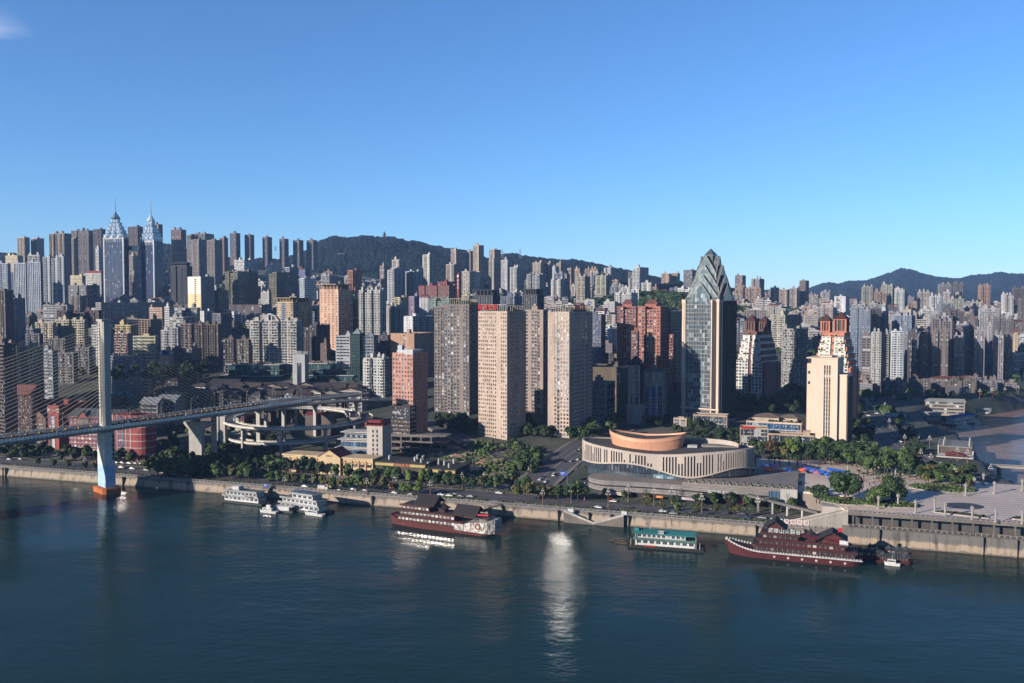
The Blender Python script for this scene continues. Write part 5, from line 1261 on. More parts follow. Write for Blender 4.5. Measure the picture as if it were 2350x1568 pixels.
# monument
mo=at(1443,668,1745); g=empty('monument',(mo.x,1745,mo.z-8),0,'tall white flared obelisk monument on the wooded knoll','monument')
m=MB(); hh=at(1443,640,1745).z-mo.z+8
prev=None
for k in range(10):
    t0,t1=k/10,(k+1)/10; r0=2+6*(1-t0)**4; r1=2+6*(1-t1)**4; m.frust(0,0,hh*t0,hh*t1,r0,r1,4,cap=(k==9))
m.build('shaft',W(205,205,205),g)
m=MB(); m.frust(0,0,hh,hh+1,3.2,2.2,4); m.build('cap',W(190,190,190),g); m=MB(); m.box(-9,9,-9,9,-3,2); m.build('plinth',W(180,180,178),g)
# pagoda on the ridge
def pagoda(px,py,Y,h,label,name='pagoda'):
    p=at(px,py,Y); g=empty(name,(p.x,Y,p.z-3),0,label,name.replace('_',' ')); m=MB(); rf=MB(); n=7
    for k in range(n):
        r=7.5*(1-k*.07); z=k*h/n; m.frust(0,0,z,z+h/n,r,r*.95,8); rf.frust(0,0,z+h/n*.78,z+h/n*1.0,r*1.5,r*.9,8)
    m.build('body',W(120,70,62),g); rf.build('eaves',W(70,50,52),g); m=MB(); m.tube((0,0,h),(0,0,h+10),1.2,.3,5); m.build('finial',W(90,70,60),g)
pagoda(882,546,3880,26,'small many-eaved red pagoda on top of the mountain ridge')
def pylon_mast(px,pb,pt,Y,label,col=(150,150,160)):
    b=at(px,pb,Y); t=at(px,pt,Y); g=empty('transmission_tower',(b.x,Y,b.z-4),0,label,'transmission tower'); hh=t.z-b.z+4; m=MB(); w=hh*.12
    for sx in (-1,1):
        for sy in (-1,1): m.tube((sx*w,sy*w,0),(sx*w*.15,sy*w*.15,hh),.5,.35,4)
    for k in range(6):
        z0=hh*k/6; z1=hh*(k+1)/6; a=w*(1-.85*k/6); b_=w*(1-.85*(k+1)/6)
        for sy in (-1,1): m.tube((-a,sy*a,z0),(b_,sy*b_,z1),.28,.28,3); m.tube((a,sy*a,z0),(-b_,sy*b_,z1),.28,.28,3)
    m.build('lattice',W(*col),g); m=MB()
    for z,l in ((.62,.2),(.78,.17),(.92,.13)): m.tube((-hh*l,0,hh*z),(hh*l,0,hh*z),.4,.4,4)
    m.build('cross_arm',W(*col),g)
pylon_mast(1193,590,571,2650,'lattice power pylon on the ridge right of the beige hillside towers')
pylon_mast(1152,590,572,2600,'lattice power pylon close to the beige tower below the ridge')
pylon_mast(632,584-10,564,3300,'small lattice pylon between the third and fourth slim ridge towers')
pylon_mast(2057,712,694,5600,'lattice mast on the lower slope of the right-hand mountain')
# building with mast on the right mountain
p=at(1930,668,5300); 
# ---------- spired twin towers ----------
def spired(x0,xc,x1,ytop,yap,ysp,Y,label,phi):
    ph=R(phi);P=at(xc,ytop,Y);c,s=math.cos(ph),math.sin(ph);u0=at(x0,ytop,Y).x/Y;w=(P.x-u0*P.y)/(c+u0*s);u1=at(x1,ytop,Y).x/Y;d=max(15,min(40,(u1*P.y-P.x)/max(.06,(s-u1*c))))
    d=min(d,w*1.05)
    cx=P.x-c*w/2+s*d/2; cy=P.y+s*w/2+c*d/2; zb=tz(cx,cy)-6; h=P.z-zb; hx,hy=w/2,d/2
    r=empty('spired_tower',(cx,cy,zb),-ph,label,'skyscraper',group='spired twin towers'); FP.append((cx,cy,28))
    GN=glassmat('navy',(.008,.018,.05,1),(.22,.26,.32,1),.93,.08,.7,bump=.02); wl=MB(); gl=mesh_uv()
    face(wl,gl,(-hx,-hy),(1,0),(0,-1),w,0,h,2.6,3.8,.16,.16,.25,'rib'); face(wl,gl,(hx,-hy),(0,1),(1,0),d,0,h,2.6,3.8,.22,.16,.25,'rib'); face(wl,gl,(-hx,hy),(0,-1),(-1,0),d,0,h,2.6,3.8,.22,.16,.25,'rib')
    wl.quad((hx,hy,0),(-hx,hy,0),(-hx,hy,h),(hx,hy,h)); wl.build('mullions',W(56,66,96),r); gl.build('glazing',GN,r)
    for (a,b) in ((-hx-.5,-hx+2.6),(hx-2.2,hx+.6)):
        m=MB(); m.box(a,b,-hy-.7,-hy+2,0,h-10); m.box(a,b,-hy-.8,-hy+2,h-10,h+1); m.build('white_pier',W(206,212,220),r)
    m=MB(); m.box(-hx,hx,-hy-.6,-hy+.2,h-3,h+1.2); m.box(hx,hx+.6,-hy,hy,h-3,h+1.2); m.box(-hx-.6,-hx,-hy,hy,h-3,h+1.2)
    for k in range(9): x=lerp(-hx+3,hx-3,k/8); m.box(x-.5,x+.5,-hy-.5,-hy+.1,h-9,h-3)
    m.build('white_cornice',W(200,206,214),r)
    # crown: five receding tiers of rounded silver bays
    za=at(xc,yap,Y).z-zb; n=5; H0=h; tier=(za-h)*.72/n
    for k in range(n):
        q=1-.16*k; m=mesh_uv(); a=hx*q; b=hy*q; z0=H0+k*tier; z1=z0+tier
        def bay(cx_,cy_,tx,ty,nx,ny,L_):
            N=6
            for j in range(N):
                t0=-1+2*j/N; t1=-1+2*(j+1)/N
                f=lambda t:(cx_+tx*L_*t+nx*L_*.35*(1-t*t), cy_+ty*L_*t+ny*L_*.35*(1-t*t))
                p,q_=f(t0),f(t1)
                m.quad((p[0],p[1],z0),(q_[0],q_[1],z0),(q_[0],q_[1],z1-.8),(p[0],p[1],z1-.8),0,((j,k*3),(j+1,k*3),(j+1,k*3+3),(j,k*3+3)))
                m.quad((p[0],p[1],z1-.8),(q_[0],q_[1],z1-.8),(cx_+(q_[0]-cx_)*.9-nx*2,cy_+(q_[1]-cy_)*.9-ny*2,z1-.1),(cx_+(p[0]-cx_)*.9-nx*2,cy_+(p[1]-cy_)*.9-ny*2,z1-.1),0)
        for i,lx in enumerate((-.66,0,.66)):
            bay(lx*a,-b,1,0,0,-1,a*.33); bay(-lx*a,b,-1,0,0,1,a*.33)
            bay(a,lx*b,0,1,1,0,b*.33); bay(-a,-lx*b,0,-1,-1,0,b*.33)
        m.quad((-a,-b,z1),(a,-b,z1),(a,b,z1),(-a,b,z1),0,((0,0),)*4)
        m.build('crown_tier',GLS,r)
    m=mesh_uv(); z=H0+n*tier; a=hx*.36
    for (z0,z1,r0,r1) in ((z,z+(za-z)*.28,a*1.15,a*.95),(z+(za-z)*.28,za,a*.8,.35)):
        m.frust(0,0,z0,z1,r0,r1,8); m.uv+=[(.2,.2)]*(8*4+8)
    m.build('crown_cap',GLS,r)
    zs=at(xc,ysp,Y).z-zb; m=MB(); m.tube((0,0,za-1),(0,0,za+(zs-za)*.5),1.0,.6,6); m.tube((0,0,za+(zs-za)*.5),(0,0,zs),.6,.15,6); m.build('spire',W(190,196,204),r)
    return r
spired(237,283,291,545,484,450,1730,'left one of the twin spired glass towers with stepped silver crowns',14)
spired(321,353,373,552,488,453,1740,'right one of the twin spired glass towers with stepped silver crowns',27)
p=at(289,570,1750); q=at(323,570,1760); g=empty('sky_bridge',(p.x,1752,p.z),0,'enclosed dark glass sky bridge joining the twin spired towers','sky bridge')
L_=(q-p).length; m=MB(); m.box(0,L_,-3,3,-4.5,-3.6); m.box(0,L_,-3,3,3.8,4.8); m.build('deck_and_roof',W(150,156,170),g); m=mesh_uv(); m.quad((0,-2.6,-3.6),(L_,-2.6,-3.6),(L_,-2.6,3.8),(0,-2.6,3.8),0,((0,0),(8,0),(8,2),(0,2))); m.quad((L_,2.6,-3.6),(0,2.6,-3.6),(0,2.6,3.8),(L_,2.6,3.8),0,((0,0),(8,0),(8,2),(0,2))); m.build('glazing',GLB,g)
# ================= CABLE-STAYED BRIDGE =================
CN=W(196,192,184,dirt=.3); CG=WW(142,138,132,dirt=.3)
BP=Vector((-271.5,590,44.4)); BD=Vector((.7071,.7071,0)); BN=Vector((.7071,-.7071,0)); BANG=math.pi/4
def bz(s): return 44.4+.042*s if s>0 else 44.4+.036*s
br=empty('cable_stayed_bridge',(BP.x,BP.y,0),BANG,'single-pylon cable-stayed bridge crossing the river at the left','bridge')
# local x runs along the deck, local -y faces the camera side
def deckpath(s0,s1,step,y0,y1,zo0,zo1,mb,mi=0,z=bz):
    s=s0
    while s<s1-.01:
        e=min(s+step,s1); i=len(mb.v); a,b=z(s),z(e)
        mb.v+=[(s,y0,a+zo0),(e,y0,b+zo0),(e,y1,b+zo0),(s,y1,a+zo0),(s,y0,a+zo1),(e,y0,b+zo1),(e,y1,b+zo1),(s,y1,a+zo1)]
        for q in ((0,3,2,1),(4,5,6,7),(0,1,5,4),(2,3,7,6)): mb.f.append(tuple(i+j for j in q)); mb.m.append(mi)
        s=e
S0,S1=-330,150
m=MB(); deckpath(S0,S1,12,-13,13,-1.3,-.9,m); deckpath(S0,S1,12,-7,7,-3.2,-1.31,m); o=m.build('deck_girder',WW(128,124,118,dirt=.3),br)
m=MB(); deckpath(S0,S1,12,-12.2,12.2,-.89,-.02,m); m.build('road_surface',MAS,br)
m=MB()
for y in (-6,-3.2,3.2,6,-9.2,9.2):
    s=S0
    while s<S1: m.quad((s,y-.1,bz(s)+.01),(s+3,y-.1,bz(s+3)+.01),(s+3,y+.1,bz(s+3)+.01),(s,y+.1,bz(s)+.01)); s+=9
m.build('lane_marking',MMK,br)
for y in (-12.8,12.6):
    m=MB(); s=S0
    while s<S1: z=bz(s); m.box(s,s+.35,y-.1,y+.3,z-1,z+1.5); s+=2.4
    deckpath(S0,S1,12,y,y+.2,1.2,1.5,m); deckpath(S0,S1,12,y+.02,y+.18,-.4,.75,m); m.build('railing',WW(206,200,190),br)
m=MB(); deckpath(S0,-5,12,-1.2,1.2,-.02,.5,m); deckpath(5,S1,12,-1.2,1.2,-.02,.5,m); m.build('median_barrier',W(80,76,66),br)
# pylon (upper part is a slim box in the middle of the deck), pier and orange footing
PT=at(242,737,590).z; py=W(206,202,192,dirt=.3,scale=.05)
m=MB(); m.prism([(-2.8,-3.2),(-1.7,-4.5),(1.7,-4.5),(2.8,-3.2),(2.8,3.2),(1.7,4.5),(-1.7,4.5),(-2.8,3.2)],44.0,PT); m.box(-3.1,3.1,-4.8,4.8,PT,PT+1.2); m.build('pylon',py,br)
m=MB()
m.box(-2.88,-2.7,-.5,.5,46,PT-1); m.box(2.7,2.88,-.5,.5,46,PT-1); m.build('cable_slot',W(80,78,78),br)
def piermat():
    k='pier'; 
    m=bpy.data.materials.new('painted_pier'); t,b=nodes(m); tc=t.nodes.new('ShaderNodeTexCoord'); sp=t.nodes.new('ShaderNodeSeparateXYZ'); t.links.new(tc.outputs['Object'],sp.inputs[0])
    n=t.nodes.new('ShaderNodeTexNoise'); n.inputs['Scale'].default_value=.25; n.inputs['Detail'].default_value=5; t.links.new(tc.outputs['Object'],n.inputs[0])
    z=mth(t,'ADD',sp.outputs[2],mth(t,'MULTIPLY',n.outputs[0],3)); mr=t.nodes.new('ShaderNodeMapRange'); mr.inputs[1].default_value=19.8; mr.inputs[2].default_value=20.1; t.links.new(z,mr.inputs[0])
    mx=t.nodes.new('ShaderNodeMix'); mx.data_type='RGBA'; t.links.new(mr.outputs[0],mx.inputs[0]); mx.inputs[6].default_value=rgb(118,146,172); mx.inputs[7].default_value=rgb(158,158,154)
    mv=t.nodes.new('ShaderNodeMapRange'); mv.inputs[1].default_value=.35; mv.inputs[2].default_value=.7; mv.inputs[3].default_value=.75; mv.inputs[4].default_value=1.05; t.links.new(n.outputs[0],mv.inputs[0])
    sc=t.nodes.new('ShaderNodeVectorMath'); sc.operation='SCALE'; t.links.new(mx.outputs[2],sc.inputs[0]); t.links.new(mv.outputs[0],sc.inputs['Scale']); t.links.new(sc.outputs[0],b.inputs['Base Color']); b.inputs['Roughness'].default_value=.7
    return m
m=MB(); m.prism([(-3.3,-6.5),(3.3,-6.5),(3.3,6.5),(-3.3,6.5)],2.8,40.8); m.build('pier',piermat(),br)
m=MB(); 
for z in range(22,40,3): m.box(1.6,2.8,-7.0,-6.45,z,z+1.6)
m.box(2.0,2.4,-6.7,-6.45,22,40); m.build('access_ladder',W(40,38,36),br)
m=MB(); m.prism([(-6,-8),(-4,-9.6),(4,-9.6),(6,-8),(6,8),(4,9.6),(-4,9.6),(-6,8)],-3,3.4); m.prism([(-5,-7),(-3.4,-8.4),(3.4,-8.4),(5,-7),(5,7),(3.4,8.4),(-3.4,8.4),(-5,7)],3.4,3.7); m.build('orange_footing',W(215,112,40,dirt=.3),br)
m=MB(); m.box(-3.45,-3.32,-5.4,-3.4,4.2,6.6); m.build('warning_board',W(225,210,200),br)
m=MB(); m.tube((0,0,PT+1.6),(0,0,PT+7),.15,.05,5); m.build('mast',W(160,160,160),br)
cab=W(176,162,136,dirt=.1,rough=.5); N=27
cmesh=None
for k in range(N):
    zt=PT-2.5-k*2.05
    for sg in (-1,1):
        s=sg*(9+ (N-1-k)*(7.9 if sg<0 else 3.9)); 
        m=MB(); 
        for y in (-.8,.8): m.tube((sg*2.8,y*.5,zt),(s,y,bz(s)+.4),.12,.12,5)
        o=m.build('stay_cable',cab,br)
m=MB()
for k in range(N):
    s=-(9+k*7.9); m.box(s-.5,s+.5,-1.1,1.1,bz(s)+.5,bz(s)+1.5)
    s=(9+k*3.9); m.box(s-.4,s+.4,-1.1,1.1,bz(s)+.5,bz(s)+1.4)
m.build('cable_anchors',W(205,150,50),br)['kind']='stuff'
# ---- viaduct continuing inland
def lamp_mesh():
    m=MB(); m.tube((0,0,0),(0,0,9),.14,.09,6); m.tube((0,0,9),(1.6,0,9.9),.08,.07,5); m.box(1.4,2.6,-.16,.16,9.8,10.0); return m
LMM=lamp_mesh().build('street_lamp',W(190,190,192,rough=.4)); LAMPME=LMM.data; bpy.data.objects.remove(LMM)
def street_lamp(p,rz,sc=1,label=None,group='bridge and ramp street lamps'):
    o=inst('street_lamp',LAMPME,None,p,rz,sc); tag(o,label,'street lamp',group); THINGS.append(o); return o
def gl_(s,y): v=BP+BD*s-BN*y; return Vector((v.x,v.y,0))   # local y -> world
for s in range(-100,150,22):
    for y,rz in ((-12.0,BANG+math.pi/2),(12.0,BANG-math.pi/2)):
        v=gl_(s+ (0 if y<0 else 11),y); street_lamp((v.x,v.y,bz(s)),rz,1.05)
def viaduct(name,label,pts,wd,rail=WW(180,176,168),cols=True,colstep=3,th=1.6,par=None,colr=1.5,lamps=0,lampside=1):
    g=empty(name,(0,0,0),0,label,'viaduct'); m=MB(); rs=MB(); ra=MB(); n=len(pts); Ls=[];Rs=[]
    P=[Vector(p) for p in pts]
    for i,p in enumerate(P):
        d=P[min(i+1,n-1)]-P[max(i-1,0)]; d.z=0; d.normalize(); q=Vector((d.y,-d.x,0)); Ls.append(p-q*wd/2); Rs.append(p+q*wd/2)
    zt=Vector((0,0,1))
    for i in range(n-1):
        a,b,c,e=Ls[i],Rs[i],Rs[i+1],Ls[i+1]
        k=len(m.v); m.v+=[tuple(x-zt*.1) for x in (a,b,c,e)]+[tuple(x-zt*th) for x in (a.lerp(b,.15),b.lerp(a,.15),c.lerp(e,.15),e.lerp(c,.15))]
        for q in ((0,1,2,3),(7,6,5,4),(0,4,5,1),(1,5,6,2),(2,6,7,3),(3,7,4,0)): m.f.append(tuple(k+j for j in q)); m.m.append(0)
        rs.quad(a.lerp(b,.05),b.lerp(a,.05),c.lerp(e,.05),e.lerp(c,.05))
        for E0,E1 in ((a,e),(b,c)):
            dd=(E1-E0); L=dd.length; dd.normalize(); nn=Vector((dd.y,-dd.x,0))*.15
            for (z0,z1) in ((-.5,.45),(.95,1.15)):
                k=len(ra.v); ra.v+=[tuple(v) for v in (E0-nn+zt*z0,E1-nn+zt*z0,E1+nn+zt*z0,E0+nn+zt*z0,E0-nn+zt*z1,E1-nn+zt*z1,E1+nn+zt*z1,E0+nn+zt*z1)]
                for q in ((0,3,2,1),(4,5,6,7),(0,1,5,4),(2,3,7,6)): ra.f.append(tuple(k+j for j in q)); ra.m.append(0)
            t=0
            while t<L: c0=E0+dd*t; ra.box(c0.x-.16,c0.x+.16,c0.y-.16,c0.y+.16,c0.z+.4,c0.z+1.15); t+=2.2
    m.build('deck',CG,g); rs.build('road_surface',MAS,g); ra.build('parapet_railing',rail,g)
    if cols:
        for i in range(1,n-1,colstep):
            p=P[i]; d=P[i+1]-P[i-1]; d.z=0; d.normalize(); c=MB(); zb=tz(p.x,p.y)-3
            if p.z-zb<3: continue
            q=Vector((d.y,-d.x,0)); cc=Vector((p.x,p.y,0))
            c.obox(cc,q,d,-wd*.17,wd*.17,-colr*.6,colr*.6,zb,p.z-th-1.3); c.obox(cc,q,d,-wd*.33,wd*.33,-colr*.7,colr*.7,p.z-th-1.3,p.z-th+.0)
            c.build('column',CN,g)
    if lamps:
        for i in range(2,n-1,lamps):
            p=Rs[i] if lampside>0 else Ls[i]; d=P[i+1]-P[i-1]; street_lamp((p.x,p.y,p.z),math.atan2(d.y,d.x)+math.pi/2*lampside,.95)
    return g
# wide T-shaped pier at the start of the viaduct
def cat(pts,n=8):
    out=[]; P=[Vector(p) for p in pts]
    for i in range(len(P)-1):
        p0=P[max(i-1,0)];p1=P[i];p2=P[i+1];p3=P[min(i+2,len(P)-1)]
        for k in range(n):
            t=k/n; out.append(.5*((2*p1)+(p2-p0)*t+(2*p0-5*p1+4*p2-p3)*t*t+(3*p1-p0-3*p2+p3)*t**3))
    out.append(P[-1]); return out
e=gl_(150,0); z0=bz(150)
# main ramp carries on to the right, behind the pink office
mp=[at(484+0,945,655),at(581,938,690),at(650,932,715),at(709,925,740),at(800,918,760),at(900,916,790),at(960,916,815)]
mp=[gl_(70,-4.5)+Vector((0,0,bz(70))),at(581,940,700),at(640,932,722),at(709,926,745),at(800,919,775),at(900,917,800),at(960,917,820)]
viaduct('viaduct','elevated road curving right from the bridge and passing behind the pink office tower',cat(mp,6),10.5,colstep=6,lamps=6,lampside=1)
# back carriageway running up into the trees on the left of the ramp
viaduct('viaduct','rear carriageway of the bridge approach running up among the trees',cat([gl_(120,4)+Vector((0,0,bz(120))),gl_(170,4)+Vector((0,0,bz(150)-.5)),gl_(215,8)+Vector((0,0,bz(150)))],4),13,colstep=4,cols=False)
for (px0,pyt,Yd,lab) in ((451,966,640,'big T-shaped concrete pier carrying the bridge approach, near the dark trees'),):
    p=at(px0,pyt,Yd); g=empty('bridge_pier',(p.x,p.y,0),R(-12),lab,'pier'); zb=tz(p.x,p.y)-2
    m=MB(); m.box(-5,5,-2.2,2.2,zb,p.z-6); m.build('column',CN,g); m=MB(); m.prism([(-5.2,-2.4),(5.2,-2.4),(5.2,2.4),(-5.2,2.4)],p.z-9,p.z-6); 
    i=len(m.v); m.v+=[(-5.2,-2.4,p.z-6),(5.2,-2.4,p.z-6),(5.2,2.4,p.z-6),(-5.2,2.4,p.z-6),(-9,-2.6,p.z-2),(14,-2.6,p.z-2),(14,2.6,p.z-2),(-9,2.6,p.z-2)]; 
    for q in ((0,1,5,4),(1,2,6,5),(2,3,7,6),(3,0,4,7),(4,5,6,7)): m.f.append(tuple(i+j for j in q)); m.m.append(0)
    m.box(-9,14,-2.6,2.6,p.z-2,p.z-.4); m.build('pier_cap',CN,g)
for px0,pyt,Yd,lab in ((512,964,700,'slim concrete pier right of the big T-shaped pier'),(497,962,730,'rear slim pier between the T-shaped pier and the spiral')):
    p=at(px0,pyt-8,Yd); g=empty('bridge_pier',(p.x,p.y,0),R(-12),lab,'pier'); m=MB(); m.box(-2.2,2.2,-1.4,1.4,tz(p.x,p.y)-2,p.z); m.build('column',CN,g)
# spiral ramp
SC=Vector((-178,738)); rx,ry=56,66
def ringpts(r0,a0,a1,z0,z1,n=44,rx=rx,ry=ry):
    out=[]
    for k in range(n+1):
        t=k/n; a=R(lerp(a0,a1,t)); out.append((SC.x+rx*r0*math.cos(a),SC.y+ry*r0*math.sin(a),lerp(z0,z1,t)))
    return out
viaduct('spiral_ramp','upper loop of the round spiral ramp right of the bridge pier',ringpts(1.0,95,395,33.5,29.5),9.5,colstep=5,lamps=5,lampside=-1,rail=WW(180,176,168))
viaduct('spiral_ramp','lower loop of the round spiral ramp, under the upper loop',ringpts(.94,150,395,17.5,21,n=36),9,colstep=6,lamps=0)
viaduct('spiral_ramp','inner curved ramp joining the spiral from behind',ringpts(.82,0,150,31,34,n=22),8,colstep=5,lamps=6)
# ================= FRONT-LEFT BUILDINGS =================
RDH=(164,66,66)
def redhotel(root,w,d,h):
    m=MB(); m.gable(-w/2-.2,w/2+.2,-d/2,d/2,h+.2,6,ov=1.5,axis='x'); m.build('grey_roof',[W(74,82,92),W(150,52,50)],root)
    m=MB(); m.gable(-w*.33,-w*.08,-d/2-.6,d/2-4,h-.5,5.5,ov=.6,axis='y'); m.box(-w*.33,-w*.08,-d/2-.62,-d/2+.3,h-4.8,h-.5); m.build('front_gable',[W(120,110,106),W(*RDH)],root)
    m=MB()
    for z in (3.9,7.4,10.9,14.4,17.9,h-1.2): m.box(-w/2-.15,w/2+.15,-d/2-.18,-d/2+.1,z,z+.35)
    m.build('white_bands',W(214,208,204),root)
T('hotel_building',158,322-52,283-12,962,690,'fine',RDH,'red brick riverside building with white window trim and grey pitched roof behind the pylon',phi=14,extra=redhotel,hut=False,bay=3.4,pat='ww',win=True,glass=glassmat('redb',(.05,.08,.1,1),(.4,.42,.42,1),.5,.15),d=20,zbase=5,cat='hotel building')
g=at(297,975,668); r=empty('round_ended_building',(g.x,g.y+8,5),-R(16),'rounded red end block with white floor lines, right of the bridge pier','hotel building')
m=MB(); hh=at(297,953,668).z-5; m.box(-16,8,-8,10,0,hh); m.frust(8,1,0,hh,9,9,20); m.build('wall',W(*RDH),r)
m=MB()
for k in range(7): z=1.2+k*hh/7; m.frust(8,1,z,z+.4,9.25,9.25,20); m.box(-8,8,-8.2,-8,z,z+.35)
for x in (-13,-9,-1,3): m.box(x,x+.5,-8.25,-8,0,hh)
m.build('white_bands',W(214,208,204),r)
m=mesh_uv(); 
for x in (-7.5,-5.2): m.quad((x,-8.1,1),(x+1.6,-8.1,1),(x+1.6,-8.1,hh-1),(x,-8.1,hh-1),0,((0,0),(1,0),(1,8),(0,8)))
m.build('glazing',GLB,r)
def redtower(root,w,d,h):
    m=MB(); m.box(-w*.12,w*.14,-d/2-.3,-d/2,2,h-8); m.build('white_strips',W(210,205,200),root); m=mesh_uv(); m.quad((-w*.34,-d/2-.1,2),(-w*.22,-d/2-.1,2),(-w*.22,-d/2-.1,h-6),(-w*.34,-d/2-.1,h-6),0,((0,0),(1,0),(1,10),(0,10))); m.build('window_slot',GLB,root)
    text('white_lettering','美一城',4,W(225,215,210),root,(0,-d/2-.1,h-3.4),(math.pi/2,0,0),.06,1.1)
T('hotel_building',109,134,142,934,720,'blankw',(170,70,66),'narrow red tower block with white strips seen through the bridge cables',phi=14,pat='s',side='s',extra=redtower,hut=True,zbase=6,d=34,cat='hotel building')
def redroof(col,hh=5,ov=1.4,axis='x'):
    def f(root,w,d,h):
        m=MB(); (m.gable(-w/2,w/2,-d/2,d/2,h+.1,hh,ov=ov,axis=axis)); m.build('pitched_roof',[W(*col),W(150,120,110)],root)
    return f
T('hall_building',74,104,112,958,745,'fine',(150,104,88),'brick hall with arched windows left of the narrow red tower',phi=14,bay=4,extra=redroof((110,60,54),6,axis='y'),hut=False,cat='hall')
T('hall_building',38,88,96,900,800,'fine',(110,62,60),'long low building with a dull red roof behind the left cables',phi=8,extra=redroof((128,62,60),6),hut=False,cat='hall')
T('hall_building',100,176,184,934,790,'fine',(104,70,70),'low dark red-roofed houses behind the narrow red tower',phi=12,extra=redroof((96,56,56),6),hut=False,cat='hall')
T('hall_building',186,250,258,926,800,'fine',(112,72,70),'dark red shed roofs right behind the pylon foot',phi=12,extra=redroof((92,52,52),5),hut=False,cat='hall',d=22)
# yellow arcaded building with the red gable
Y=600; P=at(1012,1060,Y); r=empty('arcade_building',(at(650,1085,640).x,at(650,1085,640).y,6.6),SROT,'long cream building with orange arches and a red-tiled central gable','building'); 
x0=at(648,1080,620); x1=at(865,1090,590); a0,s0=ash(x0.x,x0.y); 
r.location=sh(ash(*gnd(648,1081,6.6)[:2])[0],ash(*gnd(648,1081,6.6)[:2])[1],6.6)
Lw=(gnd(862,1092,6.6)-gnd(648,1081,6.6)).length; hh=11.5; CRM=W(226,196,150,dirt=.2); ORG=W(214,150,92,dirt=.2)
m=MB(); m.box(0,Lw,.6,16,0,hh); m.box(-.4,Lw+.4,-.2,16.3,hh,hh+1.0); m.build('wall',CRM,r)
m=mesh_uv(); n=13; wn=[]
for k in range(n):
    a=Lw*(k+.16)/n; b=Lw*(k+.84)/n
    for z0,z1 in ((1.2,4.2),(6.2,8.2)): m.quad((a,.5,z0),(b,.5,z0),(b,.5,z1),(a,.5,z1),0,((k*3,0),(k*3+3,0),(k*3+3,1),(k*3,1)))
m.build('glazing',GL,r)
m=MB()
for k in range(n):
    a=Lw*(k+.16)/n; b=Lw*(k+.84)/n; xm=(a+b)/2; rr=(b-a)/2
    for j in range(8):
        t0,t1=math.pi*j/8,math.pi*(j+1)/8; m.tube((xm-rr*math.cos(t0),.3,8.3+rr*.8*math.sin(t0)),(xm-rr*math.cos(t1),.3,8.3+rr*.8*math.sin(t1)),.25,.25,4)
    m.box(a-.75,a-.1,0,.6,0,hh-1)
m.build('arches',ORG,r)
m=MB(); gx0,gx1=Lw*.42,Lw*.66; m.gable(gx0,gx1,-1.2,16,hh+.8,5,ov=.6,axis='y'); m.box(gx0,gx1,-1.2,.5,0,hh+.8,1); o=m.build('central_gable',[W(160,58,52),CRM],r)
m=MB(); m.box((gx0+gx1)/2-3,(gx0+gx1)/2+3,-3.2,-1.3,3.6,4.4); m.box((gx0+gx1)/2-2.8,(gx0+gx1)/2-2.2,-3,-2.4,0,3.6); m.box((gx0+gx1)/2+2.2,(gx0+gx1)/2+2.8,-3,-2.4,0,3.6); m.build('porch',CRM,r)
text('gable_lettering','行政大厅',1.5,W(150,100,50),r,((gx0+gx1)/2,-1.35,hh+1.5),(math.pi/2,0,0),.03)
FP.append((x0.x+30,x0.y-8,36))
# dark-roofed restaurant with roof fans
q=gnd(862,1095,6.6); r=empty('restaurant_building',(q.x,q.y,6.6),SROT,'black flat-roofed building with white roof fans and red letters right of the cream arcade','building')
Lr=(gnd(962,1085,6.6)-q).length; m=MB(); m.box(0,38,0,20,0,10.5); m.box(38,60,-2,24,0,8.6); m.build('wall',W(84,74,66),r)
m=MB(); m.box(-.6,38.4,-.8,20.4,10.5,11.3); m.box(37.6,60.8,-2.8,24.4,8.6,9.3); m.build('roof',W(48,47,52),r)
m=MB(); m.box(0,37.5,-.9,-.4,8.6,10.4); m.box(38.5,60,-2.7,-2.1,6.4,8.4); m.build('fascia',W(205,180,110),r)
text('red_lettering','南川米粉楼',2.2,W(220,40,40),r,(20,-1.1,9.5),(math.pi/2,0,0),.06,1.3)
m=MB()
for x in range(3,58,6): 
    if x<36 or x>40: m.box(x,x+3,(-.3 if x<37 else -2.1),(0.1 if x<37 else -1.9),2,6)
m.build('window_bands',GLD,r)['kind']='stuff'
for k in range(12):
    o=MB(); x=random.uniform(4,54); y=random.uniform(2,18); z=11.3 if x<37 else 9.3
    o.tube((x,y,z),(x,y,z+2.4),.7,.7,8); o.tube((x,y,z+2.4),(x+.9,y-.6,z+3),.7,.8,8); o.build('roof_fan',W(205,205,208),r)
# white stepped building with terrace and car park behind it
q=gnd(765,1075,8); r=empty('terrace_building',(q.x,q.y+12,7),-R(14),'white building with stacked glass terraces and a tall blank stair wall beside the spiral ramp','building'); FP.append((q.x+15,q.y+22,26))
WB=W(196,188,180,dirt=.25); 
a,b=24,24; 
m=MB(); m.box(-2,24,0,18,0,8); 
for z in (8,): m.box(-1.8,24,-.2,18,8.0,8.6)
m.box(.5,24,1.5,18,8.6,14); m.box(2,24,3,18,14.4,20); m.box(4,24,5,18,20.3,25); m.build('lower_storeys',WB,r)
m=MB()
for z in (1.5,4.6): m.box(-2.1,24.05,-.1,.1,z,z+1.5)
m.build('parking_slots',W(30,28,28),r)['kind']='stuff'
for (xa,ya,z0,z1) in ((.3,1.3,9.2,12.6),(1.8,2.8,14.8,18.2),(3.8,4.8,21,23.6)):
    m=mesh_uv(); m.quad((xa,ya,z0),(24,ya,z0),(24,ya,z1),(xa,ya,z1),0,((0,0),(9,0),(9,1),(0,1))); m.quad((xa,16,z0),(xa,ya,z0),(xa,ya,z1),(xa,16,z1),0,((0,0),(5,0),(5,1),(0,1))); m.build('glazing',GLB,r)
m=MB()
for (xa,ya,z) in ((-.2,.9,13.9),(1.3,2.2,19.9),(3,4,25)): m.box(xa-1.2,24,ya-1.4,17,z,z+.5)
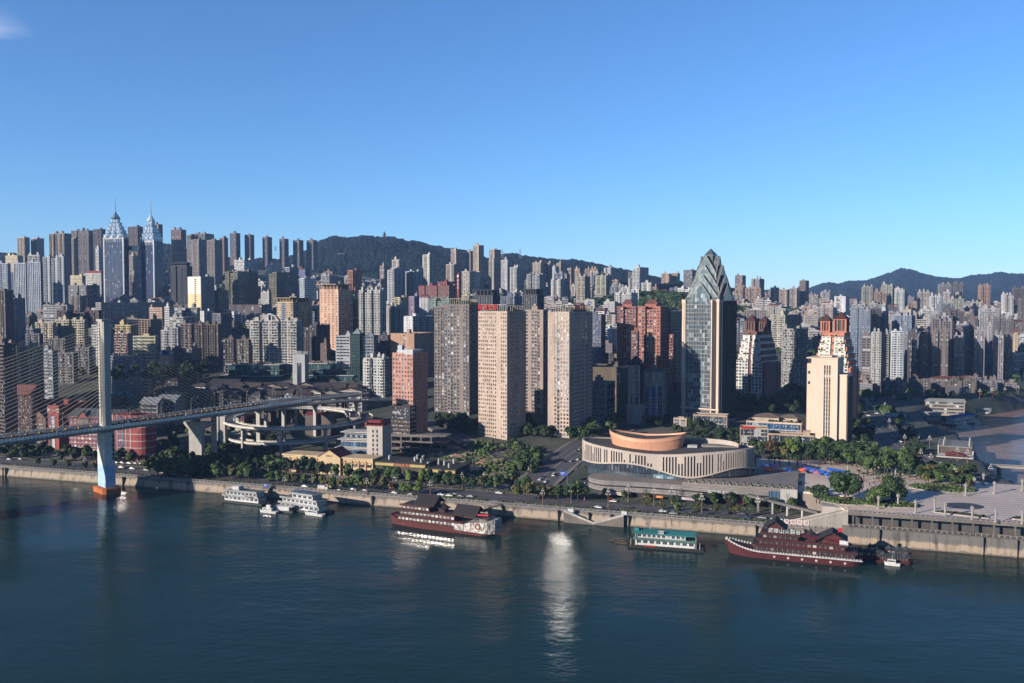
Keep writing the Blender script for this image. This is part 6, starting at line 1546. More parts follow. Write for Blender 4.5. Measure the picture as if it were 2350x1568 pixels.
m.build('terrace_slabs',W(215,212,206),r)
m=MB(); m.box(24,36,-.6,16,0,31); 
m.build('stair_tower',W(200,190,182,dirt=.2),r)
m=MB()
for k in range(8):
    for x in (28.2,31.4): m.box(x,x+1.1,-.75,-.6,3+k*3.3,5+k*3.3)
m.build('stair_windows',W(50,54,60),r)['kind']='stuff'
m=MB(); m.box(22,37,-1,12,31,31.5); 
for x in (23,26,29,32,35): m.box(x,x+.3,1,11,31.5,34)
m.box(24,34,1,8,33,34.6); m.build('red_roof_frame',W(150,40,52),r)
for k in range(4): 
    m=MB(); m.tube((6+k*4.2,3.6,20.2),(6+k*4.2,3.6,22.4),.08,.08,5); m.frust(6+k*4.2,3.6,22.2,23.2,1.7,.1,8); m.build('parasol',W(220,214,206),r)
p=gnd(884,1050,9); r=empty('multi_storey_car_park',(p.x,p.y+14,8),-R(10),'open grey concrete car park frame below the pink office tower','car park'); FP.append((p.x+22,p.y+20,26))
m=MB()
for z in (5,10,15): m.box(-6,46,0,20,z,z+.7); m.box(-6,46,-.2,.1,z+.7,z+1.8)
for x in range(-6,47,8): m.box(x,x+.9,.3,1.2,0,16); m.box(x,x+.9,18,19,0,16)
m.build('concrete_frame',W(136,126,120,dirt=.4),r)
m=MB()
for x in range(-5,46,2): m.box(x,x+.35,0,.4,15.7,17.4)
m.build('roof_posts',W(170,166,160),r)['kind']='stuff'
# ---- glass terraces, museum slab and the old-style quarter
def terraces(px0,px1,pt,Y,n,label,phi=8,step=5,hh=5.2):
    P0=at(px0,pt,Y); P1=at(px1,pt,Y-math.tan(R(phi))*((px1-px0)/F*Y)); w=(Vector((P1.x,P1.y,0))-Vector((P0.x,P0.y,0))).length
    zb=tz((P0.x+P1.x)/2,Y)-3; r=empty('terraced_mall',(P0.x,P0.y,zb),-R(phi),label,'commercial building'); FP.append(((P0.x+P1.x)/2,Y,w/2)); H_=P0.z-zb
    for k in range(n):
        z1=H_-k*hh*1.15; z0=z1-hh; off=-k*step; ex=k*3
        m=mesh_uv(); x0,x1=-ex,w+ex*.6; 
        if k%2: x0+=random.uniform(0,10)
        m.quad((x0,off,z0-1),(x1,off,z0-1),(x1,off,z1-.6),(x0,off,z1-.6),0,((0,0),((x1-x0)/2.4,0),((x1-x0)/2.4,1),(0,1)))
        m.quad((x1,off,z0-1),(x1,off+20,z0-1),(x1,off+20,z1-.6),(x1,off,z1-.6),0,((0,0),(8,0),(8,1),(0,1)))
        o=m.build('glazing',GLG,r); m=MB(); m.box(x0-1.5,x1+1.5,off-2.2,off+22,z1-.6,z1+.1); m.build('floor_slab',W(206,204,200,dirt=.3) if k%2==0 else W(120,118,120),r)
        m=MB(); x=x0
        while x<x1: m.box(x,x+.35,off-.3,off,z0-1,z1-.6); x+=4.8
        m.build('posts',W(90,84,82),r)['kind']='stuff'
        if k in (2,3):
            for gx in (x0+(x1-x0)*.25,x0+(x1-x0)*.62):
                m=MB(); m.gable(gx-6,gx+6,off-2.5,off+8,z1+.1,3.6,ov=.8,axis='y'); m.build('gabled_dormer',[W(74,60,62),W(60,70,74)],r)
    m=MB()
    for _ in range(70): x=random.uniform(-6,w+6); k=random.randint(0,n-1); z=H_-k*hh*1.15; q=random.uniform(.5,1.2); m.frust(x,-k*step-1.6,z,z+q*1.6,q,q*.3,5)
    m.build('terrace_plants',W(38,56,28,dirt=.5),r)['kind']='stuff'
    m=MB(); 
    for _ in range(14): x=random.uniform(2,w-6); m.box(x,x+random.uniform(2,6),3,8,H_,H_+random.uniform(1.2,3))
    m.build('roof_plant',W(120,116,112),r)['kind']='stuff'
random.seed(5)
terraces(522,640,836,985,6,'left stepped glass terraces with dark gabled roofs above the old-style quarter',phi=6)
terraces(707,808,834,965,6,'right stepped glass terraces with dark gabled roofs beside the museum slab',phi=6)
terraces(640,700,858,985,4,'middle stretch of glazed terraces between the left and right ones',phi=6)
def museum(root,w,d,h):
    m=mesh_uv(); m.quad((-w*.14,-d/2-.1,2),(w*.22,-d/2-.1,2),(w*.22,-d/2-.1,h-8),(-w*.14,-d/2-.1,h-8),0,((0,0),(3,0),(3,8),(0,8))); m.build('tall_window',GLD,root)
    text('roof_lettering','三峡金陵酒店',3.4,W(205,205,208),root,(0,-d/2+.6,h+2.6),(math.pi/2,0,0),.1,1.05)
T('museum_slab',671,699,703,816,930,'blankw',(196,198,202),'white slab building with one tall dark window and roof lettering amid the terraces',phi=8,pat='s',side='s',extra=museum,hut=True,cat='building',d=10)
# octagonal lookout
p=at(451,844,930); r=empty('lookout_building',(p.x,p.y,p.z-24),0,'dark glass lookout box cantilevered on a narrow stem left of the terraces','lookout'); FP.append((p.x,p.y,20))
m=mesh_uv(); i=0
m.frust(0,0,24,31,14.5,14.5,8,sx=1,sy=.8); m.uv+=[(k*.7,1) for k in range(8*4+8)][:0]
m.uv=None
m.build('glass_box',W(44,58,70,rough=.2,dirt=.2),r); m=MB(); m.frust(0,0,31,31.8,15.2,15.2,8,sy=.8); m.frust(0,0,23.4,24,14.8,14.8,8,sy=.8); m.build('roof_and_floor',W(60,62,70),r); m=MB(); m.box(-5,5,-4,4,-4,23.4); m.box(-1.5,2,-4.3,-4,-4,20); m.build('stem',[W(70,80,90)],r); m=MB(); m.box(1.5,4.5,-4.2,-4,-2,20); m.build('orange_panel',W(190,120,70),r)
# traditional houses
def trad(px,py,Y,w,d,h,phi,label,roofc=(58,50,54),wallc=(104,84,76),hh=3.6,kind='gable'):
    p=at(px,py-10,Y); zb=tz(p.x,Y)-2; r=empty('tiled_house',(p.x,Y,zb),-R(phi),label,'house',group=None); FP.append((p.x,Y,max(w,d)*.5)); hb=max(5,p.z-zb-hh) 
    m=MB(); m.box(-w/2,w/2,-d/2,d/2,0,hb); m.build('wall',W(*wallc),r)
    z=1
    while z<hb-2.4:
        m=mesh_uv(); m.quad((-w/2+.8,-d/2-.06,z+.6),(w/2-.8,-d/2-.06,z+.6),(w/2-.8,-d/2-.06,z+2.8),(-w/2+.8,-d/2-.06,z+2.8),0,((0,0),(w/2.2,0),(w/2.2,1),(0,1))); m.build('window_band',GL,r)
        z+=3.6
    m=MB(); z=4.2
    while z<hb-1: m.box(-w/2-.9,w/2+.9,-d/2-1.3,d/2+.5,z,z+.3); z+=3.6
    m.build('eaves_band',W(70,56,52),r)
    m=MB()
    if kind=='hip': m.hip(-w/2,w/2,-d/2,d/2,hb,hh,ov=1.4); m.build('tiled_roof',W(*roofc),r)
    else: m.gable(-w/2,w/2,-d/2,d/2,hb,hh,ov=1.3,axis='x' if kind=='gable' else 'y'); m.build('tiled_roof',[W(*roofc),W(150,140,132)],r)
    return r
random.seed(11)
trad(362,862,940,26,18,12,10,'grey-roofed hall on the hillside right of the beige hotel')
trad(388,874,900,28,16,12,10,'two-storey grey-roofed hall in front of the hillside hall',kind='hip')
trad(402,896,850,34,18,14,8,'large dark timber house with white gable patches on stilts, right of the bare slope',wallc=(130,112,104),roofc=(62,48,50))
trad(430,900,860,24,16,14,20,'dark-roofed stilt house joined to the large timber one',wallc=(90,62,58),roofc=(56,44,46))
for i,(px,py,Yd,w,lab) in enumerate([(490,900,870,26,'old-style house behind the bridge approach lamps'),(520,880,905,30,'old-style house under the left glass terraces, widest'),(548,902,860,24,'old-style house with crossed gables left of the red sign'),(575,884,890,22,'old-style house behind the red sign on the upper row'),(600,897,865,26,'old-style house in the middle of the quarter'),(628,888,885,20,'narrow old-style house under the middle terraces'),(655,905,850,22,'front row old-style house facing the ramp, with pale gable'),(690,894,868,28,'old-style hall with pale walls below the museum slab'),(722,903,850,24,'old-style house with red banner below the right terraces'),(752,908,840,26,'dark hip-roofed house behind the ramp railing'),(785,905,850,24,'hip-roofed hall with two small white gables by the ramp'),(812,900,870,16,'small old-style house left of the blue-white apartment block')]):
    trad(px,py,Yd,w,14,12,random.choice((5,12,20,-5)),lab,kind=random.choice(('gable','hip','cross')),roofc=random.choice(((58,50,54),(66,54,52),(50,48,56))),wallc=random.choice(((104,84,76),(86,66,62),(120,108,100),(140,130,122))),hh=random.uniform(3,4.6))
for i in range(20):
    px=470+i%10*37+random.uniform(-9,9); row=i//10; r_=trad(px,(902,889,872)[row]+random.uniform(-3,3),(838,880,925)[row],random.uniform(16,26),12,12,random.choice((2,8,14,22)),None,kind=random.choice(('gable','hip','cross')),roofc=random.choice(((72,64,66),(84,70,66),(66,64,70))),wallc=random.choice(((124,104,96),(106,86,80),(160,150,144),(190,186,180))),hh=random.uniform(2.6,4)); r_['category']='house'; r_['_base']='tiled old-style house'; r_['group']='tiled houses of the old-style quarter'; THINGS.append(r_)
trad(352,922,790,16,12,8,12,'white gabled house left of its twin behind the bridge railing',roofc=(150,155,160),wallc=(170,170,172))
trad(392,916,800,18,14,8,12,'white gabled house right of its twin behind the bridge railing',roofc=(140,146,152),wallc=(176,176,176))
def shedroof(px0,px1,py,Y,d,col,label):
    p=at(px0,py,Y); q=at(px1,py,Y); w=q.x-p.x; zb=tz((p.x+q.x)/2,Y)-2; r=empty('shed',(p.x,Y,zb),-R(6),label,'shed'); h=p.z-zb
    m=MB(); m.box(0,w,0,d,0,h-1.5); m.build('wall',W(120,104,100),r); m=MB(); m.gable(0,w,0,d,h-1.5,1.8,ov=.6); m.build('roof',[W(*col),W(130,120,110)],r)
shedroof(460,512,940,770,18,(160,158,160),'long pale corrugated shed roof behind the bridge approach')
shedroof(586,622,934,790,14,(185,190,196),'white low pavilion with glass front behind the ramp')
shedroof(638,720,935,800,12,(96,44,48),'long dark red shop with white sign marks behind the ramp')
shedroof(700,762,948,752,14,(150,50,50),'red-roofed shed inside the spiral ramp')
T('brick_building',509,560,566,958,775,'band',(128,60,58),'dark brick block with pale bands seen under the bridge approach',phi=10,hut=False,zbase=6,d=30)
T('brick_building',563,640,648,968,800,'grid',(140,136,134),'grey block seen through the spiral ramp columns',phi=8,hut=False,d=16)
# ================= CULTURAL CENTRE =================
TRV=W(196,182,170,dirt=.15,scale=.3)
cc=empty('cultural_centre',(99,567,18),SROT,'curved stone-clad cultural centre with vertical slits, wavy lower edge and copper drum','theatre'); FP.append((100,575,60))
# outline (local): rounded triangular / kidney shape
def outline(t):   # t in 0..2pi
    a=53*math.cos(t); b=24.5*math.sin(t)
    # slight kink at the entrance in the front
    fx=math.exp(-((t-R(270))/R(16))**2)
    return Vector((a*(1+.04*math.cos(2*t)), b*(1+.10*math.cos(t)) + 2.6*fx))
N=150; zt=lambda t: 17.2+1.6*math.cos(t*2+.4)-1.3*math.exp(-((t-R(268))/R(22))**2)
def zbot(t):
    d=math.degrees(t)%360
    if d<180: return 3.5
    u=(d-180)/180
    return 4.6+2.2*math.sin(u*2*math.pi*1.5-1.0)+1.5*math.sin(u*2*math.pi*2.6+1.1)
wallm=MB(); 
def ringpt(t,off=0):
    p=outline(t); q=outline(t+.002); d=(q-p).normalized(); n=Vector((d.y,-d.x)); return p+n*off
random.seed(3)
k=0; 
M=330
prev_slit=False
for i in range(M):
    t0=2*math.pi*i/M; t1=2*math.pi*(i+1)/M
    d=math.degrees(t0)%360
    slit=(i%2==1) and (184<d<264 or 271<d<357) and random.random()<.93
    za=zbot(t0)+(0 if not slit else 0); zb_=zbot(t1)
    p0,p1=ringpt(t0),ringpt(t1); q0,q1=ringpt(t0,-1.0),ringpt(t1,-1.0)
    ztop0,ztop1=zt(t0),zt(t1)
    if slit:
        m0,m1=(za+1.0,zb_+1.0); tp=1.6 if random.random()<.8 else 6
        for (a0,a1,b0,b1) in ((za,zb_,m0,m1),(ztop0-tp,ztop1-tp,ztop0,ztop1)):
            wallm.quad((p0.x,p0.y,a0),(p1.x,p1.y,a1),(p1.x,p1.y,b1),(p0.x,p0.y,b0))
        wallm.quad((p0.x,p0.y,za),(q0.x,q0.y,za),(q0.x,q0.y,ztop0),(p0.x,p0.y,ztop0)); wallm.quad((p1.x,p1.y,zb_),(p1.x,p1.y,ztop1),(q1.x,q1.y,ztop1),(q1.x,q1.y,zb_))
    else:
        wallm.quad((p0.x,p0.y,za),(p1.x,p1.y,zb_),(p1.x,p1.y,ztop1),(p0.x,p0.y,ztop0))
    wallm.quad((p0.x,p0.y,ztop0),(p1.x,p1.y,ztop1),(q1.x,q1.y,ztop1),(q0.x,q0.y,ztop0))
    wallm.quad((q0.x,q0.y,ztop0-3),(q1.x,q1.y,ztop1-3),(q1.x,q1.y,ztop1),(q0.x,q0.y,ztop0))
    wallm.quad((p0.x,p0.y,za),(q0.x,q0.y,za),(q1.x,q1.y,zb_),(p1.x,p1.y,zb_))
wallm.build('stone_cladding',TRV,cc)
g=mesh_uv()
for i in range(M):
    t0=2*math.pi*i/M; t1=2*math.pi*(i+1)/M; p0,p1=ringpt(t0,-.9),ringpt(t1,-.9); g.quad((p0.x,p0.y,2),(p1.x,p1.y,2),(p1.x,p1.y,zt(t1)-.5),(p0.x,p0.y,zt(t0)-.5),0,((i,0),(i+1,0),(i+1,5),(i,5)))
g.build('slit_glazing',GLD,cc)
g=mesh_uv()
for i in range(M):
    t0=2*math.pi*i/M; t1=2*math.pi*(i+1)/M; p0,p1=ringpt(t0,-3.5),ringpt(t1,-3.5); g.quad((p0.x,p0.y,-3.4),(p1.x,p1.y,-3.4),(p1.x,p1.y,9),(p0.x,p0.y,9),0,((i,0),(i+1,0),(i+1,4),(i,4)))
g.build('base_glazing',glassmat('ccb',(.008,.016,.022,1),(.03,.05,.06,1),.9,.05,.9,bump=.015),cc)
# bright faceted entrance glass
g=mesh_uv(); e=ringpt(R(270),0)
g.quad((e.x-5,e.y+3.0,-1),(e.x+1.5,e.y+1.4,-1),(e.x+1.5,e.y+1.4,8),(e.x-5,e.y+3.0,8),0,((0,0),(3,0),(3,6),(0,6))); g.quad((e.x+1.5,e.y+1.4,-1),(e.x+9,e.y+3,-1),(e.x+9,e.y+3,8),(e.x+1.5,e.y+1.4,8),0,((0,0),(3,0),(3,6),(0,6)))
g.build('entrance_glazing',glassmat('ent',(.03,.06,.08,1),(.2,.26,.28,1),.6,.08,.9,bump=.05),cc)
m=MB(); 
i0=len(m.v)
for i in range(M): p=ringpt(2*math.pi*i/M,-.9); m.v.append((p.x,p.y,zt(2*math.pi*i/M)-1.0))
c0=len(m.v); m.v.append((0,0,16.0))
for i in range(M): m.f.append((i0+i,i0+(i+1)%M,c0)); m.m.append(0)
m.build('roof',W(74,72,74,dirt=.4),cc)
m=MB(); m.box(22,44,2,10,14.5,17.8); m.box(10,22,10,18,14.5,19.5); m.build('roof_plant_room',W(150,142,134),cc); m=MB(); m.box(14,20,-3,2,14.5,18); m.build('roof_box',W(190,190,188),cc)
# raised back wall with slits on the right
m=MB()
for i in range(60):
    t0=R(-10+i*2.2); t1=R(-10+(i+1)*2.2); p0,p1=ringpt(t0,-9),ringpt(t1,-9); h0=19.2+1.5*math.sin(t0*2); 
    m.quad((p0.x,p0.y,14),(p1.x,p1.y,14),(p1.x,p1.y,h0),(p0.x,p0.y,h0)); q0,q1=ringpt(t0,-9.8),ringpt(t1,-9.8); m.quad((p0.x,p0.y,h0),(p1.x,p1.y,h0),(q1.x,q1.y,h0),(q0.x,q0.y,h0)); m.quad((q1.x,q1.y,14),(q0.x,q0.y,14),(q0.x,q0.y,h0),(q1.x,q1.y,h0))
m.build('back_parapet',TRV,cc)
# copper drum, flaring, with a saddle roof
COP=wallmat(rgb(166,124,100),rough=.45,dirt=.12,scale=.4,metal=.25)
dc=Vector((-12,-1)); M2=90; m=MB(); rf=MB()
def dr(t,z): r=1+.13*z; return Vector((dc.x+22*r*math.cos(t),dc.y+10.5*r*math.sin(t)))
ztp=lambda t: 24.0+1.8*math.cos(2*t)
for i in range(M2):
    t0=2*math.pi*i/M2; t1=2*math.pi*(i+1)/M2
    a0,a1=dr(t0,0),dr(t1,0); b0,b1=dr(t0,1),dr(t1,1); c0,c1=dr(t0,.93),dr(t1,.93)
    rr=.985 if i%3==0 else 1
    m.quad((a0.x,a0.y,13.5),(a1.x,a1.y,13.5),(b1.x,b1.y,ztp(t1)),(b0.x,b0.y,ztp(t0))); m.quad((b0.x,b0.y,ztp(t0)),(b1.x,b1.y,ztp(t1)),(c1.x*1,c1.y,ztp(t1)-.1),(c0.x,c0.y,ztp(t0)-.1)); m.quad((c1.x,c1.y,ztp(t1)-2.5),(c0.x,c0.y,ztp(t0)-2.5),(c0.x,c0.y,ztp(t0)-.1),(c1.x,c1.y,ztp(t1)-.1))
    m.tube((a0.x,a0.y,13.5),(b0.x,b0.y,ztp(t0)),.07,.07,3)
    k=len(rf.v); rf.v+=[(c0.x,c0.y,ztp(t0)-1.4),(c1.x,c1.y,ztp(t1)-1.4),(dc.x,dc.y,22.6)]; rf.f.append((k,k+1,k+2)); rf.m.append(0)
o=m.build('copper_drum',COP,cc); rf.build('saddle_roof',W(84,78,76,dirt=.4),o)
# ---- banded grey podium below
pd=empty('podium_building',(0,0,0),0,'long grey podium of curved horizontal stone courses with shops at street level','podium'); random.seed(9)
def podline(off):
    P=[]
    a_l=ash(*gnd(1322,1150,6.7)[:2])[0]; a_r=ash(*gnd(1829,1172,6.7)[:2])[0]
    for k in range(9):   # rounded left end
        t=R(180-k*10); P.append((a_l+16+(16+off)*math.cos(t),57-(15+off)*math.sin(t)+0))
    n=24
    for k in range(1,n+1): P.append((lerp(a_l+16,a_r,k/n),42-off+1.5*math.sin(k/n*7)))
    return P
def podring(z0,z1,off,mb,back=110):
    P=[sh(a,s) for a,s in podline(off)]; P+= [sh(podline(0)[-1][0],back),sh(podline(0)[0][0]+20,back)]
    mb.prism([(p.x,p.y) for p in P],z0,z1)
zl=[(6.4,7.6,-2.5),(10.3,11.2,.1),(11.3,12.0,.5),(12.1,12.9,-.1),(14.0,14.7,.2),(14.8,15.7,.6),(15.8,16.6,.1)]
m=MB()
for z0,z1,o_ in zl: podring(z0,z1,o_,m)
m.build('stone_courses',W(150,146,144,dirt=.35,scale=.3),pd)
m=MB(); podring(6.4,16.5,-1.6,m); m.build('recessed_wall',W(54,56,62),pd)
PQ=podline(0); aR=PQ[-1][0]
pv=[sh(a,s) for a,s in podline(-.6)]+[sh(PQ[-1][0]-.6,109),sh(PQ[0][0]+21,109)]; poly_sheet('terrace_paving',[(p.x,p.y) for p in pv],16.63,W(160,146,138,dirt=.3),kind=None,parent=pd)
m=MB()
for z0,z1,o_ in ((16.65,17.4,.3),(17.5,18.2,0),(18.3,18.9,.35)): m.obox(SO,ST,SN,aR-66+o_,aR-.05,41.6-o_,100,z0,z1)
m.obox(SO,ST,SN,aR-65,aR-.3,42.4,99,16.66,18.8); m.build('upper_terrace',W(150,142,136,dirt=.3),pd)
m=MB()
for k in range(16): a=lerp(aR-62,aR-2,k/15); p=sh(a,43.5+1.5*math.sin(a)); m.frust(p.x,p.y,18.9,19.6,.8,1.0,7); m.frust(p.x,p.y,19.6,20.8,1.0,.4,6,mi=1)
m.build('planters',[W(176,160,150),W(44,70,30)],pd)['kind']='stuff'
m=MB(); a=aR-62
while a<aR: m.obox(SO,ST,SN,a,a+.2,42.2,42.4,18.9,20.0); a+=2
m.obox(SO,ST,SN,aR-62,aR,42.2,42.35,19.9,20.05); m.build('railing',W(170,165,160),pd)
m=MB(); m.obox(SO,ST,SN,aR-9.5,aR-.1,40.6,41.1,7.5,18.6); m.build('white_end_wall',W(190,186,182,dirt=.15),pd)
m=MB()
for (x0,z0,x1,z1) in ((-6.2,16.5,-5.2,11.5),(-4.4,16.5,-5.4,14),(-4,15,-3,11.5)): 
    m.tube(sh(aR+x0,40.5,z0),sh(aR+x1,40.5,z1),.12,.12,4)
m.build('wall_emblem',W(110,110,112),pd)
m=mesh_uv(); a,b=sh(aR-16,40.9),sh(aR-9.6,40.9)
for z0,z1 in ((8,11.5),(12.5,17)): m.quad((a.x,a.y,z0),(b.x,b.y,z0),(b.x,b.y,z1),(a.x,a.y,z1),0,((0,0),(3,0),(3,1),(0,1)))
m.build('end_windows',GLB,pd)
def shopsign(px,py,wd,h,col,txt=None,tc=(235,225,215),lab=None):
    p=gnd(px,py,10.0); a,s=ash(p.x,p.y); z=8.3
    g=empty('shop_sign',sh(a,41.3,z),SROT,lab,'sign',group='shop signs along the podium'); m=MB(); m.box(-wd/2,wd/2,-.25,0,0,h); m.build('panel',W(*col,dirt=.05),g)
    if txt: text('lettering',txt,h*.75,W(*tc,dirt=.02),g,(0,-.3,h/2),(math.pi/2,0,0),.02)
shopsign(1411,1136,9,1.9,(222,216,214),'鑫新烟电工程',(200,50,50),'white shop sign with red letters at the left end of the podium')
shopsign(1481,1141,6,1.4,(180,36,30),'渔师内府',(240,220,180),'red shop sign on the podium left of the orange one')
shopsign(1507,1142,5,1.4,(222,130,40),'阳光',(250,240,220),'orange shop sign on the podium between red and white ones')
shopsign(1575,1146,8,1.5,(216,206,214),'六公馆瑜伽',(190,60,140),'pale pink shop sign on the podium left of the dark entrance')
g=empty('entrance_portal',sh(ash(*gnd(1655,1165,6.7)[:2])[0],40.4,6.6),SROT,'wide black entrance portal with white lettering in the middle of the podium','entrance'); m=MB(); m.box(-12,12,-.3,3,0,7.2); m.build('portal',W(24,22,26),g)
text('white_lettering','奥斯卡 Z.Oscar',2.6,W(215,215,218,dirt=.02),g,(0,-.4,7.8),(math.pi/2,0,0),.06)
m=MB(); m.box(9,12.4,-.6,-.32,1.8,4.6); m.build('poster',W(205,60,80),g)
# stairs down from the plaza to the river at the left end of the gallery
st=empty('stone_staircase',sh(566,0,0),SROT,'pale stone stair and landing descending from the plaza corner to the promenade','staircase'); m=MB()
n=24
for k in range(n):
    x=12-k*1.25; z=16.5-k*.42; m.box(x-1.25,x,2.5,9.5,5.5,z)
m.build('steps',W(176,168,162),st); m=MB()
for y in (2.3,9.5): 
    i=len(m.v); m.v+=[(12,y,16.4),(-18,y,6.4),(-18,y,7.8),(12,y,17.8),(12,y+.4,16.4),(-18,y+.4,6.4),(-18,y+.4,7.8),(12,y+.4,17.8)]
    for q in ((0,1,2,3),(7,6,5,4),(3,2,6,7),(0,4,5,1)): m.f.append(tuple(i+j for j in q)); m.m.append(0)
m.box(-1,13,9.9,24,6,16.9); m.build('balustrade',W(190,180,172),st)
fb=empty('footbridge_stair',sh(545,30,0),SROT,'sloping covered stair on slim white columns right of the podium','staircase'); m=MB()
i=len(m.v); m.slab([(-20,0,15),(18,-8,9.5),(18,-5,9.5),(-20,3,15)],1.4); m.build('ramp',W(120,116,112),fb)
for x in (-14,-6,2,10): m=MB(); z=15-(x+20)/38*5.5; m.tube((x,1-(x+20)/38*8,5),(x,1-(x+20)/38*8,z),.6,.6,8); m.build('column',W(200,198,194),fb)
# stairs notch in the embankment
for (a0,lab,dirn) in ((ash(*gnd(1328,1190,3)[:2])[0],'left flight of the river stairs built on the embankment wall',1),(ash(*gnd(1395,1195,3)[:2])[0],'right flight of the river stairs built on the embankment wall',-1)):
    g=empty('river_stairs',sh(a0,0,0),SROT,lab,'staircase'); m=MB()
    for k in range(15):
        x=(-9+k*1.2)*dirn; z=6.2-k*.42; m.box(min(x,x+1.2*dirn),max(x,x+1.2*dirn),-3.2,.9,-2,z)
    m.build('steps',W(120,112,104),g); m=MB(); i=len(m.v)
    m.v+=[(-9*dirn,-3.4,6.2),(9*dirn,-3.4,0.2),(9*dirn,-3.4,1.5),(-9*dirn,-3.4,7.6),(-9*dirn,-3.1,6.2),(9*dirn,-3.1,0.2),(9*dirn,-3.1,1.5),(-9*dirn,-3.1,7.6)]
    for q in ((0,1,2,3),(7,6,5,4),(3,2,6,7),(0,4,5,1)): m.f.append(tuple(i+j for j in q)); m.m.append(0)
    m.build('handrail_wall',W(185,180,176),g)
# ================= BOATS =================
def hull(mb,L,B,zt,zb=-1,bow=.2,stern=.12,sheer_b=2.0,sheer_s=1.2,n=24,mi=0,flare=.72,y0=0):
    rows=[]
    for k in range(n+1):
        t=k/n; x=-L/2+L*t
        wd=1.0
        if t>1-bow: wd=max(.004,math.cos((t-(1-bow))/bow*math.pi/2))**.7
        if t<stern: wd=.55+.45*math.sin(t/stern*math.pi/2)
        z1=zt+sheer_b*max(0,(t-.7)/.3)**2+sheer_s*max(0,(.2-t)/.2)**2
        xb=x*(1-.10*(1 if t>.5 else .6)) 
        rows.append((x,xb,wd*B/2,z1))
    i=len(mb.v)
    for (x,xb,b,z1) in rows:
        mb.v+=[(x,-b+y0,z1),(xb,-b*flare+y0,zb),(xb,b*flare+y0,zb),(x,b+y0,z1)]
    for k in range(n):
        a=i+k*4; c=a+4
        for q in ((a,a+1,c+1,c),(a+2,a+3,c+3,c+2),(a+1,a+2,c+2,c+1)): mb.f.append(q); mb.m.append(mi)
        mb.f.append((a,c,c+3,a+3)); mb.m.append(mi)
    mb.f.append((i,i+3,i+2,i+1)); mb.m.append(mi); e=i+n*4; mb.f.append((e,e+1,e+2,e+3)); mb.m.append(mi)
def place(pxl,pyl,pxr,pyr,z=0):
    a=gnd(pxl,pyl,z); b=gnd(pxr,pyr,z); return a,b,(b-a).length,math.atan2((b-a).y,(b-a).x)
def deckhouse(root,x0,x1,y0,y1,z0,z1,wallm,bandm,name='deck',win=GLS,nb=None,rail=None,railc=None,slab=1.0):
    m=MB(); m.box(x0,x1,y0,y1,z0,z1); o=m.build(name,wallm,root)
    nb=nb or int((x1-x0)/2.4); hgt=z1-z0; b=(x1-x0)/nb
    for k in range(nb):
        g=mesh_uv(); a=x0+b*(k+.18); c=x0+b*(k+.82); g.quad((a,y0-.06,z0+hgt*.38),(c,y0-.06,z0+hgt*.38),(c,y0-.06,z0+hgt*.82),(a,y0-.06,z0+hgt*.82),0,((k,0),(k+1,0),(k+1,1),(k,1))); g.build('window',win,o)
    m=MB(); m.box(x0-slab,x1+slab,y0-1.4,y1+1.4,z1,z1+.28); m.build('deck_slab',bandm,root)
    if railc:
        m=MB(); x=x0-slab
        while x<=x1+slab: m.box(x,x+.1,y0-1.4,y0-1.3,z1+.28,z1+1.3); x+=1.5
        m.box(x0-slab,x1+slab,y0-1.42,y0-1.28,z1+1.2,z1+1.32); m.box(x0-slab,x1+slab,y0-1.4,y0-1.34,z1+.28,z1+.95) ; m.build('railing',railc,root)
    return o
def croof(root,x0,x1,y0,y1,z,h,col,wallc,axis='x',name='pavilion'):
    m=MB(); m.box(x0+1,x1-1,y0+1,y1-1,z,z+2.6); o=m.build(name,wallc,root); m=MB(); m.gable(x0,x1,y0,y1,z+2.6,h,ov=1.2,axis=axis,th=.35); m.build('curved_roof',[col,wallc],o)
    return o
def curledroof(m,cx,cy,z,r,h):
    for k in range(4):
        t0,t1=k/4,(k+1)/4; f=lambda t:r*((1-t)**1.8*.92+.08); m.frust(cx,cy,z+h*t0,z+h*t1,f(t0),f(t1),6)
REDW=W(80,36,36,dirt=.3); DRED=W(84,22,28,dirt=.3); BLK=W(48,44,46,dirt=.3); DKR=W(66,30,32); RF=W(46,42,46)
HULR=W(108,42,40,dirt=.35,scale=.4); GLINT=glassmat('glint',(.05,.05,.05,1),(.36,.34,.31,1),.7,.12,.9)  # GLINT: pale panes, window glints put into the glass colour
# left red restaurant ship
a,b,Lb,rz=place(905,1206,1113,1233)
c=(a+b)/2; n_=Vector((math.sin(rz),-math.cos(rz),0)); c=c-n_*6.5
s1=empty('restaurant_ship',(c.x,c.y,0),rz,'dark red restaurant ship with tiled pavilions and a patterned grey bow, moored left of centre','ship')
m=MB(); hull(m,Lb+10,13,3.0,-1,bow=.10,stern=.3,sheer_b=3.6,sheer_s=2.6,flare=.85); m.build('hull',HULR,s1)
def patmat():
    m=bpy.data.materials.new('stone_pattern'); t,b=nodes(m); tc=t.nodes.new('ShaderNodeTexCoord'); mp=t.nodes.new('ShaderNodeMapping'); mp.inputs['Scale'].default_value=(1,1,.5); t.links.new(tc.outputs['Object'],mp.inputs[0])
    n=t.nodes.new('ShaderNodeTexNoise'); n.inputs['Scale'].default_value=1.1; n.inputs['Detail'].default_value=5; t.links.new(mp.outputs[0],n.inputs[0]); cr=t.nodes.new('ShaderNodeValToRGB'); e=cr.color_ramp.elements; e[0].position=.4; e[0].color=(.05,.045,.045,1); e[1].position=.6; e[1].color=(.3,.28,.26,1); t.links.new(n.outputs[0],cr.inputs[0]); t.links.new(cr.outputs[0],b.inputs['Base Color']); return m
PATM=patmat()
i=0; m=MB(); Lh=Lb+10
X0=Lh*.14; X1=Lh*.44
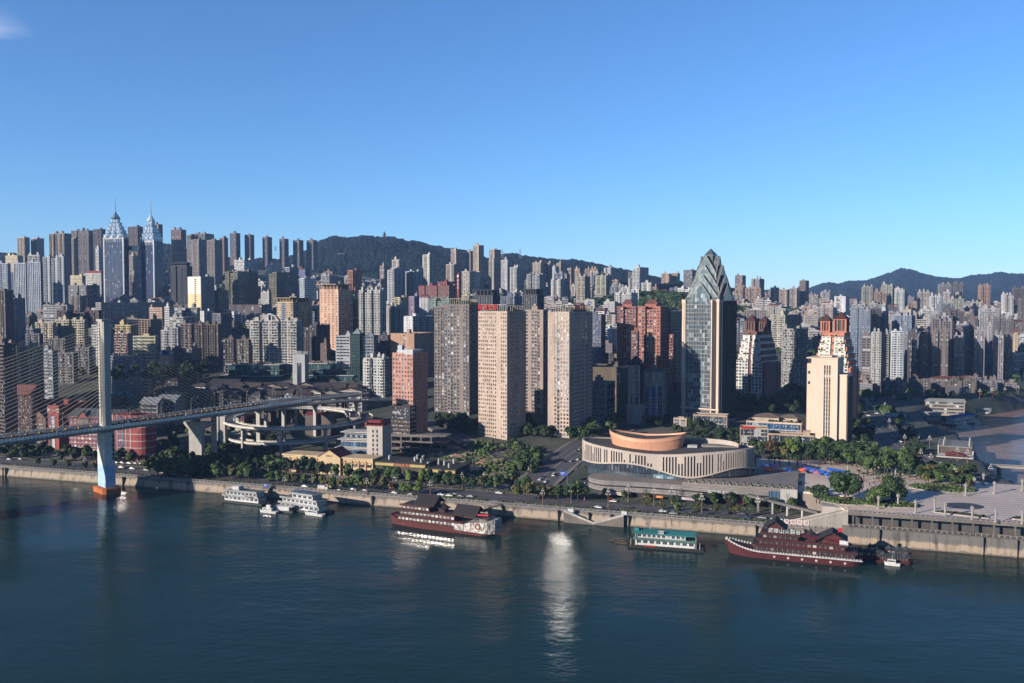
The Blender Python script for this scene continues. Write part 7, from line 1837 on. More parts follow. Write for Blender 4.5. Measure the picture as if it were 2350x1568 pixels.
m.prism([(X0,-6.62),(X1,-6.62),(Lh/2-.4,-4),(Lh/2-.4,4),(X1,6.62),(X0,6.62)],[2.0,1.6,1.6,1.6,1.6,2.0],[5.0,8.2,9,9,8.2,5.0]); m.build('patterned_bow',PATM,s1)
m=MB()
for k in range(14):
    t0,t1=2*math.pi*k/14,2*math.pi*(k+1)/14; xc_=Lh*.36; m.quad((xc_+1.8*math.cos(t0),-6.75,5.3+1.8*math.sin(t0)),(xc_+1.1*math.cos(t0),-6.75,5.3+1.1*math.sin(t0)),(xc_+1.1*math.cos(t1),-6.75,5.3+1.1*math.sin(t1)),(xc_+1.8*math.cos(t1),-6.75,5.3+1.8*math.sin(t1)))
m.build('round_emblem',W(150,40,36),s1); text('name_lettering','巴王号',1.3,W(220,215,205),s1,(Lh*.40,-6.2,8.6),(math.pi/2,0,0),.03)
deckhouse(s1,-Lh*.40,Lh*.22,-6,6,3.0,5.8,REDW,BLK,win=GLINT,railc=DRED)
deckhouse(s1,-Lh*.38,Lh*.14,-5.6,5.6,6.1,9.0,REDW,BLK,win=GLINT,railc=DRED)
deckhouse(s1,-Lh*.36,-Lh*.10,-5.2,5.2,9.3,12.0,REDW,BLK,win=GLINT,railc=DRED)
m=MB(); m.box(-Lh*.08,Lh*.2,-5,5,9.3,9.5); m.build('upper_deck',W(70,66,70),s1)
croof(s1,-Lh*.22,-Lh*.06,-5.5,5.5,11.6,3.6,RF,REDW,'x'); croof(s1,Lh*.14,Lh*.32,-4.5,4.5,8.6,3.4,RF,W(110,36,34),'x')
m=MB(); m.box(-Lh*.01-2,-Lh*.01+2,-2,2,9.3,11.8); o=m.build('kiosk',DKR,s1); m=MB(); curledroof(m,-Lh*.01,0,11.8,4.4,3.2); m.build('pagoda_roof',RF,o)
m=MB(); m.box(Lh*.22,Lh*.43,-5,5,9.0,9.2); m.build('foredeck',W(100,94,96),s1); m=MB(); m.tube((Lh*.36,0,9),(Lh*.36,0,14),.12,.08,5); m.tube((-Lh*.28,0,12),(-Lh*.28,0,18),.12,.06,5); m.build('mast',W(120,40,40),s1)
m=MB(); m.slab([(Lh*.24,-4.6,10.2),(Lh*.44,-4.6,11),(Lh*.44,-3.6,11),(Lh*.24,-3.6,10.2)],.8); m.build('red_banner',W(205,46,50),s1)
# right red restaurant ship
a,b,Lb,rz=place(1672,1276,1963,1304); c=(a+b)/2; n_=Vector((math.sin(rz),-math.cos(rz),0)); c=c-n_*6.5
s2=empty('restaurant_ship',(c.x,c.y,0),rz,'long dark red restaurant ship with white battlement rail and green sign, moored at the right','ship'); Lh=Lb+6
m=MB(); 
def hullr(mb,L,B,zt,**k): # bow on the left
    t=MB(); hull(t,L,B,zt,**k); mb.v+=[(-x,y,z) for x,y,z in t.v]; mb.f+=[tuple(reversed(f)) for f in t.f]; mb.m+=t.m
hullr(m,Lh,13,3.2,zb=-1,bow=.26,stern=.08,sheer_b=3.8,sheer_s=.6,flare=.8); m.build('hull',W(94,30,36,dirt=.3,scale=.4),s2)
m=MB(); x=-Lh/2+.6
while x<Lh/2-.6:
    t=(x+Lh/2)/Lh; z=3.2+3.8*max(0,(.3-t)/.3)**2; wd=1 if t>.26 else max(.02,math.cos((.26-t)/.26*math.pi/2))**.7
    m.box(x,x+.8,-6.5*wd-.1,-6.5*wd+.1,z,z+1.0); m.box(x,x+.8,6.5*wd-.1,6.5*wd+.1,z,z+1.0); m.box(x+.8,x+1.4,-6.5*wd-.1,-6.5*wd+.1,z,z+.45); x+=1.4
m.build('battlement_rail',W(205,205,205),s2)
m=MB()
for k in range(6): 
    x=-Lh*.12+k*Lh*.1; n=10
    i=len(m.v); m.v+=[(x+.6*math.cos(2*math.pi*j/n),-6.3,1.7+.6*math.sin(2*math.pi*j/n)) for j in range(n)]; m.f.append(tuple(range(i,i+n))); m.m.append(0)
m.build('round_plates',W(205,190,180),s2)['kind']='stuff'
DG=glassmat('dkwin',(.02,.015,.015,1),(.25,.22,.2,1),.8,.2)
deckhouse(s2,-Lh*.27,Lh*.45,-5.6,5.6,3.4,6.3,DKR,BLK,win=DG,railc=DRED)
deckhouse(s2,-Lh*.24,Lh*.38,-5.2,5.2,6.6,9.4,DRED,BLK,win=DG,railc=DRED)
deckhouse(s2,-Lh*.21,Lh*.05,-4.8,4.8,9.7,12.3,DKR,BLK,win=DG,railc=DRED)
m=MB(); m.slab([(-Lh*.16,-4.9,12.6),(Lh*.06,-4.9,12.6),(Lh*.06,-2.5,14.8),(-Lh*.16,-2.5,14.8)],.2); m.build('green_sign_slope',W(52,104,88),s2)
text('white_lettering','武陵山大裂谷',2.5,W(225,225,225,dirt=.02),s2,(-Lh*.05,-5.0,14.2),(math.pi/2,0,0),.06,1.05)
croof(s2,-Lh*.19,-Lh*.05,-4.6,4.6,12.9,3.4,RF,W(96,32,34),'y'); croof(s2,Lh*.20,Lh*.38,-4.4,4.4,9.8,3.2,RF,W(96,32,34),'y')
m=MB(); m.box(Lh*.10,Lh*.17,-2,2,9.7,12.4); o=m.build('kiosk',DKR,s2); m=MB(); curledroof(m,Lh*.135,0,12.4,4.2,3.4); m.build('pagoda_roof',RF,o)
m=MB(); m.slab([(Lh*.05,-5.2,12.6),(Lh*.20,-5.2,11.6),(Lh*.20,-2,12.4),(Lh*.05,-2,13.4)],.25); m.slab([(Lh*.24,-5,11.6),(Lh*.40,-5,10),(Lh*.40,-2.4,11),(Lh*.24,-2.4,12.6)],.25); m.build('red_awning',W(112,34,46),s2)
m=MB(); m.box(Lh*.34,Lh*.40,-5.6,-5.3,9.8,12.4); m.build('white_board',W(215,220,230),s2)
m=MB(); m.tube((Lh*.33,0,12),(Lh*.33,0,17),.1,.06,5); m.slab([(Lh*.33,-.1,15),(Lh*.36,-.1,15.3),(Lh*.36,.1,17),(Lh*.33,.1,17)],.05); m.build('red_flag',W(210,30,40),s2)
# roof letters behind the ship on the wall
g=empty('lettering_board',sh(ash(*gnd(1805,1225,9)[:2])[0],2.3,7.6),SROT,'row of white boards with red characters standing on the embankment behind the right ship','sign')
for k,ch in enumerate('阿白湾城前城'): 
    m=MB(); m.box(k*3.4-9,k*3.4-6.4,-.15,0,0,2.6); m.build('board',W(225,222,220,dirt=.03),g); text('lettering',ch,2.1,W(200,40,50),g,(k*3.4-7.7,-.2,1.3),(math.pi/2,0,0),.02)
# teal-roofed pontoon house
a,b,Lb,rz=place(1440,1256,1614,1269); c=(a+b)/2; n_=Vector((math.sin(rz),-math.cos(rz),0)); c=c-n_*5.5
s3=empty('pontoon_house',(c.x,c.y,0),rz,'white two-storey floating house with a teal roof, moored between the red ships','houseboat')
WHT=W(214,214,214,dirt=.12); TEAL=W(36,136,136,dirt=.25)
m=MB(); m.box(-Lb/2,Lb/2,-5.5,5.5,-1,1.3); x=-Lb/2
while x<Lb/2: m.box(x,x+.5,-5.75,-5.5,.1,1.1); x+=1.6
m.build('pontoon',W(46,46,46,dirt=.4),s3)
deckhouse(s3,-Lb*.40,Lb*.38,-4,4,1.3,4.3,WHT,W(60,120,108),nb=9,win=GL,railc=W(90,130,120))
deckhouse(s3,-Lb*.38,Lb*.26,-3.8,3.8,4.6,7.4,WHT,TEAL,nb=10,win=GL)
m=MB(); m.slab([(-Lb*.44,-5.4,7.7),(Lb*.40,-5.4,7.7),(Lb*.40,0,8.6),(-Lb*.44,0,8.6)],.25); m.slab([(-Lb*.44,0,8.6),(Lb*.40,0,8.6),(Lb*.40,5.4,7.7),(-Lb*.44,5.4,7.7)],.25); m.box(-Lb*.42,-Lb*.36,-3,-1,8.3,9.8); m.build('teal_roof',TEAL,s3)
m=MB()
for x in (-Lb*.46,-Lb*.40,Lb*.40,Lb*.45): m.tube((x,-5,1.3),(x,-5,7.7 if abs(x)<Lb*.42 else 4.5),.12,.12,5)
m.build('posts',WHT,s3)['kind']='stuff'
m=MB(); m.box(-Lb*.1,-Lb*.02,-5.5,-5.3,8.1,9.7); o=m.build('name_board',W(215,215,215),s3); text('lettering','德为号',1.1,W(60,60,60),s3,(-Lb*.06,-5.6,8.9),(math.pi/2,0,0),.02)
m=MB(); m.box(-Lb*.28,-Lb*.14,-5.9,-5.7,1.2,1.9); m.build('red_banner',W(205,40,44),s3); m=MB(); m.tube((-Lb*.22,0,8.5),(-Lb*.22,0,15),.14,.05,5); m.build('mast',WHT,s3)
# white pontoon houses at the left
def whitepont(pxl,pyl,pxr,pyr,B,levels,label,topw,sign=None):
    a,b,L,rz=place(pxl,pyl,pxr,pyr); c=(a+b)/2; n_=Vector((math.sin(rz),-math.cos(rz),0)); c=c-n_*B/2
    r=empty('pontoon_house',(c.x,c.y,0),rz,label,'houseboat'); m=MB(); m.box(-L/2,L/2,-B/2,B/2,-1,1.1); m.build('pontoon',W(52,66,62,dirt=.4),r); z=1.1
    for k in range(levels):
        f0=[.46,.42,.2][k]; f1=[.38,.34,topw][k]
        deckhouse(r,-L*f0,L*f1,-B/2+1.5,B/2-1,z,z+2.9,WHT,W(120,134,130),nb=[8,8,4][k],win=GL,railc=W(180,186,186)); z+=3.2
    m=MB(); m.box(-L*.3,L*.3,-B/2+1,B/2-1,z-.02,z+.25); m.build('roof',W(120,126,132),r)
    return r,L,z
r,L,z=whitepont(636,1168,740,1184,11,3,'white three-storey floating office with blue roof letters and a round emblem, at the left',.25)
text('blue_lettering','长江上游',2.2,W(30,80,170),r,(L*.05,-2,z+1.4),(math.pi/2,0,0),.08,1.3)
m=MB()
for k in range(12):
    t0,t1=2*math.pi*k/12,2*math.pi*(k+1)/12; m.tube((-L*.12+1.3*math.cos(t0),-3,z+1.6+1.3*math.sin(t0)),(-L*.12+1.3*math.cos(t1),-3,z+1.6+1.3*math.sin(t1)),.22,.22,4)
m.build('round_emblem',W(40,110,190),r)
r,L,z=whitepont(508,1152,600,1162,10,2,'low white floating office with a green-blue roof, leftmost of the moored boats',.1)
m=MB(); m.box(-L*.28,-L*.12,-2.5,2,z+.25,z+2.8); m.build('wheelhouse',WHT,r); m=MB(); m.box(-L*.29,-L*.11,-3.2,-3,z+1,z+2.6); m.build('name_board',W(220,220,225),r)
def patrol(pxl,pyl,pxr,pyr,label,levels=1,name='patrol_boat',wh=WHT,bowleft=True):
    a,b,L,rz=place(pxl,pyl,pxr,pyr); c=(a+b)/2; B=L*.24; n_=Vector((math.sin(rz),-math.cos(rz),0)); c=c-n_*B/2
    r=empty(name,(c.x,c.y,0),rz,label,'boat'); m=MB(); (hullr if bowleft else hull)(m,L,B,1.3,zb=-.5,bow=.35,stern=.06,sheer_b=.8,sheer_s=0,flare=.75); m.build('hull',wh,r)
    sg=-1 if bowleft else 1
    m=MB(); m.prism([(L*.30*sg,-B*.3),(-L*.2*sg,-B*.36),(-L*.2*sg,B*.36),(L*.30*sg,B*.3)] if sg<0 else [(-L*.2,-B*.36),(L*.3,-B*.3),(L*.3,B*.3),(-L*.2,B*.36)],1.2,3.0); m.build('cabin',wh,r)
    g=mesh_uv(); g.quad((min(L*.26*sg,-L*.16*sg),-B*.37-.03,1.9),(max(L*.26*sg,-L*.16*sg),-B*.37-.03,1.9),(max(L*.26*sg,-L*.16*sg),-B*.37-.03,2.6),(min(L*.26*sg,-L*.16*sg),-B*.37-.03,2.6),0,((0,0),(6,0),(6,1),(0,1))); g.build('windows',GLD,r)
    if levels>1: m=MB(); m.box(-L*.1,L*.12,-B*.25,B*.25,3.0,4.8); m.build('wheelhouse',wh,r)
    m=MB(); m.tube((0,0,3),(0,0,6.5 if levels>1 else 5),.1,.05,5); m.build('mast',wh,r); return r
patrol(592,1176,634,1180,'white patrol boat with a two-level cabin in front of the floating office',2)
patrol(694,1181,740,1187,'low white patrol boat at the right corner of the floating office',1)
r=patrol(2028,1297,2066,1301,'small white motor yacht beside the dark wooden boats at the right',1,'motor_yacht')
a,b,L,rz=place(628,1176,672,1179); r=empty('barge',((a+b)/2+Vector((0,3,0))),rz,'short white work barge between the patrol boat and the floating office','boat'); m=MB(); m.box(-L/2,L/2,-2.2,2.2,-.5,1.2); m.build('hull',W(70,80,80),r); m=MB(); m.box(-L*.4,L*.3,-1.8,1.8,1.2,3.6); m.box(-L*.42,L*.5,-2.1,2.1,3.6,3.8); m.build('cabin',WHT,r)
# dark wooden pleasure boats at the right
for i,(xl,yl,xr,yr,lab) in enumerate([(1962,1282,2030,1286,'dark red wooden boat with little tiled roofs behind the stern of the right ship'),(2012,1292,2100,1299,'dark red wooden boat with upturned roofs behind the small yacht'),(2030,1278,2096,1283,'rear dark wooden boat close to the embankment at the right')]):
    a,b,L,rz=place(xl,yl,xr,yr); c=(a+b)/2; r=empty('wooden_boat',(c.x,c.y+2,0),rz,lab,'boat'); m=MB(); hull(m,L,4.5,1.5,-.5,bow=.15,stern=.1,sheer_b=1.2,sheer_s=.8); m.build('hull',W(84,30,32),r)
    m=MB(); m.box(-L*.38,L*.36,-1.7,1.7,1.4,3.6); o=m.build('cabin',W(90,36,34),r); g=mesh_uv(); g.quad((-L*.36,-1.76,2),(L*.34,-1.76,2),(L*.34,-1.76,3.2),(-L*.36,-1.76,3.2),0,((0,0),(9,0),(9,1),(0,1))); g.build('windows',DG,o)
    m=MB(); m.gable(-L*.4,L*.38,-1.9,1.9,3.6,.9,ov=.5); m.build('roof',[W(58,60,66),W(58,60,66)],r)
    for k in (-.3,0,.28): m=MB(); curledroof(m,L*k,0,4.1,2.3,1.7); m.build('upturned_roof',W(70,78,86),r)
# small wooden rafts left of the teal-roofed house
for xl,yl,xr,yr,lab in ((1399,1240,1440,1243,'flat wooden jetty raft left of the teal-roofed house'),(1412,1245,1444,1249,'low brown work boat touching the teal-roofed house')):
    a,b,L,rz=place(xl,yl,xr,yr); c=(a+b)/2; r=empty('work_raft',(c.x,c.y,0),rz,lab,'raft'); m=MB(); hull(m,L,3,.7,-.4,bow=.2,stern=.2,sheer_b=.3,sheer_s=.3); m.build('hull',W(96,84,70),r); m=MB()
    for k in (-.3,0,.3): m.tube((L*k,-1.3,.6),(L*k,-1.3,1.7),.06,.06,4)
    m.tube((-L*.3,-1.3,1.7),(L*.3,-1.3,1.7),.05,.05,4); m.build('rail',W(120,110,100),r)
# gangways
def gangway(px0,py0,z0,px1,py1,z1,label,col=(190,188,184)):
    a=gnd(px0,py0,z0); b=gnd(px1,py1,z1); L=(Vector((b.x,b.y,0))-Vector((a.x,a.y,0))).length; g=empty('gangway',a,math.atan2(b.y-a.y,b.x-a.x),label,'gangway'); dz=z1-z0; m=MB()
    m.slab([(0,-.9,0),(L,-.9,dz),(L,.9,dz),(0,.9,0)],.2); m.build('deck',W(110,104,98),g); m=MB()
    for y in (-.9,.9):
        m.tube((0,y,1.1),(L,y,dz+1.1),.06,.06,4); k=0
        while k<=L: m.tube((k,y,dz*k/L),(k,y,dz*k/L+1.1),.05,.05,4); k+=1.6
    m.build('handrail',W(*col),g)
gangway(652,1166,2,708,1146,6.6,'white gangway from the three-storey floating office to the bank')
gangway(1090,1178,5,1150,1158,6.6,'gangway with red banner from the bow of the left red ship to the bank',(200,90,90))
gangway(600,1150,2,560,1138,6.4,'short gangway behind the low floating office')
# ---- restaurant on the pier by the muddy river, houses and boats over there
def farb(px,py,z): return gnd(px,py,z)
p=gnd(2190,1072,8); r=empty('riverside_restaurant',(p.x,p.y,6),R(62),'long black-sided restaurant with white roof deck and chimneys beside the muddy river','restaurant'); FP.append((p.x,p.y,30))
m=MB(); m.box(0,46,-11,11,0,9); m.build('black_walls',W(40,36,38),r); m=MB(); m.box(8,47,-11.6,11.6,9,9.8); m.box(12,47,11.0,11.8,9.8,15.5); m.box(12,47,-11.8,-11,9.8,12.5); m.build('white_screen',W(206,202,196),r)
m=MB(); m.box(12,47,-11,11,14.6,15.2); m.build('roof_deck',W(150,148,146),r); m=MB(); m.box(13,46,-10.8,10.8,9.8,14.6); m.build('upper_storey',W(96,88,84),r)
for k in range(10): m=MB(); x=14+3.2*k; y=(-9 if k%2 else 8); m.tube((x,y,15.2),(x,y,18.2),.5,.5,6); m.build('chimney',W(200,190,180),r)
for k in range(4): m=MB(); x=-1+k*3.3; m.gable(x,x+3,-8+k,6,10.2,1.6,ov=.5,axis='x'); m.build('red_tent_roof',[W(150,56,50),W(90,50,46)],r)
m=MB(); m.box(-2,12,-11.9,11.9,8.8,9.6); m.build('terrace',W(206,202,196),r); text('white_lettering','临江渔港',2.3,W(225,225,225),r,(-.3,0,7),(math.pi/2,0,-math.pi/2),.05)
# low bridge at the right edge
a=gnd(2243,1066,8); b=gnd(2420,1075,8); r=empty('low_bridge',(a.x,a.y,0),math.atan2(b.y-a.y,b.x-a.x),'low concrete bridge on round piers over the muddy river at the right edge','bridge'); L=(b-a).length
m=MB(); m.box(0,L,-4,4,7,8.4); m.build('deck',W(176,164,152),r); m=MB(); x=0
while x<L: m.box(x,x+.2,-4,-3.8,8.4,9.5); x+=1.6
m.box(0,L,-4,-3.8,9.4,9.55); m.build('railing',W(190,184,178),r)
for x in (14,32,50): m=MB(); m.tube((x,-2.4,-2),(x,-2.4,7),1.1,1.1,10); m.tube((x,2.4,-2),(x,2.4,7),1.1,1.1,10); m.build('pier',W(190,160,130),r)
# blue-roofed floating house and boats on the muddy river
a,b,L,rz=place(2184,979,2236,972); c=(a+b)/2; r=empty('pontoon_house',(c.x,c.y+6,0),rz,'white floating house with a bright blue roof on the muddy river','houseboat'); m=MB(); m.box(-L/2-4,L/2,-6,6,-1,1.6); m.build('pontoon',W(50,50,56),r)
deckhouse(r,-L*.46,L*.46,-5,5,1.6,5,WHT,W(150,160,160),nb=8,win=GL); deckhouse(r,-L*.44,L*.44,-4.6,4.6,5.3,8.6,WHT,W(150,160,160),nb=8,win=GL); m=MB(); m.hip(-L*.46,L*.46,-5,5,8.9,2,ov=1); m.build('blue_roof',W(36,76,190),r)
patrol(2196,983,2232,981,'white two-deck ship in front of the blue-roofed floating house',2,'passenger_ship'); patrol(2237,975,2251,974,'small white boat right of the blue-roofed floating house',2,'patrol_boat')
def farhouse(px,py,z,w,d,h,phi,col,rc,label,kind='gable'):
    p=gnd(px,py,z); r=empty('waterside_house',(p.x,p.y,z-2),-R(phi),label,'building'); m=MB(); m.box(-w/2,w/2,-d/2,d/2,0,h+2); m.build('wall',W(*col),r); FP.append((p.x,p.y,w/2))
    z_=2.6
    while z_<h: g=mesh_uv(); g.quad((-w/2+1,-d/2-.08,z_),(w/2-1,-d/2-.08,z_),(w/2-1,-d/2-.08,z_+1.8),(-w/2+1,-d/2-.08,z_+1.8),0,((0,0),(w/3,0),(w/3,1),(0,1))); z_+=3.4; g.build('window_band',GL,r)
    m=MB(); m.gable(-w/2,w/2,-d/2,d/2,h+2,2.4,ov=1) if kind=='gable' else m.box(-w/2-1,w/2+1,-d/2-1,d/2+1,h+2,h+2.7); m.build('roof',[W(*rc),W(*col)],r)
farhouse(2165,948,9,38,16,13,18,(176,166,152),(170,168,164),'pale three-storey building with a light roof on the far bank of the muddy river')
farhouse(2120,958,9,30,12,5,18,(160,160,158),(186,188,188),'low pale pavilions left of the three-storey far bank building','flat')
farhouse(2055,966,12,18,14,5,30,(176,170,160),(190,186,178),'white-roofed pavilion by the trees left of the muddy river')
farhouse(2085,972,11,14,10,5,25,(150,140,130),(60,58,60),'small black and white pavilion left of the muddy river','flat')
farhouse(2085,1015,11,16,12,5,35,(70,66,66),(176,174,170),'dark hall with white gabled roof by the muddy river bank')
farhouse(2257,945,9,14,7,3,10,(190,190,186),(176,180,176),'small white kiosk on the far river wall','flat')
# far embankment
m=MB()
FB=[(440,955),(468,978),(524,1012),(570,1044),(642,1107),(800,1192),(1300,1320)]
for (x0,y0),(x1,y1) in zip(FB,FB[1:]):
    k=max(2,int(math.hypot(x1-x0,y1-y0)/20))
    for i in range(k):
        a=(lerp(x0,x1,i/k),lerp(y0,y1,i/k)); b=(lerp(x0,x1,(i+1)/k),lerp(y0,y1,(i+1)/k))
        m.quad((a[0],a[1]-14,-.5),(b[0],b[1]-14,-.5),(b[0],b[1],4),(a[0],a[1],4)); m.quad((a[0],a[1],4),(b[0],b[1],4),(b[0],b[1]+1,10),(a[0],a[1]+1,10)); m.quad((a[0],a[1]+1,10),(b[0],b[1]+1,10),(b[0],b[1]+9,10.3),(a[0],a[1]+9,10.3))
        d=Vector((b[0]-a[0],b[1]-a[1],0)); L_=d.length; d.normalize(); q=0
        while q<L_: c=Vector((a[0],a[1]+1,0))+d*q; m.box(c.x-.2,c.x+.2,c.y-.2,c.y+.2,10,11.3); q+=3
o=m.build('embankment_wall',ME2); tag(o,'far stepped embankment along the muddy river on the right','wall')
# ================= TREES =================
def leafmat(c0,c1):
    k=('leaf',c0)
    m=bpy.data.materials.new('foliage'); t,b=nodes(m); tc=t.nodes.new('ShaderNodeTexCoord'); n=t.nodes.new('ShaderNodeTexNoise'); n.inputs['Scale'].default_value=.9; n.inputs['Detail'].default_value=3; t.links.new(tc.outputs['Object'],n.inputs[0])
    oi=t.nodes.new('ShaderNodeObjectInfo'); s=mth(t,'ADD',mth(t,'MULTIPLY',n.outputs[0],.8),mth(t,'MULTIPLY',mth(t,'SUBTRACT',oi.outputs['Random'],.5),.5))
    mr=t.nodes.new('ShaderNodeMapRange'); mr.inputs[1].default_value=.2; mr.inputs[2].default_value=.65; t.links.new(s,mr.inputs[0])
    mx=t.nodes.new('ShaderNodeMix'); mx.data_type='RGBA'; t.links.new(mr.outputs[0],mx.inputs[0]); mx.inputs[6].default_value=c0+(1,); mx.inputs[7].default_value=c1+(1,)
    t.links.new(mx.outputs[2],b.inputs['Base Color']); b.inputs['Roughness'].default_value=.65; b.inputs['Specular IOR Level'].default_value=.25
    return m
LM={'dark':leafmat((0.0074,0.0186,0.0062),(0.0279,0.0484,0.0136)),'mid':leafmat((0.0124,0.0279,0.0074),(0.0434,0.0682,0.0174)),'olive':leafmat((0.0279,0.031,0.0087),(0.0744,0.0682,0.0186)),'light':leafmat((0.0372,0.062,0.0093),(0.1054,0.1426,0.0217)),'rust':leafmat((0.031,0.0217,0.0093),(0.0868,0.0465,0.0186)),'palm':leafmat((0.0124,0.031,0.0112),(0.0434,0.0682,0.0248))}
BARK=W(84,70,58,dirt=.4)
def crown_mesh(seed,rx,rz,h0,nl=9,nleaf=620,ls=.62):
    rn=random.Random(seed); m=MB(); lobes=[]
    for k in range(nl):
        a=rn.uniform(0,6.28); q=rn.uniform(.15,.78); z=rn.uniform(-.65,.75)
        lobes.append((q*rx*math.cos(a)*(1-.3*abs(z)),q*rx*math.sin(a)*(1-.3*abs(z)),h0+rz+z*rz*.75,rn.uniform(.30,.52)*rx))
    lobes.append((0,0,h0+rz,rx*.55))
    for k in range(nleaf):
        l=rn.choice(lobes); d=Vector((rn.gauss(0,1),rn.gauss(0,1),rn.gauss(0,1))).normalized(); r=l[3]*rn.uniform(.6,1.06)
        c=Vector(l[:3])+Vector((d.x*r,d.y*r,d.z*r*.8)); nrm=(d+Vector((rn.uniform(-.6,.6),rn.uniform(-.6,.6),rn.uniform(-.3,.8)))).normalized()
        u=nrm.orthogonal().normalized(); v=nrm.cross(u); s=ls*rn.uniform(.6,1.25); ang=rn.uniform(0,6.28); u,v=u*math.cos(ang)+v*math.sin(ang),v*math.cos(ang)-u*math.sin(ang)
        m.quad(c-u*s-v*s*.6,c+u*s-v*s*.5,c+u*s*.8+v*s*.6,c-u*s*.7+v*s*.7)
    return m
def trunk_mesh(h,seed):
    rn=random.Random(seed); m=MB(); m.tube((0,0,-1),(0,0,h*.55),.30,.2,7)
    for k in range(5):
        a=k*1.26+rn.uniform(-.3,.3); m.tube((0,0,h*rn.uniform(.35,.55)),(math.cos(a)*h*.24,math.sin(a)*h*.24,h*rn.uniform(.65,.85)),.13,.05,5)
    return m
TV={}
def mkvar(key,mat,seed,rx,rz,h0,**k):
    a=crown_mesh(seed,rx,rz,h0,**k).build('crown',LM[mat]); b=trunk_mesh(h0+rz*1.6,seed).build('trunk',BARK); TV[key]=(b.data,a.data); bpy.data.objects.remove(a); bpy.data.objects.remove(b)
for i in range(4): mkvar(('dark',i),'dark',10+i,3.6,3.2,1.7)
for i in range(3): mkvar(('mid',i),'mid',20+i,3.2,3.4,1.9)
for i in range(3): mkvar(('olive',i),'olive',30+i,3.2,2.8,2.4,nleaf=460)
for i in range(2): mkvar(('light',i),'light',40+i,2.6,3.6,1.6,nleaf=460)
for i in range(2): mkvar(('rust',i),'rust',50+i,2.8,2.6,1.9,nleaf=420)
mkvar(('big',0),'dark',60,7.6,5.6,1.0,nl=34,nleaf=5200,ls=.5); mkvar(('big',1),'mid',61,6.6,4.6,1.4,nl=16,nleaf=1900,ls=.6)
mkvar(('bare',0),'olive',70,3.2,2.8,2.4,nl=7,nleaf=150,ls=.4)
def palm_mesh(seed):
    rn=random.Random(seed); m=MB()
    for k in range(22):
        a=k*2.4+rn.uniform(-.2,.2); L=rn.uniform(2.6,3.5); up=rn.uniform(.0,.9); prev=Vector((0,0,6)); wd=.5
        for j in range(5):
            t=(j+1)/5; p=Vector((math.cos(a)*L*t,math.sin(a)*L*t,6+up*L*t*1.2-L*.62*t*t*(1.1))); s=Vector((-math.sin(a),math.cos(a),0))*wd*(1-t*.7)
            s0=Vector((-math.sin(a),math.cos(a),0))*wd*(1-(t-.2)*.7); m.quad(prev-s0,prev+s0,p+s-Vector((0,0,.12)),p-s-Vector((0,0,.12))); prev=p
    return m
for i in range(2):
    a=palm_mesh(80+i).build('fronds',LM['palm']); b=MB(); b.tube((0,0,-1),(.1,0,6),.34,.24,8); b=b.build('trunk',BARK); TV[('palm',i)]=(b.data,a.data); bpy.data.objects.remove(a); bpy.data.objects.remove(b)
TREEWORD={'dark':'dark green rounded tree','mid':'mid-green tree','olive':'olive-yellow autumn tree','light':'bright yellow-green tree','rust':'reddish-brown small tree','big':'very large round-crowned dark tree','palm':'palm tree','bare':'thin half-bare tree'}
NT=[0]
def tree(x,y,z,kind,sc=1.0,label=None):
    if kind not in('big','palm'): sc*=1.34
    i=random.randrange(len([k for k in TV if k[0]==kind])); t,c=TV[(kind,i)]
    r=empty('palm_tree' if kind=='palm' else 'tree',(x,y,z),random.uniform(0,6.28)); r.scale=(sc*random.uniform(.93,1.07),)*2+(sc*random.uniform(.92,1.1),)
    inst('trunk',t,r); inst('fronds' if kind=='palm' else 'crown',c,r)
    r['category']='palm' if kind=='palm' else 'tree'; r['group']=TREEWORD[kind]+'s'; r['_base']=TREEWORD[kind]; 
    if label: r['label']=label
    THINGS.append(r); NT[0]+=1; return r
random.seed(21)
def treeline(a0,a1,s0,s1,step,kinds,sc=(0.85,1.15),zf=None,skip=()):
    a=a0
    while a<a1:
        s=random.uniform(s0,s1); p=sh(a,s)
        if not any(x0<a<x1 for x0,x1 in skip):
            z=6.5 if s<60 else tz(p.x,p.y)-.3
            tree(p.x,p.y,z,random.choice(kinds),random.uniform(*sc))
        a+=step*random.uniform(.8,1.25)
def aof(px,py=1140,z=6.6): return ash(*gnd(px,py,z)[:2])[0]
# along the bank
treeline(aof(10,1085),aof(205,1095),36,42,8.5,['dark','mid','dark','olive'],skip=[(aof(185,1095),aof(200,1095))])
treeline(aof(20,1085),aof(200,1095),8,10,13,['olive','mid'],(.6,.8))
treeline(aof(352,1112),aof(560,1130),8,22,6.0,['dark','mid','dark','olive'],(.85,1.2))
treeline(aof(352,1112),aof(640,1130),36,48,7.5,['dark','dark','mid'],(1.0,1.3))
treeline(aof(560,1130),aof(935,1150),8,11,6.2,['olive','rust','mid','light','olive','mid'],(.65,.95))
treeline(aof(690,1130),aof(1000,1150),34,38,9,['dark','mid','light','dark'],(.9,1.15))
treeline(aof(935,1140),aof(1180,1155),34,43,6.0,['dark','dark','mid','olive'],(.85,1.05))
treeline(aof(1178,1155),aof(1300,1170),10,24,6.0,['olive','dark','olive','mid'],(.9,1.15))
treeline(aof(1305,1170),aof(1335,1175),14,34,9,['dark'],(1.2,1.4))
treeline(aof(1480,1180),aof(1720,1200),8.5,11.5,9,['mid','bare','bare','mid','bare'],(.65,.9))
treeline(aof(1380,1150),aof(1600,1160),36.2,38.5,14,['mid'],(.45,.55))
treeline(aof(1600,1160),aof(1835,1175),35.6,38.5,8,['dark','dark','mid'],(.72,.86))
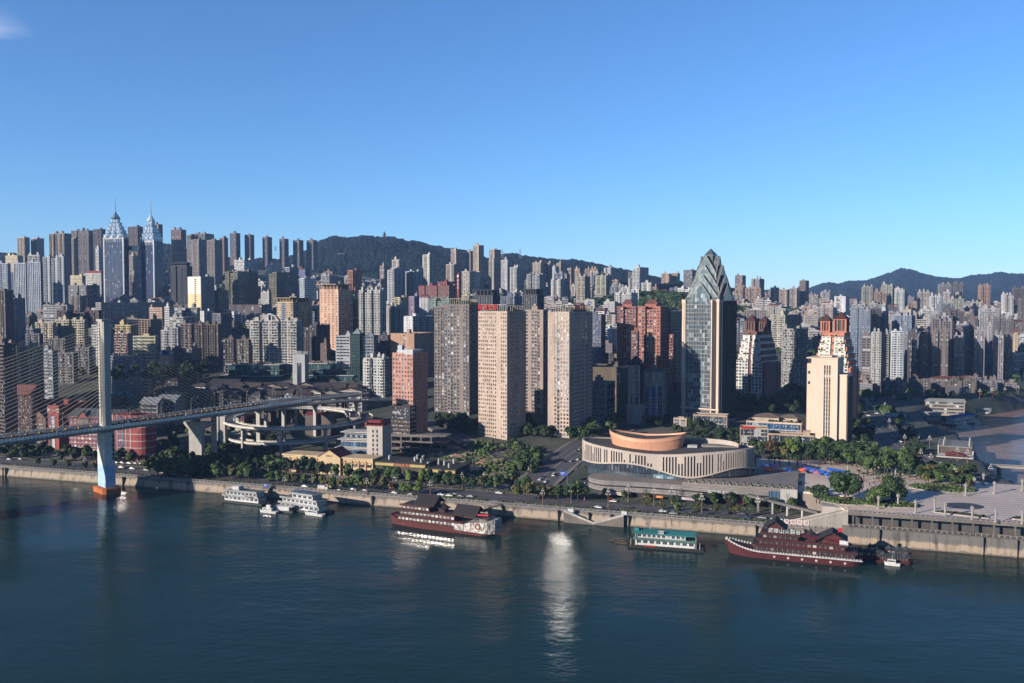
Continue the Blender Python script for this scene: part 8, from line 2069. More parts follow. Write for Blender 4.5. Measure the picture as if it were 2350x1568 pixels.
def treebox(q,n,kinds,sc=(.8,1.2),zmode=None,mind=4.2):
    pts=[]; tries=0
    while len(pts)<n and tries<n*30:
        tries+=1; u,v=random.random(),random.random()
        px=lerp(lerp(q[0][0],q[1][0],u),lerp(q[3][0],q[2][0],u),v); py=lerp(lerp(q[0][1],q[1][1],u),lerp(q[3][1],q[2][1],u),v)
        z=zmode if zmode is not None else q[4]
        p=gnd(px,py,z)
        for _ in range(5): p=gnd(px,py,tz(p.x,p.y) if zmode is None else zmode)
        if any((p.x-a)**2+(p.y-b)**2<mind**2 for a,b in pts): continue
        pts.append((p.x,p.y)); tree(p.x,p.y,(tz(p.x,p.y)-.3) if zmode is None else zmode,random.choice(kinds),random.uniform(*sc))
treebox([(330,1060),(470,1072),(455,1100),(330,1100),8],20,['dark','dark','mid'],(.9,1.3))
treebox([(470,1045),(640,1060),(640,1095),(480,1090),9],16,['dark','dark','mid'],(1,1.3))
treebox([(1150,1028),(1250,1048),(1235,1062),(1160,1042),15],6,['dark','mid','dark'],(.8,1.15))
treebox([(1290,1010),(1400,985),(1410,1000),(1335,1030),18],12,['dark','dark','mid'],(1,1.35))
treebox([(1185,1062),(1243,1072),(1222,1098),(1188,1100),8],9,['dark','mid','dark'],(.8,1.1))
# trees farther back read as one belt of green
BELT=MB()
def clumpbox(q,n,sc=(1.0,1.5)):
    ks=[k for k in TV if k[0] in ('dark','mid')]
    for _ in range(n):
        u,v=random.random(),random.random(); p=gt(lerp(lerp(q[0][0],q[1][0],u),lerp(q[3][0],q[2][0],u),v),lerp(lerp(q[0][1],q[1][1],u),lerp(q[3][1],q[2][1],u),v))
        if river2(p.x,p.y)>-4: continue
        me=TV[random.choice(ks)][1]; s=random.uniform(*sc); ca=math.cos(s*40)*s; sa=math.sin(s*40)*s; i=len(BELT.v)
        co=[0.0]*(len(me.vertices)*3); me.vertices.foreach_get('co',co)
        for j in range(0,len(co),3): BELT.v.append((p.x+co[j]*ca-co[j+1]*sa,p.y+co[j]*sa+co[j+1]*ca,p.z-.5+co[j+2]*s))
        for j in range(len(me.polygons)): BELT.f.append((i+4*j,i+4*j+1,i+4*j+2,i+4*j+3)); BELT.m.append(0)
clumpbox([(2030,950),(2080,970),(2122,1045),(2095,1050)],24,(.8,1.1)); clumpbox([(2100,918),(2345,905),(2345,918),(2130,934)],40); clumpbox([(1965,930),(2000,1000),(2000,1045),(1960,1010)],20)
clumpbox([(985,965),(1100,975),(1100,1003),(1000,988)],26); clumpbox([(1200,975),(1262,985),(1262,1012),(1200,1003)],14); clumpbox([(1370,955),(1550,962),(1700,1005),(1690,1030)],46,(.8,1.2)); clumpbox([(250,855),(470,850),(480,872),(250,880)],30)
clumpbox([(1560,985),(1740,1000),(1730,1030),(1600,1015)],16,(.7,1.1)); clumpbox([(1690,930),(1860,925),(1860,950),(1690,955)],30,(1,1.4)); clumpbox([(330,1030),(640,1015),(640,1040),(330,1060)],40,(1,1.4)); clumpbox([(500,905),(830,905),(830,920),(500,925)],20,(.7,1))
clumpbox([(-20,1040),(150,1040),(205,1066),(-20,1056)],34,(1,1.3)); clumpbox([(340,1065),(560,1085),(560,1100),(345,1100)],26,(.9,1.2)); clumpbox([(1345,1100),(1330,1040),(1350,1030),(1370,1060)],10,(.6,.9))
o=BELT.build('tree_belt',LM['dark']); o['kind']='stuff'
# around and on the plaza
tree(*gnd(1938,1150,PZ),'big',1.6,label='very large round tree standing alone on the left of the plaza'); 
tree(*gnd(2050,1150,PZ),'big',1.15,label='right tree of the planted island on the plaza front, rounder one'); tree(*gnd(2012,1158,PZ),'big',1.05,label='left tree of the planted island on the plaza front, lower one')
treebox([(1985,1076),(2110,1082),(2100,1096),(1985,1092),PZ],20,['dark','mid','olive','dark'],(1.0,1.5),zmode=PZ)
treebox([(2090,1082),(2235,1085),(2225,1128),(2120,1112),PZ],30,['mid','dark','olive','dark'],(.62,.85),zmode=PZ)
treebox([(1725,1042),(1880,1042),(1870,1054),(1735,1056),PZ],20,['mid','olive','dark'],(.8,1.1),zmode=PZ-.6)
treebox([(1875,1040),(2000,1058),(1990,1078),(1885,1068),PZ],26,['dark','mid','dark'],(1.0,1.4),zmode=PZ-.6)
treebox([(1720,1064),(1890,1066),(1880,1074),(1730,1072),PZ],12,['palm'],(.95,1.2),zmode=PZ-.3,mind=5)
treebox([(1960,1092),(2110,1100),(2105,1108),(1965,1104),PZ],8,['palm'],(.7,.95),zmode=PZ,mind=5)
treebox([(1830,1120),(1880,1130),(1900,1160),(1840,1150),PZ],9,['palm','dark'],(.7,.95),zmode=13,mind=3.5)
tree(*gnd(1815,1052,PZ),'light',1.5,label='bright yellow-green tree in front of the beige podium, brightest on the plaza edge')
tree(*gnd(1770,1050,PZ),'rust',1.3,label='reddish autumn tree in front of the low arcade')
# low shrub beds: stuff
m=MB()
def shrub(mb,x,y,z,s):
    for _ in range(9):
        d=Vector((random.gauss(0,1),random.gauss(0,1),abs(random.gauss(0,.7)))).normalized(); c=Vector((x,y,z))+Vector((d.x*s,d.y*s,d.z*s*.8)); u=d.orthogonal().normalized(); v=d.cross(u); q=s*.6; mb.quad(c-u*q-v*q,c+u*q-v*q,c+u*q+v*q,c-u*q+v*q)
for _ in range(1300):
    a=random.uniform(-180,545); p=sh(a,random.choice((random.uniform(7.4,9.4),random.uniform(35,37)))); shrub(m,p.x,p.y,6.7,random.uniform(.4,.8))
for _ in range(700):
    px=random.uniform(960,1180); py=random.uniform(1030,1100); p=gnd(px,py,10); z=tz(p.x,p.y)
    if fbm(p.x*.06,p.y*.06,9)>-.05: shrub(m,p.x,p.y,z+2.2,random.uniform(.8,1.8))
for _ in range(500):
    px=random.uniform(250,480); py=random.uniform(868,925); p=gnd(px,py,40); shrub(m,p.x,p.y,tz(p.x,p.y)+2,random.uniform(.8,2))
o=m.build('shrubs',LM['mid']); o['kind']='stuff'
# woods on the hillside between the houses, far off: stuff
m=MB()
def lump(mb,x,y,z,s,n=26):
    for _ in range(n):
        d=Vector((random.gauss(0,1),random.gauss(0,1),abs(random.gauss(0,.8)))).normalized(); c=Vector((x,y,z))+Vector((d.x*s,d.y*s,d.z*s)); nn=(d+Vector((random.uniform(-.5,.5),random.uniform(-.5,.5),random.uniform(0,.5)))).normalized(); u=nn.orthogonal().normalized(); v=nn.cross(u); q=s*random.uniform(.28,.5); mb.quad(c-u*q-v*q,c+u*q-v*q,c+u*q+v*q,c-u*q+v*q)
cnt=0; random.seed(4)
for _ in range(9000):
    if cnt>1500: break
    px=random.uniform(-60,2420); Y=math.exp(random.uniform(math.log(860),math.log(2900))); X=(px-CX)/F*Y; a,s=ash(X,Y)
    if s<60 or river2(X,Y)>-30: continue
    kn=((X-300)/170)**2+((Y-1740)/140)**2<1.0
    if not kn and fbm(X*.008,Y*.006,2)<.02 : continue
    z=tz(X,Y); lump(m,X,Y,z+1.5,random.uniform(4,7)*(1.3 if Y>1600 else 1)); cnt+=1
for _ in range(420):
    X=300+random.gauss(0,70); Y=1740+random.gauss(0,55); lump(m,X,Y,tz(X,Y)+1,random.uniform(5,8),22)
o=m.build('hillside_woods',LM['dark']); o['kind']='stuff'
# ================= LAMPS, POSTS, PLAZA FURNITURE =================
m=MB(); m.tube((0,0,0),(0,0,7.4),.24,.16,7); m.frust(0,0,0,1.2,.5,.3,8,); pole=m
mg=MB()
for lv,r,n in ((7.0,1.35,5),(8.5,.8,4),(9.7,0,1)):
    for k in range(n):
        a=k*2*math.pi/n; x,y=r*math.cos(a),r*math.sin(a); mg.frust(x,y,lv,lv+.25,.1,.27,6); mg.frust(x,y,lv+.25,lv+.8,.27,.10,6)
        if r: pole.tube((0,0,lv-.9),(x,y,lv),.07,.06,4)
pole.tube((0,0,7.4),(0,0,9.6),.12,.07,5)
a=pole.build('post',W(150,118,96)); b=mg.build('globes',W(226,226,222,dirt=.05)); LP=(a.data,b.data); bpy.data.objects.remove(a); bpy.data.objects.remove(b)
def globelamp(x,y,z,sc=1,label=None):
    r=empty('globe_lamp',(x,y,z),random.uniform(0,1)); r.scale=(sc,)*3; inst('post',LP[0],r); inst('globes',LP[1],r); r['category']='street lamp'; r['group']='ornate lamps with clustered white globes'; r['_base']='ornate globe lamp'
    if label: r['label']=label
    THINGS.append(r)
FLG=W(200,34,30)
flagm=MB(); flagm.box(-.9,.9,-.05,.05,3.6,5.6); fo=flagm.build('red_flag_banner',FLG); FLM=fo.data; bpy.data.objects.remove(fo)
for px,py in ((182,1072),(215,1078),(335,1083)): p=gnd(px-20,py,6.6); globelamp(p.x,p.y,6.6,.9)
for px,py in ((500,1092),(700-47+0,1128),(794-30,1118),(842,1135),(905,1128),(987,1140),(1060,1120),(1110,1120),(1245,1160),(1310,1155)):
    p=gnd(px,py,6.6); globelamp(p.x,p.y,6.6,1.0)
for px,py in ((1341,1148),(1395,1164),(1441,1152),(1500,1160),(1541,1156),(1610,1176),(1678,1150),(1798,1165),(1738,1182)):
    p=gnd(px,py,6.6); globelamp(p.x,p.y,6.6,1.05)
    if px in (1341,1395,1500,1678): inst('red_flag_banner',FLM,THINGS[-1],(0.9,0,0))
for px,py,z in ((2196,1058,15),(2219,1062,15),(2112,1062,15),(2135,1072,15),(2058,1010,14.5),(2075,1025,14.5),(2040,985,14),(2092,1005,14),(2132,1028,14),(2015,962,14),(2030,945,14),(2080,990,14),(2068,960,14),(2272,1100,16),(2190,1108,PZ)):
    p=gt(px,py) if z<17 else gnd(px,py,z); globelamp(p.x,p.y,p.z,.95); 
for px,py in ((2120,925),(2155,922),(2186,920),(2217,916),(2247,915),(2277,912),(2305,910),(2335,906),(2000,935),(2050,930)): 
    p=gt(px,py); globelamp(p.x,p.y,p.z,1.1); 
    if px>2240: inst('red_flag_banner',FLM,THINGS[-1],(0.9,0,0))
# white carved columns round the plaza
cm=MB(); cm.box(-.7,.7,-.7,.7,0,.8); cm.frust(0,0,.8,5.4,.55,.5,10); hd=MB(); 
for k in range(5): a=k*1.257; hd.frust(.55*math.cos(a),.55*math.sin(a),5.4,6.7,.3,.35,6)
hd.frust(0,0,5.4,7.2,.4,.3,6)
a=cm.build('shaft',W(176,172,166)); b=hd.build('carved_head',W(182,178,172)); CM=(a.data,b.data); bpy.data.objects.remove(a); bpy.data.objects.remove(b)
for px,py in ((1987,1065),(2020,1077),(2054,1092),(2073,1086),(2158,1082),(2256,1110),(2235,1120),(2281,1130),(2349-4,1124),(2015,1165),(2144+0,1172),(2168,1182),(2230,1190),(2290-6,1196),(2345,1200),(2060,1160),(2100,1175),(1990,1150),(1945,1090),(2215,1135)):
    p=gnd(px,py+3,PZ); r=empty('stone_column',(p.x,p.y,PZ),.3); inst('shaft',CM[0],r); inst('carved_head',CM[1],r); r['category']='column'; r['group']='white carved stone columns around the plaza'; r['_base']='white carved stone column'; THINGS.append(r)
# flower beds on the plaza front
for i,(pa,pb) in enumerate((((2145,1176),(2268,1190)),((2318,1190),(2420,1205)))):
    a=gnd(*pa,PZ); b=gnd(*pb,PZ); L=(b-a).length; g=empty('flower_bed',(a.x,a.y,PZ),math.atan2(b.y-a.y,b.x-a.x),('left','right')[i]+' grass and flower bed along the front balustrade of the plaza','flower bed'); m=MB(); m.box(0,L,-1,3.5,0,.35); m.build('grass',W(52,84,34,dirt=.4),g); m=MB(); m.box(-.2,L+.2,-1.2,-1,0,.5); m.box(-.2,L+.2,3.5,3.7,0,.5); m.build('edging',W(190,184,180),g)
    m=MB(); m.box(L*.2,L*.8,.2,.8,.35,.75); m.box(L*.25,L*.7,1.1,1.6,.35,.8); m.build('flowers',W(190,120,40) if i else W(60,46,34),g)
    m=MB()
    for k in range(60): shrub(m,random.uniform(2,L-2),random.uniform(2,3),.5,random.uniform(.4,.7))
    m.build('hedge',LM['dark'],g)
# planted islands
def island(px,py,rx,ry,label):
    c=gnd(px,py,PZ); g=empty('planting_island',(c.x,c.y,PZ),SROT,label,'planting bed'); m=MB(); m.frust(0,0,0,.5,rx,rx,24,sy=ry/rx); m.build('kerb',W(180,172,168),g); m=MB(); m.frust(0,0,.5,.6,rx-.5,rx-.5,24,sy=ry/rx); m.build('soil',W(50,60,34),g)
    m=MB()
    for k in range(int(rx*14)): a=random.uniform(0,6.28); q=random.uniform(.3,.95)**.5; shrub(m,q*rx*math.cos(a),q*ry*math.sin(a),.7,random.uniform(.5,1))
    m.build('bushes',LM['mid'],g)
island(2030,1158,17,7,'planted island with two round trees near the plaza front'); island(1938,1152,13,8,'planting bed around the very large round tree'); island(2160,1122,18,10,'planted island behind the plaza centre under the tall trees')
# umbrellas and stalls behind the plaza
um=MB(); um.frust(0,0,2.2,3.1,2.0,.1,8,cap=False); up=MB(); up.tube((0,0,0),(0,0,3),.06,.06,5)
UM={}
for n,c in (('orange',(228,84,30)),('blue',(30,80,200)),('white',(220,220,215))):
    o=um.build('canopy',WW(*c,dirt=.1)); UM[n]=o.data; UM[n]=o.data.copy() if False else o.data; bpy.data.objects.remove(o)
o=up.build('pole',W(150,150,150)); UP=o.data; bpy.data.objects.remove(o)
random.seed(8)
for k in range(26):
    px=random.uniform(1738,1880); py=1082+ (px-1738)*.05+random.uniform(-8,6); p=gnd(px,py,PZ); col='orange' if random.random()<.82 else random.choice(('blue','white'))
    r=empty('parasol',(p.x,p.y,PZ),random.random()); inst('canopy',UM[col],r); inst('pole',UP,r); r['category']='parasol'; r['group']='%s parasols under the palms'%col; r['_base']='%s cafe parasol'%col; THINGS.append(r)
def stall(px0,py0,px1,py1,label,dd=3.2):
    a=gnd(px0,py0,PZ); b=gnd(px1,py1,PZ); L=(b-a).length; g=empty('blue_stall',(a.x,a.y,PZ),math.atan2(b.y-a.y,b.x-a.x),label,'stall'); m=MB(); m.gable(0,L,0,dd,2.6,.8,ov=.2); m.build('blue_canopy',[W(30,92,205,dirt=.1),W(30,92,205,dirt=.1)],g); m=MB(); m.box(.1,L-.1,dd-.2,dd,0,2.6); m.build('back_cloth',W(50,110,215),g); m=MB(); x=0
    while x<=L: m.tube((x,0,0),(x,0,2.6),.05,.05,4); x+=3
    m.build('frame_posts',W(180,180,185),g)
stall(1842,1084,1890,1094,'row of blue market stalls left of the large round tree, left row'); stall(1895,1086,1938,1094,'blue market stalls at the plaza, rear right row'); stall(1893,1096,1936,1104,'blue market stalls at the plaza, front right row')
p=gnd(1738,1052,PZ); g=empty('inflatable_arch',(p.x,p.y,PZ),0,'tall blue tented structure among the palms right of the cultural centre','tent'); m=MB(); m.frust(0,0,0,7,2.8,.6,6); m.frust(0,0,7,7.6,1.4,1.2,6); m.build('blue_cover',W(28,78,200),g)
# people on the plaza
def person_mesh(seed):
    rn=random.Random(seed); m=MB(); sw=rn.uniform(-.2,.2)
    for s in (-1,1): m.tube((s*.1,s*sw,0),(s*.09,0,.86),.07,.1,6)
    m.frust(0,0,.82,1.12,.19,.2,8,mi=1,sy=.65); m.frust(0,0,1.12,1.45,.2,.23,8,mi=1,sy=.6); m.frust(0,0,1.45,1.55,.2,.07,8,mi=1,sy=.6)
    for s in (-1,1): m.tube((s*.25,0,1.42),(s*.3,-sw,1.12),.055,.05,5,mi=1); m.tube((s*.3,-sw,1.12),(s*.28,-sw-.06,.84),.045,.035,5,mi=2)
    m.frust(0,0,1.52,1.62,.06,.06,6,mi=2); m.frust(0,0,1.6,1.7,.08,.11,7,mi=2); m.frust(0,0,1.7,1.82,.11,.05,7,mi=3); return m
SKIN=W(196,150,120); HAIRC=W(30,26,24)
PM=[]
for i,(tr,sh_) in enumerate((((40,42,60),(205,60,60)),((50,50,50),(225,222,220)),((60,56,50),(200,50,90)),((30,30,40),(60,64,80)))):
    o=person_mesh(i).build('person',[W(*tr),W(*sh_),SKIN,HAIRC]); PM.append(o.data); bpy.data.objects.remove(o)
CLW=['red top','white top','pink top','dark jacket']
random.seed(2)
ppl=[(random.uniform(1972,2022),random.uniform(1103,1128)) for _ in range(26)]+[(1992,1088),(2066,1103),(2100,1110),(1740,1110),(1745,1106),(2208,1118),(2255,1122),(2320,1196),(1785,1085),(1790,1090)]
for k,(px,py) in enumerate(ppl):
    i=random.randrange(4) if k<26 else 3; p=gnd(px,py,PZ if px>1800 else 18.0); o=inst('person',PM[i],None,(p.x,p.y,PZ if px>1800 else 18.05),random.uniform(0,6.28),1.0); o['category']='person'; o['group']='people in %s on the plaza'%CLW[i]; o['_base']='person in %s'%CLW[i]; THINGS.append(o)
# ================= VEHICLES =================
def car_mesh(kind):
    b=MB(); L,Wd,Hh=(4.6,1.8,1.45) if kind!='van' else (5.2,1.95,2.1)
    if kind=='truck': L,Wd,Hh=7.5,2.3,3.2
    prof=[(-L/2,.35),(-L/2,.85),(-L*.44,.95),(-L*.25,1.0),(L*.17,.98),(L*.46,.82),(L/2,.65),(L/2,.35)]
    n=len(prof); i=0
    b.v=[(x,-Wd/2,z) for x,z in prof]+[(x,Wd/2,z) for x,z in prof]
    b.f=[tuple(range(n)),tuple(range(2*n-1,n-1,-1))]; b.m=[0,0]
    for k in range(n): j=(k+1)%n; b.f.append((k,n+k,n+j,j)); b.m.append(0)
    c=MB()
    if kind=='truck': c.box(-L/2+.1,L*.2,-Wd/2,Wd/2,.9,Hh); c.box(L*.24,L*.47,-Wd/2+.05,Wd/2-.05,.9,2.4)
    else:
        t0,t1,t2,t3=(-L*.40,-L*.28,L*.06,L*.24) if kind!='van' else (-L*.48,-L*.46,L*.2,L*.36)
        c.v=[(t0,-Wd/2+.08,.95),(t3,-Wd/2+.08,.95),(t2,-Wd/2+.22,Hh-.06),(t1,-Wd/2+.22,Hh-.06),(t0,Wd/2-.08,.95),(t3,Wd/2-.08,.95),(t2,Wd/2-.22,Hh-.06),(t1,Wd/2-.22,Hh-.06)]
        c.f=[(0,1,2,3),(7,6,5,4),(1,5,6,2),(0,3,7,4)]; c.m=[0]*4
    r=MB()
    if kind!='truck': r.slab([(t1,-Wd/2+.22,Hh-.06),(t2,-Wd/2+.22,Hh-.06),(t2,Wd/2-.22,Hh-.06),(t1,Wd/2-.22,Hh-.06)],.06)
    whs=[]
    for x in (-L*.3,L*.31):
        for y in (-Wd/2+.02,Wd/2-.22): wh=MB(); whs.append(wh); wh.tube((x,y,.33),(x,y+.2,.33),.33,.33,10)
    hls=[]
    for y in (-Wd*.42,Wd*.30): hl=MB(); hls.append(hl); hl.box(L/2-.05,L/2+.03,y,y+.25,.55,.75)
    return b,c,r,whs,hls
CARW={'white':(225,225,225),'black':(26,26,30),'silver':(160,162,166),'red':(170,26,30),'yellow':(225,180,30),'blue':(40,60,110),'grey':(90,92,96)}
CGL=W(20,24,30,rough=.4,dirt=.02,spec=.5); TYR=W(22,22,22); HLM=W(210,210,205,rough=.2)
CMS={}
def car(x,y,z,rz,col='white',kind='car',label=None):
    k=(kind,col)
    if k not in CMS:
        b,c,r,whs,hls=car_mesh(kind); pm=W(*CARW[col],rough=.4,dirt=.04,spec=.5); os_=[b.build('body',pm),c.build('cabin_glass' if kind!='truck' else 'cargo_box',CGL if kind!='truck' else W(214,214,212)),r.build('roof',pm),]+[q.build('wheel',TYR) for q in whs]+[q.build('headlight',HLM) for q in hls]
        CMS[k]=[(o.name.split('.')[0],o.data) for o in os_ if o]; [bpy.data.objects.remove(o) for o in os_ if o]
    nm={'car':'car','van':'van','truck':'truck'}[kind]
    r=empty(nm,(x,y,z),rz); 
    for n_,me in CMS[k]: inst(n_,me,r)
    r['category']=nm; r['group']='%s %ss on the roads'%(col,nm); r['_base']='%s %s'%(col,nm)
    if label: r['label']=label
    THINGS.append(r); return r
ra=math.atan2(ST.y,ST.x)
def roadcar(px,py,col,kind='car',flip=False):
    p=gnd(px,py,6.55); a,s=ash(p.x,p.y); car(p.x,p.y,6.54,ra+(math.pi if flip else 0),col,kind)
for px,py,col,kd,fl in ((279,1074,'white','car',0),(304,1077,'white','car',0),(337,1080,'white','car',0),(230,1060,'black','car',0),(244,1061,'grey','car',0),(256,1062,'silver','car',0),(268,1064,'white','car',0),(281,1064,'silver','car',0),(297,1065,'white','car',0),(312,1066,'grey','car',0),(325,1067,'black','car',0),(22,1056,'silver','car',0),(48,1056,'grey','car',0),
  (400,1090,'white','car',0),(430,1093,'white','car',1),(370,1086,'silver','car',0),(742,1125,'yellow','truck',0),(755,1119,'yellow','van',0),(700,1118,'white','car',0),(780,1128,'grey','car',0),(810,1125,'white','car',0),(838,1128,'silver','car',0),
  (1012,1137,'white','car',0),(1031,1139,'white','car',0),(1045,1137,'black','car',0),(1057,1141,'grey','car',0),(1078,1141,'silver','car',1),(1145,1133,'white','car',0),(1372,1166,'white','car',0),(1406,1152,'white','car',1),(1442,1166,'black','car',0),(1521,1175,'white','car',0),(1545,1180,'silver','car',0),(1585,1180,'black','car',0),(1712,1190,'blue','car',0),(1748,1190,'silver','car',0),(1678,1178,'black','car',1),(1632,1171,'grey','car',0),(1700,1181,'grey','car',1),(905,1133,'white','car',0),(940,1137,'grey','car',1)):
    roadcar(px,py,col,kd,fl)
for px,py,z,col,kd in ((1271,1092,8.4,'white','van'),(1247,1097,8,'blue','car'),(1239,1102,7.8,'white','car'),(1222,1110,7.4,'yellow','car'),(1203,1113,7.2,'white','van'),(1229,1112,7.3,'grey','car'),(1252,1107,7.5,'white','car'),(1296,1062,9.6,'black','car'),(1310,1060,9.8,'silver','car'),(1326,1056,10.4,'white','car'),(1322,1036,12,'grey','car'),(1331,1033,12.3,'white','car')):
    p=gt(px,py,.5); car(p.x,p.y,p.z,R(70),col,kd)
for px,py,z,col in ((2078,1028,15.3,'silver'),(2065,1015,15.2,'white'),(2045,1002,15,'white'),(2026,982,14.8,'black'),(2010,968,14.7,'red'),(1993,955,14.7,'white'),(1988,942,14.8,'yellow'),(2030,968,14.8,'grey'),(2012,950,14.8,'white'),(1998,935,14.9,'silver'),(2092,1040,15.3,'black'),(2108,1052,15.3,'white'),(1975,950,14.8,'blue'),(1980,932,15,'white')):
    p=gt(px,py,.5); car(p.x,p.y,p.z,R(118),col)
p=gnd(1002,1080,8); car(p.x,p.y,tz(p.x,p.y)+2.2,R(-25),'white','truck',label='white box truck parked at the foot of the bare building site')
p=gnd(980,1080,8); car(p.x,p.y,tz(p.x,p.y)+2.2,R(-25),'red','truck',label='red-cabbed truck beside the white box truck at the building site')
for s,y,col in ((-70,-8,'white'),(-30,-4.5,'silver'),(12,-9,'white'),(55,-6,'white'),(78,4,'black'),(-96,5,'grey'),(30,6,'silver'),(110,5,'white')):
    v=gl_(s,y); o=car(v.x,v.y,bz(s)+.02,BANG if y<0 else BANG+math.pi,col); o.rotation_euler.y=-math.atan(.04)*(1 if y<0 else -1)
for (px,py,Yd,col,kd) in ((838,916.5,780,'white','van'),(862,916.5,787,'black','car'),(815,917,776,'silver','car'),(885,916,795,'grey','car'),(690,927.5,738,'white','car')):
    p=at(px,py+2,Yd); car(p.x,p.y,p.z,R(12),col,kd)
# road signs
def roadsign(px,py,z,hgt,w,h,col,label):
    p=gt(px,py); g=empty('road_sign',(p.x,p.y,p.z),R(-15),label,'road sign'); m=MB(); m.tube((0,0,0),(0,0,hgt),.14,.1,6); m.tube((0,0,hgt-1),(-w*.6,0,hgt-1),.08,.08,5); m.build('post',W(170,172,175),g); m=MB(); m.box(-w-.1,-.1,-.12,-.02,hgt-h,hgt); m.build('panel',W(*col,dirt=.05),g)
    m=MB(); m.box(-w*.85,-w*.3,-.15,-.13,hgt-h*.4,hgt-h*.25); m.box(-w*.85,-w*.45,-.15,-.13,hgt-h*.7,hgt-h*.55); m.build('white_marks',W(220,225,230),g)
roadsign(1301,1112,7.5,8.5,5,2.8,(30,80,190),'blue road sign on a tall post at the crossroad'); roadsign(655-38,1128,6.6,5,4,2.4,(36,80,170),'blue road sign in front of the cream arcade'); roadsign(1410-95,1180,6.6,3,3,2,(210,220,230),'small white-blue notice board on the promenade, left one'); roadsign(1438,1186,6.6,3,3,2,(210,220,230),'small white-blue notice board on the promenade, right one')
p=gnd(524,1128-60,9)
# ================= FILLER HOUSES ON THE HILLSIDE =================
random.seed(77)
from collections import defaultdict
GRID=defaultdict(list)
for (x,y,r) in FP: GRID[(int(x//80),int(y//80))].append((x,y,r))
def free(x,y,r):
    gx,gy=int(x//80),int(y//80)
    for i in (-1,0,1):
        for j in (-1,0,1):
            for (a,b,q) in GRID[(gx+i,gy+j)]:
                if (a-x)**2+(b-y)**2<(q+r)**2: return False
    return True
def addfp(x,y,r): GRID[(int(x//80),int(y//80))].append((x,y,r))
PAL=[(208,206,204,'pale grey'),(172,168,166,'grey'),(150,142,138,'dull grey'),(128,118,112,'brown-grey'),(206,198,184,'cream'),(176,166,158,'tan'),(220,219,220,'white'),(216,216,218,'white'),(150,156,172,'blue-grey'),(176,146,134,'pinkish'),(116,106,108,'dark grey')]
ROOFS=[None,None,None,'red','hut','plants']
def filler(px,Y,hmin,hmax,wmin,wmax,phi=None,tower=False,cl=None,styles=None,mind=1.0):
    X=(px-CX)/F*Y; w=random.uniform(wmin,wmax); d=random.uniform(10,15); r=(w+d)/4*.9*mind
    if not free(X,Y,r): return None
    a,s=ash(X,Y)
    if s<110 or river2(X,Y)>-r-18: return None
    z=min(tz(X,Y),tz(X,Y-d))-3; h=random.uniform(hmin,hmax)+3
    addfp(X,Y,r); ph=phi if phi is not None else random.choice((5,12,18,25,30,48))
    root=empty('apartment_tower' if tower else 'apartment_block',(X,Y,z),-R(ph)); root['category']='apartment tower' if tower else 'apartment block'
    col=random.choice(cl or PAL); sty=random.choice(styles or ['old','old','grid','band','resb','fine','old'])
    stl=dict(ST_[sty]); 
    if Y>1500: stl['rec']*=1.4
    wall=MB(); gl=mesh_uv(); gl2.v.clear(); gl2.f.clear(); gl2.m.clear(); NEARB_[0]=False; hx,hy=w/2,d/2
    rs=[]
    if w>24 or tower:
        n=2 if not tower else random.choice((2,3)); 
        for k in range(n):
            a0=-hx+w*k/n; b0=-hx+w*(k+1)/n; off=1.6*(k%2); hh=h-(random.choice((0,3)) if k else 0); block(wall,gl,a0,b0,-hy+off,hy,0,hh,stl); rs.append((a0,b0,-hy+off,hy,hh))
    else: block(wall,gl,-hx,hx,-hy,hy,0,h,stl); rs.append((-hx,hx,-hy,hy,h))
    wm=W(*[int(v//8*8) for v in col[:3]],dirt=.4); wall.build('wall',wm,root); gl.build('glazing',random.choice((GL,GL,GLD,GLB)),root)
    rf=random.choice(ROOFS) if not tower else 'hut'
    roof_bits(root,rs,wm,W(88,84,84),rf!='red' ,random,scale=1 if Y<1500 else 1.3)
    if rf=='red': m=MB(); m.hip(-hx,hx,-hy,hy,h+1.2,2.6,ov=.6); m.build('tiled_roof',W(128,60,52),root)
    if rf=='plants':
        m=MB()
        for _ in range(10): x=random.uniform(-hx+1,hx-1); y=random.uniform(-hy+.5,hy-1); q=random.uniform(.6,1.4); m.frust(x,y,h,h+q*2,q,q*.3,5)
        m.build('roof_plants',W(36,54,28),root)
    look={'band':'banded','grid':'gridded','fine':'plain','old':'weathered','resb':'balconied','res':'balconied','resg':'slotted','rib':'ribbed'}[sty]
    root['_base']='%s %s %s'%(look,col[3],'tower' if tower else ('slab' if w>24 else 'block'))
    root['group']='%s hillside %s'%(col[3],'towers' if tower else 'blocks')
    THINGS.append(root); return root
def zone(n,px0,px1,Y0,Y1,**k):
    c=0;t=0
    while c<n and t<n*14:
        t+=1
        if filler(random.uniform(px0,px1),random.uniform(Y0,Y1),**k): c+=1
DIM=[(128,118,112,'brown-grey'),(116,106,108,'dark grey'),(142,134,132,'dull grey'),(110,98,92,'dark brown'),(150,142,138,'grey'),(164,150,138,'tan')]
zone(34,-20,520,1060,1350,hmin=14,hmax=26,wmin=16,wmax=32,cl=DIM)
zone(26,520,1000,1060,1400,hmin=12,hmax=24,wmin=14,wmax=30,cl=DIM+PAL[:3])
zone(24,-20,560,1400,2050,hmin=14,hmax=32,wmin=16,wmax=34)
zone(18,560,1000,1450,2050,hmin=14,hmax=34,wmin=16,wmax=34)
zone(10,380,760,2050,2600,hmin=14,hmax=24,wmin=20,wmax=40)
zone(40,1000,1500,1150,1800,hmin=12,hmax=28,wmin=16,wmax=34)
zone(30,1130,1560,1900,2700,hmin=20,hmax=40,wmin=18,wmax=34)
zone(12,1140,1500,2200,2700,hmin=45,hmax=75,wmin=20,wmax=28,tower=True,styles=['resb','resg','res'])
zone(52,1560,1960,1250,2600,hmin=14,hmax=34,wmin=16,wmax=38)
